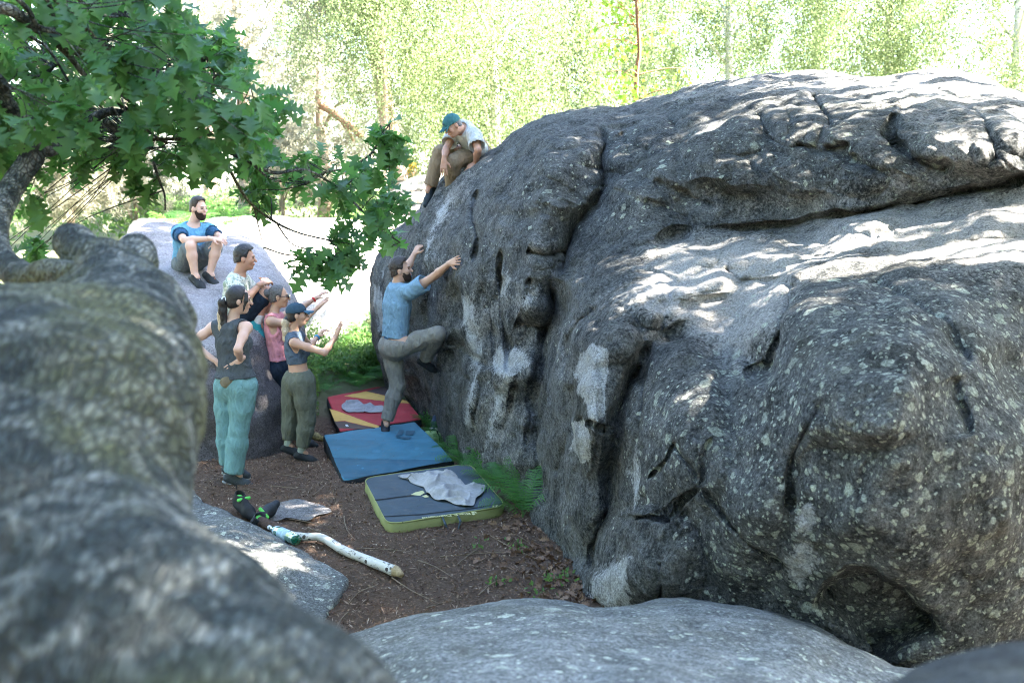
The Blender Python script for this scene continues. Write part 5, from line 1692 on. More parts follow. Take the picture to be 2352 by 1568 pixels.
# ---- birch log
def tube(P, rad, n=14, seed=0, wob=0.06, cap=True):
    P = np.asarray(P, float)
    m = len(P)
    T = np.gradient(P, axis=0)
    T /= np.linalg.norm(T, axis=1, keepdims=True) + 1e-9
    ref = np.array([0, 0, 1.0]) if abs(T[0][2]) < 0.9 else np.array([1.0, 0, 0])
    rings = []
    U = unit(np.cross(T[0], ref))
    for i in range(m):
        U = unit(U - T[i] * np.dot(U, T[i]))
        Wv = np.cross(T[i], U)
        a = np.arange(n) / n * math.tau
        c, s_ = np.cos(a), np.sin(a)
        r = rad[i] * (1 + wob * vnoise(np.stack([c * 1.3 + seed, s_ * 1.3, np.full(n, i * 0.31 + seed)], -1)))
        rings.append(P[i] + r[:, None] * (c[:, None] * U + s_[:, None] * Wv))
    V = np.concatenate(rings + ([P[:1] - T[:1] * rad[0] * 0.3, P[-1:] + T[-1:] * rad[-1] * 0.3] if cap else []))
    idx = np.arange(m * n).reshape(m, n)
    q = np.stack([idx[:-1], np.roll(idx[:-1], -1, 1), np.roll(idx[1:], -1, 1), idx[1:]], -1).reshape(-1, 4)[:, ::-1]
    F = [q]
    if cap:
        F.append(np.stack([np.roll(idx[0], -1), idx[0], np.full(n, m * n)], -1)[:, ::-1])
        F.append(np.stack([idx[-1], np.roll(idx[-1], -1), np.full(n, m * n + 1)], -1)[:, ::-1])
    return V, F

def spline(P, n):
    P = np.asarray(P, float)
    m = len(P)
    t = np.linspace(0, m - 1 - 1e-6, n)
    i = np.floor(t).astype(int)
    f = (t - i)[:, None]
    g = lambda k: P[np.clip(i + k, 0, m - 1)]
    p0, p1, p2, p3 = g(-1), g(0), g(1), g(2)
    return 0.5 * (2 * p1 + (p2 - p0) * f + (2 * p0 - 5 * p1 + 4 * p2 - p3) * f ** 2 + (3 * p1 - p0 - 3 * p2 + p3) * f ** 3)

_gy = np.linspace(3.0, 45.0, 6000)
def gpt(px, py, lift=0.0):
    """point on the forest floor seen at a photo position"""
    q = pts(px, py, _gy)
    hit = np.argmax(q[:, 2] < ground_z(q[:, 0], q[:, 1]))
    p = q[hit].copy()
    p[2] = float(ground_z(p[0], p[1])) + lift
    return p

t = NT('birch_bark')
P = t.geo()
dark = t.noise(t.mapping(P, (9, 9, 30)), 1.6, 5, 0.7, 1.0)
knot = t.voronoi(P, 14)
c = t.mix(t.ramp(t.noise(P, 9, 4), [(0.3, 0.0), (0.7, 1.0)]), (0.62, 0.60, 0.55), (0.46, 0.43, 0.38))
c = t.mix(t.ramp(dark, [(0.56, 0.0), (0.64, 0.9)]), c, (0.045, 0.040, 0.036))
c = t.mix(t.math('MULTIPLY', t.math('LESS_THAN', knot.outputs['Distance'], 0.2), t.math('GREATER_THAN', t.sep(knot.outputs['Color'])[1], 0.6)), c, (0.06, 0.05, 0.045))
t.bsdf(c, 0.75, t.bump(dark, 0.4, 0.01), 0.3)
M_birch = t.m
M_wood = simple_mat('broken_wood', (0.36, 0.27, 0.15), 0.85, 60, 0.4, 0.6, 0.01)
M_bark_brown = simple_mat('brown_bark', (0.085, 0.055, 0.042), 0.9, 30, 0.5, 0.8, 0.02)
LP = spline([gpt(668, 1240, .045), gpt(700, 1247, .045), gpt(738, 1250, .05), (gpt(790, 1278, .045)), gpt(850, 1303, .045), gpt(905, 1326, .045)], 40)
log = empty('birch_log', LP[20].tolist(), 'crooked white birch log lying on the forest floor', 'log')
V, F = tube(LP, np.linspace(0.024, 0.035, 40), 16, 2, 0.10)
obj('bark', new_mesh('bark', V, F), M_birch, log)
e = LP[-1]; d = unit(LP[-1] - LP[-3])
V, F = tube(spline([e - d * .02, e + d * .03, e + d * .075 + V3((0, 0, -.012))], 8), [.034, .034, .033, .031, .028, .025, .022, .018], 9, 5, .5)
obj('broken_end', new_mesh('broken_end', V, F, False), M_wood, log)
V, F = tube(spline([gpt(592, 1206, .04), gpt(640, 1226, .035), gpt(690, 1244, .035)], 16), np.linspace(.045, .03, 16), 12, 4, .2)
tag(obj('rotten_branch', new_mesh('rotten_branch', V, F), M_bark_brown), 'short brown rotten branch behind the plastic bottle', 'branch')

# ---- bottle on its side
def lathe(prof, a, b, n=20):
    """profile [(t along axis, radius)] revolved round a->b"""
    a, b = V3(a), V3(b)
    d = unit(b - a)
    U = unit(np.cross(d, (0, 0, 1)))
    Wv = np.cross(d, U)
    an = np.arange(n) / n * math.tau
    rings = [a + (b - a) * t_ + r * (np.cos(an)[:, None] * U + np.sin(an)[:, None] * Wv) for t_, r in prof]
    return rings
ba, bb = gpt(683, 1254, .042), gpt(618, 1226, .050)
bottle = empty('plastic_bottle', ((ba + bb) / 2).tolist(), 'green plastic water bottle with pale label lying by the low boulder', 'bottle')
t = NT('green_plastic')
b = t.bsdf((0.010, 0.22, 0.12), 0.12, None, 0.5)
b.inputs['Transmission Weight'].default_value = 0.55
M_green_plastic = t.m
obj('body', ring_mesh('body', lathe([(0, .004), (0.0, .030), (.03, .040), (.10, .041), (.12, .038), (.15, .041), (.30, .041), (.60, .041), (.70, .036), (.82, .022), (.90, .015), (.95, .014), (.951, .002)], ba, bb)[::-1]), M_green_plastic, bottle)
obj('label_wrap', ring_mesh('label_wrap', lathe([(.27, .0405), (.275, .0425), (.45, .0425), (.56, .0425), (.565, .0405)], ba, bb)[::-1]), simple_mat('bottle_label', (0.40, 0.55, 0.62), 0.5, 30, 0.5), bottle)
obj('neck_label', ring_mesh('neck_label', lathe([(.68, .037), (.69, .0385), (.76, .031), (.77, .029)], ba, bb)[::-1]), simple_mat('neck_label', (0.50, 0.60, 0.64), 0.5), bottle)
obj('screw_cap', ring_mesh('screw_cap', lathe([(.93, .002), (.931, .017), (.99, .017), (1.0, .015), (1.001, .002)], ba, bb)[::-1]), simple_mat('bottle_cap', (0.62, 0.64, 0.66), 0.4), bottle)

# ---- loose shoes
def loose_shoe(label, p, d, up, mat, inner, trim, size=1.0, group=None):
    p, (d, u, s) = V3(p), frame(d, up)
    root = empty('climbing_shoe', p.tolist(), label, 'shoe', group)
    S = size
    fd = Field()
    A_ = np.stack([s, d, u])
    heel, ball, toe = p + u * .035 * S - d * .09 * S, p + u * .030 * S + d * .05 * S, p + u * .024 * S + d * .12 * S
    fd.cone(heel, ball, .036 * S, .042 * S, .02); fd.cone(ball, toe, .042 * S, .026 * S, .02)
    fd.cone(heel + u * .03 * S, heel + u * .065 * S + d * .01, .034 * S, .034 * S, .02); fd.cone(heel + u * .05 * S + d * .03 * S, ball + u * .012 * S, .034 * S, .030 * S, .02)
    fd.sub(heel + u * .06 * S + d * .012 * S, heel + u * .12 * S + d * .03 * S, .024 * S, .040 * S, .006)
    fd.cut(p, -u)
    o = field_obj('upper', [(fd, .006)], mat, root)
    f2 = Field()
    f2.ell(heel + u * .045 * S + d * .015 * S, A_, (.025 * S, .034 * S, .020 * S))
    field_obj('lining', [(f2, .005)], inner, root)
    f3 = Field()
    f3.cone(heel + u * .055 * S + d * .06 * S + s * .036 * S, heel + u * .062 * S + d * .07 * S - s * .036 * S, .012 * S, .012 * S, .008)
    field_obj('strap', [(f3, .005)], trim, root)
    f4 = Field()
    f4.chain([heel + u * .09 * S - d * .03 * S, heel + u * .125 * S - d * .045 * S, heel + u * .095 * S - d * .06 * S], [.005, .004, .005], .003)
    field_obj('pull_tab', [(f4, .004)], M_black, root)
M_lime_shoe = simple_mat('lime_fabric', (0.12, 0.52, 0.10), 0.7)
M_char_shoe = simple_mat('charcoal_rubber', (0.025, 0.030, 0.036), 0.65, 70, 0.4)
loose_shoe('black and lime climbing shoe, farther one on the low boulder', gpt(562, 1188, .03), (0.55, -0.55, -0.15), (0.15, -0.1, 1), M_black, M_lime_shoe, M_lime_shoe, 1.15)
loose_shoe('charcoal climbing shoe tipped up on its side beside the flat stone', gpt(606, 1198, .035), (0.35, 0.55, 0.30), (0.45, -0.45, 0.75), M_char_shoe, M_lime_shoe, M_lime_shoe, 1.15)
loose_shoe('navy climbing shoe propped against the boulder above the green bag', gpt(1000, 1005, .10), (0.0, 0.45, 0.85), (-0.1, -0.9, 0.45), simple_mat('navy_shoe', (0.03, 0.05, 0.09), 0.6), M_blue_band, M_white_trim, 1.0)
bagp = gpt(992, 1022, 0.0)
bag = empty('green_bag', bagp.tolist(), 'small pale green bag slumped against the boulder beside the blue pad', 'bag')
fd = Field().ell(bagp + V3((0, .02, .075)), np.eye(3), (.105, .085, .085), .03).ell(bagp + V3((-.03, -.02, .10)), np.eye(3), (.06, .05, .06), .03)
fd.cut(bagp + V3((0, 0, .0)), (0, 0, -1))
field_obj('pouch', [(fd, .009)], cloth_mat('pale_green_nylon', (0.33, 0.48, 0.22), 0.25, 0.8), bag, .010, (14, 14, 14))
fd = Field().chain([bagp + V3((.06, -.05, .16)), bagp + V3((.09, -.07, .10)), bagp + V3((.085, -.075, .02))], [.008, .008, .008], .004)
field_obj('strap', [(fd, .005)], M_black, bag)
# ------------------------------------------------------------------ the oak leaning in from the left
t = NT('oak_bark')
P = t.geo()
n1, n2, n3 = t.noise(P, 13, 5, 0.6, 0.5), t.noise(P, 30, 6, 0.75, 0.5), t.noise(P, 2.2, 3, 0.5)
vor = t.voronoi(t.mapping(P, (1.6, 0.55, 0.7)), 46, 'DISTANCE_TO_EDGE')
c = t.mix(t.ramp(n2, [(0.34, 0.0), (0.66, 1.0)]), (0.012, 0.018, 0.018), (0.075, 0.088, 0.084))
c = t.mix(t.ramp(n1, [(0.47, 0.0), (0.62, 0.85)]), c, (0.24, 0.245, 0.22))
c = t.mix(t.math('MULTIPLY', t.ramp(n3, [(0.50, 0.0), (0.62, 1.0)]), 0.62), c, (0.125, 0.125, 0.045))
c = t.mix(t.ramp(vor.outputs['Distance'], [(0.0, 0.75), (0.14, 0.0)]), c, (0.03, 0.03, 0.028))
h = t.math('ADD', t.math('MULTIPLY', n2, 0.6), t.ramp(vor.outputs['Distance'], [(0.0, 0.0), (0.2, 0.7)]))
t.bsdf(c, 0.92, t.bump(h, 0.9, 0.02), 0.2)
M_oak = t.m

t = NT('oak_leaf')
P = t.geo()
rnd = t.n('ShaderNodeObjectInfo').outputs['Random']
hv = t.attr('tone').outputs['Fac']
tone = t.math('ADD', t.math('MULTIPLY', t.math('ADD', rnd, hv), 0.5), t.math('MULTIPLY', t.math('SUBTRACT', t.noise(P, 3.0, 3), 0.5), 0.8))
lc = t.mix(tone, (0.028, 0.088, 0.028), (0.080, 0.180, 0.050))
bs = t.n('ShaderNodeBsdfPrincipled')
t.l(lc, bs.inputs['Base Color'])
bs.inputs['Roughness'].default_value = 0.45
bs.inputs['Specular IOR Level'].default_value = 0.4
t.l(t.bump(t.noise(P, 90, 3), 0.3, 0.004), bs.inputs['Normal'])
tr = t.n('ShaderNodeBsdfTranslucent')
t.l(t.mix(tone, (0.090, 0.270, 0.055), (0.240, 0.480, 0.105)), tr.inputs['Color'])
mx = t.n('ShaderNodeMixShader')
mx.inputs[0].default_value = 0.42
t.l(bs.outputs[0], mx.inputs[1]); t.l(tr.outputs[0], mx.inputs[2])
t.l(mx.outputs[0], t.out.inputs['Surface'])
M_oakleaf = t.m

def oak_leaf(seed, L=0.11):
    """lobed outline, folded along the midrib and drooping; y along the leaf, z up"""
    r = np.random.default_rng(seed)
    n = 4
    ts, ws = [0.0, 0.06], [0.004, 0.006]
    wmax = 0.30 + 0.05 * r.random()
    for k in range(n):
        t0 = 0.14 + 0.80 * k / n
        env = math.sin(min(1, (t0 + 0.12) * 1.05) * math.pi * 0.62) ** 0.8
        ts += [t0, t0 + 0.085, t0 + 0.125, t0 + 0.165]
        ws += [0.34 * wmax * env, wmax * env * (0.92 + 0.15 * r.random()), wmax * env * 0.98, 0.40 * wmax * env]
    ts += [0.97, 1.0]; ws += [0.10 * wmax, 0.0]
    ts, ws = np.array(ts), np.array(ws)
    mid = np.stack([0 * ts, ts * L, 0 * ts], -1)
    left = np.stack([-ws * L, (ts + 0.035 * (ws > 0.15)) * L, 0 * ts], -1)
    right = np.stack([ws * L, (ts + 0.035 * (ws > 0.15)) * L, 0 * ts], -1)
    V = np.concatenate([mid, left, right])
    m = len(ts)
    fold, droop, tw = 0.25 + 0.25 * r.random(), 0.5 + 0.8 * r.random(), 0.4 * (r.random() - 0.5)
    V[:, 2] = np.abs(V[:, 0]) * fold - droop * (V[:, 1] ** 2) / L * 0.55 + tw * V[:, 0] * V[:, 1] / L
    V[:, 2] += 0.05 * L * np.sin(V[:, 1] / L * 14 + 3 * r.random()) * np.abs(V[:, 0]) / (0.3 * L)
    F = []
    for k in range(m - 1):
        F.append((k, k + 1, m + k + 1, m + k))
        F.append((k, 2 * m + k, 2 * m + k + 1, k + 1))
    return V, np.array(F)
LEAVES = [oak_leaf(s) for s in range(8)]

oak = empty('oak_tree', at(120, 1300, 1.6).to_tuple()[:2] + (0.0,), 'gnarled oak leaning in with lobed green leaves hanging over the climbers', 'tree')
# trunk with burl and sawn stubs
tf = Field()
TR = [(300, 640, 2.85, .075), (312, 735, 2.6, .135), (250, 860, 2.2, .195), (130, 1060, 1.8, .235), (100, 1290, 1.55, .215), (330, 1580, 1.25, .200), (560, 1850, 1.08, .21), (600, 2600, 0.9, .26)]
TP = [pts(a, b, c) for a, b, c, _ in TR]
tf.chain(TP, [r for *_, r in TR], 0.06)
tf.cone(TP[-1], (TP[-1][0], TP[-1][1], 0.0), .30, .36, .08)
tf.cone(pts(10, 905, 2.0), pts(120, 1000, 1.85), .215, .22, .08)
tf.cone(pts(240, 612, 2.85), pts(285, 730, 2.6), .082, .13, .03)
tf.cone(pts(172, 556, 3.15), pts(230, 640, 2.9), .064, .062, .008)
tf.cone(pts(312, 585, 3.05), pts(300, 660, 2.85), .064, .075, .010)
tf.cone(pts(150, 700, 2.7), pts(270, 760, 2.5), .07, .13, .05)
for c_ in ((60, 800, 2.1), (330, 900, 2.0), (60, 1150, 1.6)):
    tf.ell(pts(*c_), np.eye(3), (.10, .10, .10), .10)
field_obj('trunk', [(tf, .016)], M_oak, oak, .006, (14, 14, 14), 2)

def branch(P, r0, r1, n=None, name='branch', parent=oak, mat=None, seed=0, seg=9):
    n = n or max(8, int(len(P) * 5))
    S_ = spline(P, n)
    V, F = tube(S_, np.linspace(r0, r1, n), seg, seed, 0.12)
    obj(name, new_mesh(name, V, F), mat or M_oak, parent)
    return S_

FAR = 1.22
def pz(lst, box, Ya, Yb):
    q = zpt(lst, *box)
    ys = np.linspace(Ya, Yb, len(q)) * FAR
    return [pts(x, y, Y) for (x, y), Y in zip(q, ys)]
Z4, Z8 = (0, 0, 3.7327), (100, 380, 2.4758)
BR = []
def add(P, r0, r1):
    k = 1.0 if not BR else 1.15
    BR.append(branch(P, r0 * k, r1 * k, seed=len(BR)))
# limb from the burl round the left edge and up to the fork
add([pts(*q) for q in ((200, 640, 2.85), (120, 632, 3.0), (60, 640, 3.2), (5, 600, 3.45), (-12, 540, 3.7), (5, 470, 4.0), (45, 405, 4.2), (74, 360, 4.27), (72, 320, 4.27))], .052, .048)
add(pz([(300, 1330), (240, 1160), (130, 1030), (50, 920), (25, 810), (-40, 720)], Z4, 3.5, 3.3), .030, .020)
add(pz([(290, 1350), (470, 1390), (620, 1260), (760, 1180), (860, 1110), (1010, 1045), (1200, 1065), (1390, 1115)], Z4, 3.5, 4.0), .034, .010)
add(pz([(240, 1120), (320, 960), (380, 850), (420, 700), (520, 600)], Z4, 3.5, 3.7), .022, .008)
add(pz([(-60, 60), (120, 110), (230, 190), (370, 280), (560, 400), (760, 520), (930, 680), (1080, 840), (1290, 1000), (1500, 1180)], Z4, 3.1, 4.0), .022, .005)
add(pz([(370, 270), (600, 310), (870, 400), (1100, 490), (1260, 650), (1320, 800), (1400, 950)], Z4, 3.3, 3.9), .011, .005)
add(pz([(130, -40), (270, 100), (350, 260)], Z4, 3.2, 3.3), .009, .008)
add(pz([(430, -20), (490, 120), (520, 280)], Z4, 3.3, 3.4), .009, .005)
add(pz([(500, -20), (700, 150), (860, 330), (1000, 480), (1180, 560), (1300, 790)], Z4, 3.3, 3.9), .010, .007)
add(pz([(500, 380), (640, 520), (820, 740), (960, 900), (1200, 1030), (1390, 1230), (1560, 1340)], Z4, 3.4, 4.1), .012, .005)
add(pz([(990, 1140), (1100, 1210), (1250, 1340), (1420, 1385)], Z4, 3.8, 4.1), .014, .008)
add(pz([(1300, 800), (1500, 760), (1560, 640), (1600, 560)], Z4, 3.9, 4.0), .005, .003)
add(pz([(1440, 930), (1650, 960), (1800, 880), (1930, 910)], Z4, 3.9, 4.1), .006, .003)
add(pz([(700, -20), (900, 100), (1050, 160), (1200, 130)], Z4, 3.5, 3.8), .007, .003)
add(pz([(-40, 200), (100, 250), (260, 330), (420, 430), (520, 560), (700, 860)], Z4, 3.4, 3.6), .008, .004)
add(pz([(520, -60), (800, -80), (1150, -60), (1300, 60), (1400, 150)], Z8, 4.0, 4.2), .008, .006)
add(pz([(900, -160), (1080, -40), (1300, 60), (1450, 130), (1640, 110), (1810, 200), (1960, 330), (2100, 470), (2230, 560)], Z8, 3.9, 4.5), .010, .003)
add(pz([(1150, 60), (1280, 290), (1450, 430), (1600, 500), (1740, 535), (1860, 560)], Z8, 4.1, 4.5), .0075, .003)
add(pz([(1320, 330), (1350, 450), (1385, 600)], Z8, 4.2, 4.25), .004, .002)
add(pz([(1470, 450), (1550, 560), (1640, 600), (1750, 620)], Z8, 4.3, 4.4), .004, .002)
add(pz([(1385, 590), (1500, 630), (1620, 650), (1720, 700), (1790, 760)], Z8, 4.25, 4.4), .004, .002)
add(pz([(1640, 200), (1760, 130), (1900, 100), (2040, 20), (2110, -90), (2170, -180)], Z8, 4.4, 4.6), .007, .003)
add(pz([(700, 60), (740, 180), (770, 260), (775, 360)], Z8, 4.0, 4.0), .006, .003)
add(pz([(1000, -330), (1080, -480), (1010, -560)], Z8, 4.1, 4.2), .004, .002)
add(pz([(1290, -90), (1330, -250), (1300, -420)], Z8, 4.2, 4.3), .004, .002)
BP = np.concatenate(BR[1:])
BPpx = to_px(BP)

regions = [([(-60, -60), (380, -60), (430, 60), (540, 150), (600, 230), (630, 320), (600, 390), (540, 400), (400, 370), (300, 380), (250, 380), (120, 390), (-60, 450)], 230, (3.2, 4.6)),
           ([(-60, -60), (300, -60), (420, 120), (500, 300), (300, 400), (-60, 420)], 70, (4.2, 5.2)),
           ([(560, 260), (700, 340), (800, 350), (900, 420), (930, 470), (890, 530), (850, 545), (750, 470), (640, 430), (570, 430)], 44, (4.2, 4.9)),
           ([(850, 320), (890, 270), (930, 320), (880, 390), (820, 390)], 10, (4.5, 4.7)), ([(625, 580), (700, 565), (810, 575), (790, 625), (740, 635), (650, 605)], 8, (4.25, 4.5)),
           ([(760, 520), (860, 530), (850, 580), (790, 600), (740, 560)], 7, (4.4, 4.6)), ([(890, 535), (930, 545), (915, 560)], 1, (4.7, 4.8)), ([(400, 20), (470, 60), (550, 60), (600, 130), (520, 190), (430, 120)], 20, (4.0, 4.4)),
           ([(610, 210), (660, 230), (640, 300), (600, 290)], 3, (4.2, 4.3)), ([(-40, 500), (120, 560), (110, 620), (-40, 640)], 9, (3.8, 5.0)), ([(290, 400), (390, 410), (330, 450)], 3, (3.9, 4.1)), ([(560, 430), (640, 440), (600, 480)], 4, (4.2, 4.5)), ([(0, 430), (130, 440), (60, 480)], 4, (3.6, 4.2))]
rr = np.random.default_rng(21)
leaf_T, leaf_id, tw_V, tw_F, off = [], [], [], [], 0
for poly, cnt, (ya, yb) in regions:
    lo, hi = np.min(poly, 0), np.max(poly, 0)
    got = 0
    while got < cnt:
        p = lo + (hi - lo) * rr.random(2)
        if in_poly(p[:1], p[1:], poly, 1e-3)[0] < 0.5: continue
        got += 1
        c = pts(p[0], p[1], (ya + (yb - ya) * rr.random()) * FAR)
        d2 = np.linalg.norm(BP - c, axis=1)
        b_i = int(np.argmin(d2 + 0.15 * rr.random(len(d2))))
        b0 = BP[b_i]
        mid = (b0 + c) / 2 + rr.normal(0, 0.03, 3) + V3((0, 0, 0.02))
        tw = spline([b0, mid, c], 7)
        V, F = tube(tw, np.linspace(.0035, .0016, 7), 4, got, 0.1, cap=False)
        tw_V.append(V); tw_F.append(F[0] + off); off += len(V)
        td = unit(c - mid)
        k = rr.integers(5, 9)
        for j in range(k):
            az = j * 2.4 + rr.normal(0, .4)
            U = unit(np.cross(td, (0.3, 0.1, 1.0)))
            Wv = np.cross(td, U)
            el = 0.25 + 1.0 * rr.random()
            d = unit(td * math.cos(el) + (U * math.cos(az) + Wv * math.sin(az)) * math.sin(el) + V3((0, 0, -0.18)))
            up = unit(V3((0, -0.35, 1.0)) + rr.normal(0, 0.45, 3))
            y = d
            x = unit(np.cross(y, up))
            z = np.cross(x, y)
            s_ = rr.uniform(0.55, 1.12) * 1.2
            M4 = np.eye(4)
            M4[:3, 0], M4[:3, 1], M4[:3, 2] = x * s_, y * s_, z * s_
            M4[:3, 3] = c - td * (0.035 * rr.random() + 0.012 * j * rr.random())
            leaf_T.append(M4); leaf_id.append(int(rr.integers(0, len(LEAVES))))
obj('twigs', new_mesh('twigs', np.concatenate(tw_V), np.concatenate(tw_F)), M_oak, oak)['kind'] = 'stuff'
leaf_T = np.array(leaf_T)
lp = to_px(leaf_T[:, :3, 3])
inview = (lp[:, 0] > 0) & (lp[:, 0] < 2352) & (lp[:, 1] > 0) & (lp[:, 1] < 1568)
size = np.linalg.norm(leaf_T[:, :3, 0], axis=1) / leaf_T[:, 1, 3] * np.abs(leaf_T[:, 1, 2]).clip(0.15) * inview
order = np.argsort(-size)
leaf_me = []
for k, (V, F) in enumerate(LEAVES):
    me = new_mesh('leaf', V, F)
    me.materials.append(M_oakleaf)
    leaf_me.append(me)
for i in order[:300]:
    o = bpy.data.objects.new('leaf', leaf_me[leaf_id[i]])
    COL.objects.link(o)
    o.parent = oak
    o.matrix_parent_inverse = oak.matrix_basis.inverted()
    o.matrix_basis = Matrix(leaf_T[i].tolist())
def join_copies(name, bases, ids, T, mat, parent=None, tones=None):
    VV, FF, off, tn = [], [], 0, []
    for i, (b, M4) in enumerate(zip(ids, T)):
        V, F = bases[b]
        VV.append(V @ M4[:3, :3].T + M4[:3, 3]); FF.append(F + off); off += len(V)
        tn.append(np.full(len(V), tones[i] if tones is not None else 0.5))
    me = new_mesh(name, np.concatenate(VV), np.concatenate(FF))
    a = me.attributes.new('tone', 'FLOAT', 'POINT')
    a.data.foreach_set('value', np.concatenate(tn).astype(np.float32))
    return obj(name, me, mat, parent)
rest = order[300:]
o = join_copies('foliage', LEAVES, [leaf_id[i] for i in rest], leaf_T[rest], M_oakleaf, oak, rr.random(len(rest)))
o['kind'] = 'stuff'
# ------------------------------------------------------------------ leaf materials
def leaf_mat(name, a, b, ta, tb, mix=0.5, rough=0.55):
    t = NT(name)
    P = t.geo()
    tone = t.math('ADD', t.math('MULTIPLY', t.attr('tone').outputs['Fac'], 0.6), t.math('MULTIPLY', t.noise(P, 0.9, 3), 0.4))
    bs = t.n('ShaderNodeBsdfPrincipled')
    t.l(t.mix(tone, a, b), bs.inputs['Base Color'])
    bs.inputs['Roughness'].default_value = rough
    bs.inputs['Specular IOR Level'].default_value = 0.3
    tr = t.n('ShaderNodeBsdfTranslucent')
    t.l(t.mix(tone, ta, tb), tr.inputs['Color'])
    mx = t.n('ShaderNodeMixShader')
    mx.inputs[0].default_value = mix
    t.l(bs.outputs[0], mx.inputs[1]); t.l(tr.outputs[0], mx.inputs[2])
    t.l(mx.outputs[0], t.out.inputs['Surface'])
    return t.m
M_birchleaf = leaf_mat('birch_leaf', (0.075, 0.108, 0.045), (0.115, 0.145, 0.070), (0.22, 0.30, 0.12), (0.34, 0.41, 0.20), 0.5)
M_brightleaf = leaf_mat('sapling_leaf', (0.050, 0.130, 0.015), (0.10, 0.18, 0.03), (0.18, 0.40, 0.03), (0.40, 0.50, 0.08), 0.5)
M_pine = leaf_mat('pine_needle', (0.120, 0.125, 0.095), (0.190, 0.185, 0.140), (0.42, 0.43, 0.32), (0.55, 0.52, 0.40), 0.5)
M_fern = leaf_mat('fern_frond', (0.030, 0.115, 0.028), (0.070, 0.180, 0.045), (0.07, 0.26, 0.04), (0.18, 0.40, 0.08), 0.4)
M_herb = leaf_mat('herb_leaf', (0.055, 0.125, 0.035), (0.110, 0.180, 0.060), (0.14, 0.30, 0.06), (0.28, 0.42, 0.12), 0.45)
M_pinebark = simple_mat('pine_bark', (0.36, 0.27, 0.21), 0.9, 14, 0.45, 0.9, 0.04)
M_redbark = simple_mat('red_pine_bark', (0.36, 0.205, 0.13), 0.9, 12, 0.4, 0.8, 0.03)
M_stem = simple_mat('sapling_bark', (0.23, 0.115, 0.060), 0.8, 40, 0.4, 0.5, 0.01)

rg = np.random.default_rng(3)
def quads(C, U, Wd, tone):
    """diamond leaves: centres, long half-axis, short half-axis"""
    V = np.stack([C - U, C + Wd, C + U, C - Wd], 1).reshape(-1, 3)
    F = np.arange(len(V)).reshape(-1, 4)
    return V, F, np.repeat(tone, 4)

def leaf_mesh(name, C, size, mat, droop=0.5, aspect=0.62, tone=None):
    n = len(C)
    d = rg.normal(size=(n, 3)); d[:, 2] -= droop
    d /= np.linalg.norm(d, axis=1, keepdims=True)
    w = np.cross(d, rg.normal(size=(n, 3)))
    w /= np.linalg.norm(w, axis=1, keepdims=True) + 1e-9
    s = size * rg.uniform(0.7, 1.3, (n, 1))
    V, F, tn = quads(C, d * s * 0.5, w * s * 0.5 * aspect, rg.random(n) if tone is None else tone)
    me = new_mesh(name, V, F, False)
    a = me.attributes.new('tone', 'FLOAT', 'POINT')
    a.data.foreach_set('value', tn.astype(np.float32))
    me.materials.append(mat)
    return me

def birch_crown(seed, n_cl, per, rx, rz, size, mat, hang=1.0):
    """clumps in an ellipsoid, each trailing hanging strands; origin at crown centre"""
    r = np.random.default_rng(seed)
    c = r.normal(size=(n_cl, 3)); c /= np.linalg.norm(c, axis=1, keepdims=True)
    c *= (r.random((n_cl, 1)) ** 0.45)
    c *= np.array([rx, rx, rz])
    pts_, tone = [], []
    for k in range(n_cl):
        ns = 4
        base = c[k] + r.normal(0, 0.22, (ns, 3))
        for b in base:
            m = per // ns
            L = hang * r.uniform(0.4, 1.3)
            tt = r.random(m)
            p = b + np.stack([r.normal(0, .11, m) + 0.12 * np.sin(tt * 3 + k), r.normal(0, .11, m), -tt * L + r.normal(0, .10, m)], -1)
            pts_.append(p); tone.append(np.clip(0.25 + 0.5 * r.random() + r.normal(0, .15, m), 0, 1))
    return leaf_mesh('crown', np.concatenate(pts_), size, mat, 1.2, 0.66, np.concatenate(tone)), c

def pine_crown(seed, n_cl, rx, rz, mat):
    r = np.random.default_rng(seed)
    c = r.normal(size=(n_cl, 3)); c /= np.linalg.norm(c, axis=1, keepdims=True)
    c *= r.random((n_cl, 1)) ** 0.4
    c *= np.array([rx, rx, rz])
    C, D, tone = [], [], []
    for k in range(n_cl):
        for tuft in range(7):
            b = c[k] + r.normal(0, (.34, .34, .16))
            m = 26
            d = r.normal(size=(m, 3)); d[:, 2] += 0.7
            d /= np.linalg.norm(d, axis=1, keepdims=True)
            L = r.uniform(.10, .17, (m, 1))
            C.append(b + d * L * 0.5 + r.normal(0, .04, (m, 3))); D.append(d * L * 0.5); tone.append(np.full(m, r.random()))
    C, D, tone = np.concatenate(C), np.concatenate(D), np.concatenate(tone)
    w = np.cross(D, r.normal(size=D.shape)); w /= np.linalg.norm(w, axis=1, keepdims=True)
    V, F, tn = quads(C, D, w * 0.011, tone)
    me = new_mesh('crown', V, F, False)
    a = me.attributes.new('tone', 'FLOAT', 'POINT'); a.data.foreach_set('value', tn.astype(np.float32))
    me.materials.append(mat)
    return me, c

def trunk_mesh(pts_list, radii, seg=10, seed=0, limbs=()):
    VV, FF, off = [], [], 0
    for P_, r_ in [(pts_list, radii)] + list(limbs):
        S_ = spline(P_, max(6, 4 * len(P_)))
        V, F = tube(S_, np.interp(np.linspace(0, 1, len(S_)), np.linspace(0, 1, len(r_)), r_), seg, seed, 0.08)
        VV.append(V)
        FF += [f + off for f in F]
        off += len(V)
    q = np.concatenate([f for f in FF if f.shape[1] == 4]); tr_ = [f for f in FF if f.shape[1] == 3]
    return new_mesh('trunk', np.concatenate(VV), [q] + ([np.concatenate(tr_)] if tr_ else []))

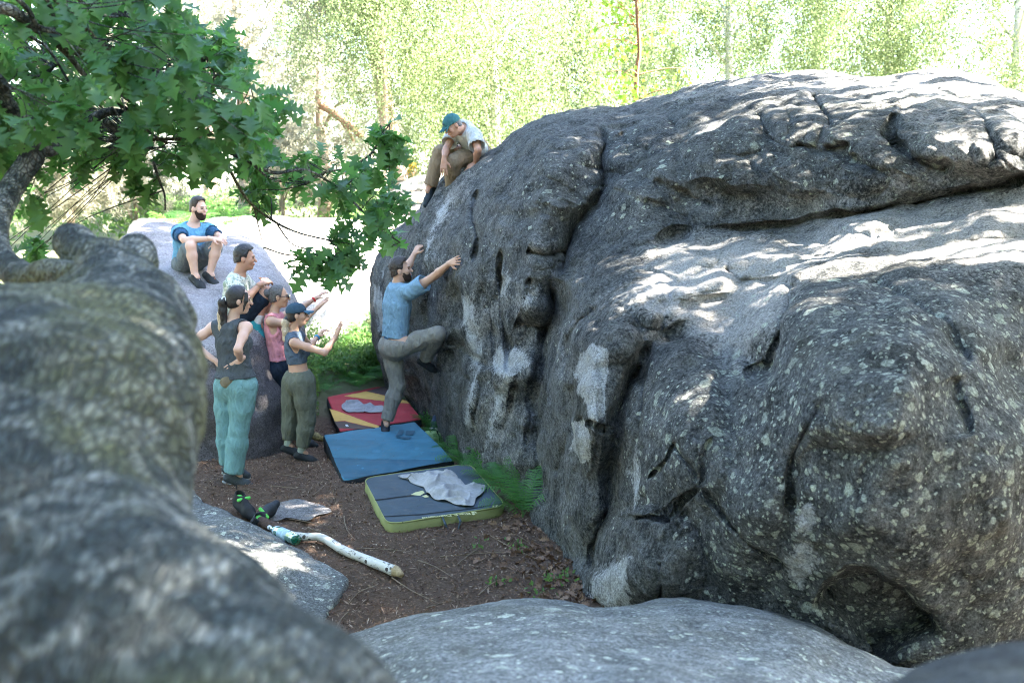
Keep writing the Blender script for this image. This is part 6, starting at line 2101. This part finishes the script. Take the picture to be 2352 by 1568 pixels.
CROWN = {}
CROWN['b1'] = birch_crown(1, 150, 520, 2.5, 3.6, 0.046, M_birchleaf, 1.5)
CROWN['b2'] = birch_crown(2, 130, 520, 2.2, 3.0, 0.045, M_birchleaf, 1.2)
CROWN['b3'] = birch_crown(5, 110, 560, 2.8, 3.2, 0.049, M_birchleaf, 0.9)
CROWN['p1'] = pine_crown(7, 170, 2.6, 2.6, M_pine)
CROWN['p2'] = pine_crown(8, 120, 1.3, 1.1, M_pine)

CROWN['s1'] = birch_crown(31, 44, 150, 2.3, 1.4, 0.13, M_birchleaf, 0.35)
CROWN['d1'] = birch_crown(41, 240, 110, 2.5, 1.5, 0.14, M_birchleaf, 0.5)
CROWN['s2'] = birch_crown(32, 26, 150, 2.1, 1.2, 0.13, M_birchleaf, 0.35)

def tree(label, x, y, crown, cz, scale=1.0, rot=0.0, bark=None, r0=0.11, group=None, lean=(0, 0), name='birch_tree', zs=1.0, limb_n=7):
    z0 = float(ground_z(x, y))
    root = empty(name, (x, y, z0), label, 'tree', group)
    me, clumps = CROWN[crown]
    cc = V3((x + lean[0], y + lean[1], cz))
    c = obj('crown', me, None, root)
    c.matrix_parent_inverse = Matrix()
    c.location = (cc[0] - x, cc[1] - y, cc[2] - z0)
    c.scale = (scale, scale, scale * zs)
    c.rotation_euler = (0, 0, rot)
    top = cc + V3((0, 0, 2.2 * scale * zs))
    cr, sr = math.cos(rot), math.sin(rot)
    limbs = []
    st = max(1, len(clumps) // limb_n)
    for k in clumps[::st][:limb_n]:
        e = cc + V3((k[0] * cr - k[1] * sr, k[0] * sr + k[1] * cr, k[2] * zs)) * scale * 0.92
        f = np.clip((e[2] - 0.9 * scale - z0) / (top[2] - z0), 0.15, 0.9)
        b = V3((x, y, z0)) + (top - V3((x, y, z0))) * f
        limbs.append(([b, (b + e) / 2 + V3((0, 0, .25)), e], [r0 * 0.35, r0 * 0.2, r0 * 0.05]))
    tm = trunk_mesh([V3((x, y, z0 - .2)), V3((x + lean[0] * .3 + .08, y + lean[1] * .3, z0 + (cz - z0) * .45)), cc, top], [r0 * 1.15, r0, r0 * .7, r0 * .2], 10, x, limbs)
    obj('trunk', tm, bark or M_birch, root)
    return root
GB = 'birches at the back of the clearing'
def px_x(px, Y): return float(pts(px, 420, Y)[0])
specs = [  # label, px, Y, crown, crown-centre height, scale, rotation, extra
    ('drooping birch between the pale pine and the green-capped man', 880, 18.5, 'b2', 6.6, 0.95, 0.3, {'r0': .035, 'bark': M_pinebark}),
    ('dense weeping birch directly behind the green-capped man', 1130, 21, 'b1', 5.9, 1.10, 1.9, {}),
    ('broad birch filling the gap left of the slender sapling', 1290, 25, 'b2', 6.2, 1.3, 0.9, {}),
    ('birch with visible white trunk just right of the slender sapling', 1660, 25, 'b3', 7.4, 1.1, 2.2, {}),
    ('small birch standing behind the slender sapling', 1470, 32, 'b2', 6.8, 1.4, 2.9, {}),
    ('birch above the middle of the big boulder crest', 1860, 29, 'b1', 7.2, 1.1, 3.3, {}),
    ('dark slim birch with sky on its right side', 2020, 24, 'b2', 6.9, 1.0, 0.1, {'zs': 1.3}),
    ('birch at the right edge above the boulder', 2310, 21, 'b3', 6.1, 0.95, 4.2, {'zs': 1.2}),
    ('far pale birch behind the drooping birch', 720, 40, 'b3', 9.6, 1.5, 5.1, {}),
    ('far birch seen above the bare orange pine limb', 1010, 36, 'b2', 7.0, 1.6, 4.4, {})]
for lab, px, Y, cr, cz, sc, rot, kw in specs:
    tree(lab, px_x(px, Y), Y, cr, cz, sc, rot, group=GB, **kw)
GP = 'pale pines behind the oak'
for lab, px, Y, cr, cz, sc, rot in (('large pale pine in full sun behind the oak branches', 560, 24, 'p1', 5.9, 1.15, 0.0), ('tall brownish pine at the top left behind the oak', 480, 31, 'p1', 9.2, 1.35, 1.7),
                                    ('pine half hidden by the leaning oak limb', 180, 27, 'p1', 5.2, 1.25, 2.6), ('low spreading pine with bare orange limb', 740, 25, 'p1', 3.9, 0.85, 4.0), ('pine at the far left edge behind the oak leaves', -60, 24, 'p1', 4.6, 1.2, 5.0)):
    tree(lab, px_x(px, Y), Y, cr, cz, sc, rot, M_pinebark, 0.17, GP, name='pine_tree')
GS = 'young pines beyond the seated men'
for lab, px, Y, cz, sc, rot in (('bright young pine left of the bearded man', 300, 18.5, 2.75, 0.75, 0.0), ('young pine beside the leaning oak limb', 150, 17, 2.6, 0.7, 2.0), ('young pine above the pale slab', 640, 21.5, 2.9, 0.8, 4.0)):
    tree(lab, px_x(px, Y), Y, 'p2', cz, sc, rot, M_pinebark, 0.04, GS, name='young_pine')
# bare orange limb
lb = empty('pine_branch', pts(720, 235, 23.5).tolist(), 'bare orange pine limb slanting down through pale foliage', 'branch')
V, F = tube(spline([pts(735, 238, 23.8), pts(770, 262, 23.6), pts(832, 312, 23.4)], 16), np.linspace(.11, .085, 16), 10, 3, .1)
obj('limb', new_mesh('limb', V, F), M_redbark, lb)
V, F = tube(spline([pts(770, 262, 23.6), pts(800, 300, 23.7), pts(812, 325, 23.8)], 8), np.linspace(.05, .03, 8), 8, 3, .1)
obj('side_limb', new_mesh('side_limb', V, F), M_redbark, lb)
# stout pale trunk beside the person in yellow
x_, y_ = px_x(912, 20.0), 20.0
st_ = empty('pine_tree', (x_, y_, float(ground_z(x_, y_))), 'stout pale pine trunk standing beside the distant person in yellow', 'tree')
obj('trunk', trunk_mesh([pts(925, 520, 20), pts(918, 440, 20), pts(908, 360, 20), pts(880, 220, 20), pts(860, 80, 20.2), pts(850, -80, 20.4)], [.30, .20, .19, .17, .14, .10], 14, 3), M_pinebark, st_)
c_ = obj('crown', CROWN['p2'][0], None, st_); c_.matrix_parent_inverse = Matrix()
q_ = pts(850, -150, 20.4); c_.location = (q_ - V3(st_.location)).tolist(); c_.scale = (1.6, 1.6, 1.4)
# slender sapling with large bright leaves just behind the boulder
sx_, sy_ = px_x(1462, 13.0), 13.0
sap = empty('birch_sapling', (sx_, sy_, float(ground_z(sx_, sy_))), 'slender sapling with bright green heart-shaped leaves behind the boulder', 'tree')
SPN = [V3((sx_, sy_, float(ground_z(sx_, sy_)) - .1)), pts(1460, 240, 13), pts(1468, 120, 13), pts(1462, 0, 13), pts(1466, -160, 13)]
limbs, LC = [], []
for k in range(34):
    f = rg.uniform(0.0, 1.0)
    b = pts(1460 + rg.uniform(-4, 6), 300 - f * 480, 13)
    az = rg.random() * math.tau
    L = rg.uniform(.45, 1.05) * (1 - 0.35 * f)
    e = b + V3((math.cos(az), math.sin(az), rg.uniform(-.1, .35))) * L
    limbs.append(([b, (b + e) / 2 + V3((0, 0, .06)), e], [.010, .006, .003]))
    for _ in range(30):
        LC.append(b + (e - b) * rg.uniform(.25, 1.05) + rg.normal(0, .085, 3) - V3((0, 0, .06)))
obj('trunk', trunk_mesh(SPN, [.035, .030, .026, .022, .016], 8, 1, limbs), M_stem, sap)
obj('crown', leaf_mesh('crown', np.array(LC), 0.066, M_brightleaf, 1.3, 0.8), None, sap)
# shade trees added to the right, beyond the edge of the picture
GR = 'unseen shade trees right of the boulder'
for lab, x, y, cr, cz, sc, rot in (('unseen birch dappling the upper left of the boulder', 5.0, 8.7, 's1', 8.2, 1.0, 2.7), ('unseen leafy birch dappling the top of the boulder', 6.3, 7.4, 's1', 7.8, 0.85, 0.5), ('unseen thin birch shading the white patch on the boulder', 5.9, 5.3, 'd1', 6.7, 0.24, 1.5),
                                   ('unseen birch shading the sunny end of the boulder', 7.9, 5.7, 's2', 7.0, 0.9, 2.0), ('unseen birch whose crown shades the near end of the boulder', 7.7, 3.7, 'd1', 6.8, 0.66, 3.9),
                                   ('unseen dense birch shading the low foreground boulder', 6.2, 2.7, 'd1', 7.2, 0.85, 1.7), ('unseen dense birch shading the leaning oak trunk', 4.6, 1.1, 'd1', 7.8, 0.85, 5.7)):
    tree(lab, x, y, cr, cz, sc, rot, group=GR)
tree('unseen leaning birch shading the ground left of the boulder', 5.4, 5.2, 'd1', 5.8, 0.70, 2.2, group=GR, lean=(-2.8, 1.7), r0=.06, limb_n=3)  # added out of view, bent so its crown shades the clearing floor
tree('unseen arching birch shading the smooth boulder', 8.6, 12.2, 'd1', 8.6, 1.10, 2.2, group=GR, lean=(-4.9, -1.9), r0=.09, limb_n=3)  # added out of view to keep the seated men's boulder in shade
tree('unseen leaning birch shading the oak leaves', 6.4, 1.6, 'd1', 7.6, 0.85, 0.7, group=GR, lean=(-3.3, 2.6), r0=.09, limb_n=3)  # added out of view, leaning so the oak leaves stay shaded
# the wood closes in unseen behind the viewer and left, blocking low sky light
GW = 'trees standing around the clearing'
where = ['behind the viewer, first of the ring', 'straight behind the viewer', 'behind the viewer on the right', 'at the left behind the oak', 'to the left of the oak', 'far left beside the oak', 'on the right behind the foreground boulder', 'at the back left of the viewer', 'at the far left beyond the oak', 'far right of the foreground boulder']
for k, (x, y) in enumerate([(-5, -7), (0.5, -8), (6, -7), (-9, -3), (-10, 2), (-11, 7), (11, -3), (-13, -8), (-13, 12), (14, 2)]):
    tree('unseen tall leafy birch ' + where[k], x, y, ('b1', 'b2', 'b3')[k % 3], 5.2 + (k % 3), 1.75, k * 1.3, group=GW, r0=.16)

# layered rock ledge by the far trunk
ledge = Rock([(860, 480), (880, 455), (930, 418), (960, 405), (1010, 402), (1060, 410), (1080, 460), (1060, 520), (980, 540), (900, 530)],
             [(900, 470, 18.5), (960, 415, 19.3), (1040, 420, 19.2), (960, 460, 18.5), (1000, 500, 18.2), (920, 510, 18.0)], (970, 470), rim=.3, rim_w=.15)
ledge.creases += [([(900, 450), (960, 442), (1050, 448)], 4, .25), ([(890, 475), (960, 470), (1050, 478)], 4, .25), ([(900, 500), (960, 496), (1040, 505)], 4, .25)]
lo_ = ledge.build('boulder', M_rock3, (-1.2, 19.6, 1.2), nth=120, nrad=40, nback=8, bulge=.6, rough=(.05, .03), masks=flat_masks(.2, .2))
tag(lo_, 'layered pale rock ledge beside the distant pine trunk', 'boulder')

# ------------------------------------------------------------------ ferns
def frond(seed, L):
    r = np.random.default_rng(seed)
    n = 22
    V, F = [], []
    t_ = np.linspace(0, 1, n)
    arch = r.uniform(.35, .75)
    px_ = L * (t_ - 0.10 * t_ ** 2); pzz = L * (arch * t_ * 1.1 - arch * 1.05 * t_ ** 2.2)
    curl = r.uniform(-.15, .15)
    R_ = np.stack([curl * L * t_ ** 2, px_, pzz], -1)
    w0 = .004
    for i in range(n - 1):
        b = len(V)
        V += [R_[i] + (-w0 * (1 - t_[i]), 0, 0), R_[i] + (w0 * (1 - t_[i]), 0, 0), R_[i + 1] + (w0 * (1 - t_[i + 1]), 0, 0), R_[i + 1] + (-w0 * (1 - t_[i + 1]), 0, 0)]
        F.append((b, b + 1, b + 2, b + 3))
    for i in range(3, n):
        T_ = unit(R_[min(i + 1, n - 1)] - R_[i - 1])
        N_ = unit(np.cross(T_, (1, 0, 0))) * -1
        ln = L * .30 * math.sin(math.pi * (0.12 + 0.88 * (1 - t_[i])) ** 0.9) ** .8 * (1 - t_[i] * .15) + .01
        for sd in (-1, 1):
            d = unit(V3((sd, 0, 0)) + T_ * .35 - N_ * .15 + r.normal(0, .06, 3))
            k = 6
            for j in range(k):
                s0, s1 = j / k, (j + 1) / k
                c0, c1 = R_[i] + d * ln * s0, R_[i] + d * ln * s1
                c0 = c0 - N_ * .10 * ln * s0 ** 2; c1 = c1 - N_ * .10 * ln * s1 ** 2
                ww = L * .022 * (1 - s0 * .82)
                b = len(V)
                V += [c0 - T_ * ww * .25, c1 - T_ * ww * .9, c1, c0 + T_ * .0]
                F.append((b, b + 1, b + 2, b + 3))
                b = len(V)
                V += [c0 + T_ * ww * .25, c0, c1, c1 + T_ * ww * .9]
                F.append((b, b + 1, b + 2, b + 3))
    me = new_mesh('frond', np.array(V), np.array(F), False)
    a = me.attributes.new('tone', 'FLOAT', 'POINT'); a.data.foreach_set('value', np.full(len(V), r.random(), np.float32))
    me.materials.append(M_fern)
    return me
FRONDS = [frond(k, 1.0) for k in range(5)]
def fern(label, p, size, n=8, tilt=0.5, seed=0, group=None, face=None):
    r = np.random.default_rng(seed + 100)
    root = empty('fern', [float(q) for q in p], label, 'fern', group)
    for k in range(n):
        a = k * math.tau / n + r.normal(0, .25)
        if face is not None:
            a = face + (k / max(1, n - 1) - .5) * 3.4 + r.normal(0, .15)
        o = bpy.data.objects.new('frond', FRONDS[int(r.integers(0, 5))])
        COL.objects.link(o)
        o.parent = root
        s_ = size * r.uniform(.65, 1.1)
        o.scale = (s_, s_, s_)
        o.rotation_euler = (tilt + r.normal(0, .18), r.normal(0, .15), a)
    return root
fern('tall fern fanning out against the boulder beside the slate crash pad', gpt(1200, 1190), .50, 7, .60, 1, face=R(15))
fern('short fern tucked behind the big fern by the boulder', gpt(1172, 1140), .36, 6, .5, 2, face=R(60))
fern('fern between the blue crash pad and the boulder', gpt(1052, 1052), .36, 8, .45, 3, face=R(70))
fern('fern beside the pale green bag under the boulder', gpt(1018, 1012), .36, 8, .4, 4, face=R(40))
fern('fern squeezed between the red crash pad and the boulder', gpt(965, 945), .42, 8, .4, 5, face=R(60))
fern('low fern at the corner of the red crash pad', gpt(985, 975), .34, 7, .35, 6, face=R(70))
fern('small fern behind the corner of the slate pad', gpt(1105, 1090), .26, 6, .4, 61, face=R(60))
fern('dark fern at the foot of the smooth boulder behind the oak trunk', gpt(455, 1045), .62, 9, .6, 7)
fern('second dark fern just above it behind the oak trunk', gpt(478, 1020), .52, 8, .7, 8)
for k, (px, py, lab) in enumerate([(1035, 1035, 'small fern right of the pale green bag'), (1070, 1075, 'small fern by the near corner of the blue pad'), (950, 925, 'fern at the back of the red pad against the boulder'), (1000, 990, 'fern sprouting behind the navy shoe'), (1130, 1115, 'little fern at the far corner of the slate pad'), (1215, 1170, 'upright fern leaning on the boulder above the tall one')]):
    fern(lab, gpt(px, py), .34, 8, .45, 70 + k, face=R(50))
GF = 'ferns behind the red crash pad'
where = ['behind the left corner of the red pad', 'just right of the woman in the cap', 'under the raised hand of the woman in the cap', 'below the outstretched hands', 'next to the left end of the boulder', 'behind the middle of the red pad',
         'in the shade beside the climber', 'above the shaded bank', 'on the sunlit bank', 'at the top of the sunlit bank']
for k, (px, py) in enumerate([(745, 900), (735, 860), (765, 850), (800, 870), (858, 868), (825, 892), (870, 830), (790, 810), (830, 780), (860, 740)]):
    fern('leafy fern ' + where[k], gpt(px, py), .36 + .06 * (k % 3), 9, .5, 20 + k, GF)
for k, (px, py, Y) in enumerate([(470, 500, 17.2), (420, 505, 16.8), (540, 492, 18.5)]):
    p = pts(px, py, Y); p[2] = float(ground_z(p[0], p[1])) + .1
    fern(('tall sunlit fern above the bearded man', 'sunlit fern left of the bearded man', 'fern at the back edge of the pale slab')[k], p, 1.0, 9, .6, 40 + k, 'ferns beyond the seated men')

# ------------------------------------------------------------------ low growth
def scatter(n, xr, yr, keep):
    out = []
    while len(out) < n:
        x, y = rg.uniform(*xr, 4000), rg.uniform(*yr, 4000)
        k = keep(x, y)
        out += list(zip(x[k], y[k]))
    return np.array(out[:n])
def off_pad(x, y):
    q = to_px(np.stack([x, y, ground_z(x, y)], -1))
    return in_poly(q[..., 0], q[..., 1], [(730, 1010), (735, 898), (905, 862), (1000, 990)], 1e-3) < 0.5
xy = scatter(30000, (-4.2, -0.6), (11.3, 15.0), lambda x, y: ((y < 13.3) | (x > -1.9)) & off_pad(x, y) & (to_px(np.stack([x, y, ground_z(x, y)], -1))[..., 0] < 930) & (rg.random(len(x)) < np.clip(0.55 + 0.8 * vnoise(np.stack([x * 1.3, y * 1.3, 0 * x], -1)), .1, 1)))
hz = ground_z(xy[:, 0], xy[:, 1])
hh = np.clip(.30 + .34 * vnoise(np.column_stack([xy * 1.3, 0 * hz + 3])), .06, .8)
me = leaf_mesh('undergrowth', np.column_stack([xy, hz + hh * rg.random(len(xy)) ** .7]), 0.060, M_herb, -0.3, 0.42)
tag(obj('undergrowth', me), 'bright low leafy undergrowth on the bank behind the pads', 'undergrowth', kind='stuff')
xy = scatter(2600, (-1.6, 0.2), (7.6, 12.4), lambda x, y: (lambda q: in_poly(q[..., 0], q[..., 1], [(925, 895), (960, 905), (1010, 960), (1075, 1050), (1140, 1105), (1100, 1085), (1040, 1040), (985, 990), (945, 930)], 1e-3) > 0.5)(to_px(np.stack([x, y, ground_z(x, y)], -1))))
hz = ground_z(xy[:, 0], xy[:, 1])
me = leaf_mesh('weeds', np.column_stack([xy, hz + .02 + .16 * rg.random(len(xy)) ** 1.3]), 0.045, M_fern, -0.2, 0.45)
tag(obj('weeds', me), 'strip of small green weeds between the pads and the boulder', 'weeds', kind='stuff')
xy = scatter(30000, (-16, 4), (18.0, 30), lambda x, y: rg.random(len(x)) < np.clip(0.5 + 0.9 * vnoise(np.stack([x * .6, y * .6, 0 * x], -1)), .1, 1))
hz = ground_z(xy[:, 0], xy[:, 1])
hh = np.clip(.35 + .55 * vnoise(np.column_stack([xy * .5, 0 * hz + 3])), .08, 1.3)
me = leaf_mesh('shrubbery', np.column_stack([xy, hz + hh * rg.random(len(xy)) ** .6]), 0.13, M_herb, -0.2, 0.4)
tag(obj('shrubbery', me), 'pale sunlit scrub and heather beyond the slab', 'shrubbery', kind='stuff')

# ------------------------------------------------------------------ litter
t = NT('litter_chip')
tn = t.attr('tone').outputs['Fac']
c = t.ramp(tn, [(0.0, (0.045, 0.026, 0.018)), (0.45, (0.15, 0.088, 0.056)), (0.75, (0.27, 0.19, 0.135)), (1.0, (0.42, 0.34, 0.26))])
t.bsdf(c, 0.9, None, 0.15)
M_chip = t.m
def clear_of_pads(x, y):
    q = to_px(np.stack([x, y, ground_z(x, y)], -1))
    return (q[..., 1] > 860) & (q[..., 1] < 1480) & (q[..., 0] > 420) & (q[..., 0] < 1400)
xy = scatter(60000, (-3.6, 1.0), (4.8, 11.0), clear_of_pads)
hz = ground_z(xy[:, 0], xy[:, 1]) + 0.012 * fbm(np.column_stack([xy * 6, 0 * hz[:1].repeat(len(xy))]), 3)
n = len(xy)
a = rg.random(n) * math.tau
L = rg.lognormal(math.log(.018), .5, n).clip(.008, .07)
d = np.column_stack([np.cos(a), np.sin(a), rg.normal(0, .35, n)]) * L[:, None] * .5
w = np.column_stack([-np.sin(a), np.cos(a), rg.normal(0, .5, n)]) * (rg.uniform(.0022, .008, n))[:, None] * .7
V, F, tone = quads(np.column_stack([xy, hz + rg.uniform(.003, .014, n)]), d, w, np.clip(rg.beta(1.6, 2.2, n), 0, 1))
me = new_mesh('needle_litter', V, F, False)
at_ = me.attributes.new('tone', 'FLOAT', 'POINT'); at_.data.foreach_set('value', tone.astype(np.float32))
tag(obj('needle_litter', me, M_chip), 'loose needles and bark chips covering the forest floor', 'litter', kind='stuff')

M_twig = simple_mat('dry_twig', (0.20, 0.15, 0.105), 0.9, 40, 0.4, 0.4, 0.006)
GT = 'dry twigs scattered on the forest floor'
tw_px = [(640, 1190, 760, 1212), (820, 1262, 945, 1270), (700, 1215, 770, 1235), (960, 1290, 1040, 1330), (1010, 1282, 1190, 1270), (900, 1330, 1010, 1390), (1050, 1300, 1120, 1250), (860, 1350, 800, 1390), (1100, 1370, 1180, 1330), (620, 1118, 700, 1128),
         (560, 1125, 600, 1140), (760, 1110, 720, 1140), (730, 1060, 745, 1100), (1120, 1230, 1240, 1290), (980, 1400, 1060, 1380), (1180, 1230, 1215, 1250), (1220, 1400, 1290, 1380), (800, 1410, 770, 1450), (790, 1190, 812, 1240), (690, 1100, 640, 1092)]
tw_at = ['just below the flat stone', 'right of the middle of the birch log', 'between the flat stone and the plastic bottle', 'just right of the broken log end', 'running under the front of the slate pad', 'pointing from the log end towards the low foreground boulder',
         'upright-looking, below the lime pad corner', 'short, left of the broken log end', 'among the seedlings near the dead leaves', 'in front of the shoes of the woman in teal trousers', 'shortest, beside the woman in teal trousers', 'left of the slate pad corner', 'beside the left corner of the blue pad', 'slanting to the foot of the boulder',
         'close above the low foreground boulder', 'under the tall fern', 'lying in the dead leaves by the low foreground boulder', 'at the tip of the low speckled boulder', 'along the left edge of the slate pad', 'behind the flat stone']
for k, (x0, y0, x1, y1) in enumerate(tw_px):
    a_, b_ = gpt(x0, y0, .012), gpt(x1, y1, .012)
    m_ = (a_ + b_) / 2 + rg.normal(0, .018, 3) * V3((1, 1, .2)) + V3((0, 0, .006))
    V, F = tube(spline([a_, m_, b_], 12), np.linspace(.0045, .002, 12), 5, k, .15)
    tag(obj('twig', new_mesh('twig', V, F), M_twig), 'thin dry twig ' + tw_at[k], 'twig', GT)

M_dead = leaf_mat('dead_leaf', (0.11, 0.060, 0.035), (0.25, 0.155, 0.095), (0.10, 0.05, 0.02), (0.18, 0.10, 0.05), 0.12)
dead_me = []
for k in range(6):
    V, F = LEAVES[k]
    V = V.copy(); V[:, 2] = V[:, 2] * 1.3 + .02 * np.sin(V[:, 0] * 60)
    me = new_mesh('fallen_leaf', V, F)
    a_ = me.attributes.new('tone', 'FLOAT', 'POINT'); a_.data.foreach_set('value', np.full(len(V), k / 5, np.float32))
    me.materials.append(M_dead)
    dead_me.append(me)
k = 0
while k < 210:
    px, py = rg.uniform(1090, 1370), rg.uniform(1190, 1400)
    edge = 1150 + (py - 1110) * 0.78
    if px > edge + 12 or px < edge - 190 * rg.random() ** 1.2 - 5: continue
    p = gpt(px, py, .018)
    o = bpy.data.objects.new('fallen_leaf', dead_me[k % 6])
    COL.objects.link(o)
    o.location = p.tolist()
    s_ = rg.uniform(.35, .75)
    o.scale = (s_, s_, s_)
    o.rotation_euler = (rg.normal(0, .4), rg.normal(0, .4), rg.random() * 6.28)
    tag(o, 'curled brown dead leaf on the ground along the boulder base', 'dead leaf', 'dead leaves along the boulder base')
    k += 1
GD = 'seedlings in the litter by the boulder'
sl = ['nearest the low foreground boulder', 'below the dead leaves', 'between the twigs', 'just below the lime green pad', 'under the tall fern', 'close to the boulder foot']
for k, (px, py) in enumerate([(1245, 1372), (1275, 1345), (1140, 1345), (1100, 1262), (1190, 1262), (1300, 1330)]):
    p = gpt(px, py)
    root = empty('seedling', p.tolist(), 'tiny pale green seedling ' + sl[k], 'seedling', GD)
    C_ = p + np.column_stack([rg.normal(0, .045, 16), rg.normal(0, .045, 16), rg.uniform(.015, .075, 16)])
    obj('leaves', leaf_mesh('leaves', C_, .034, M_herb, 0.2, .6), None, root)
    V, F = tube([p, p + V3((0, 0, .04)), p + V3((.005, 0, .08))], [.003, .002, .001], 5)
    obj('stem', new_mesh('stem', V, F), M_fern, root)
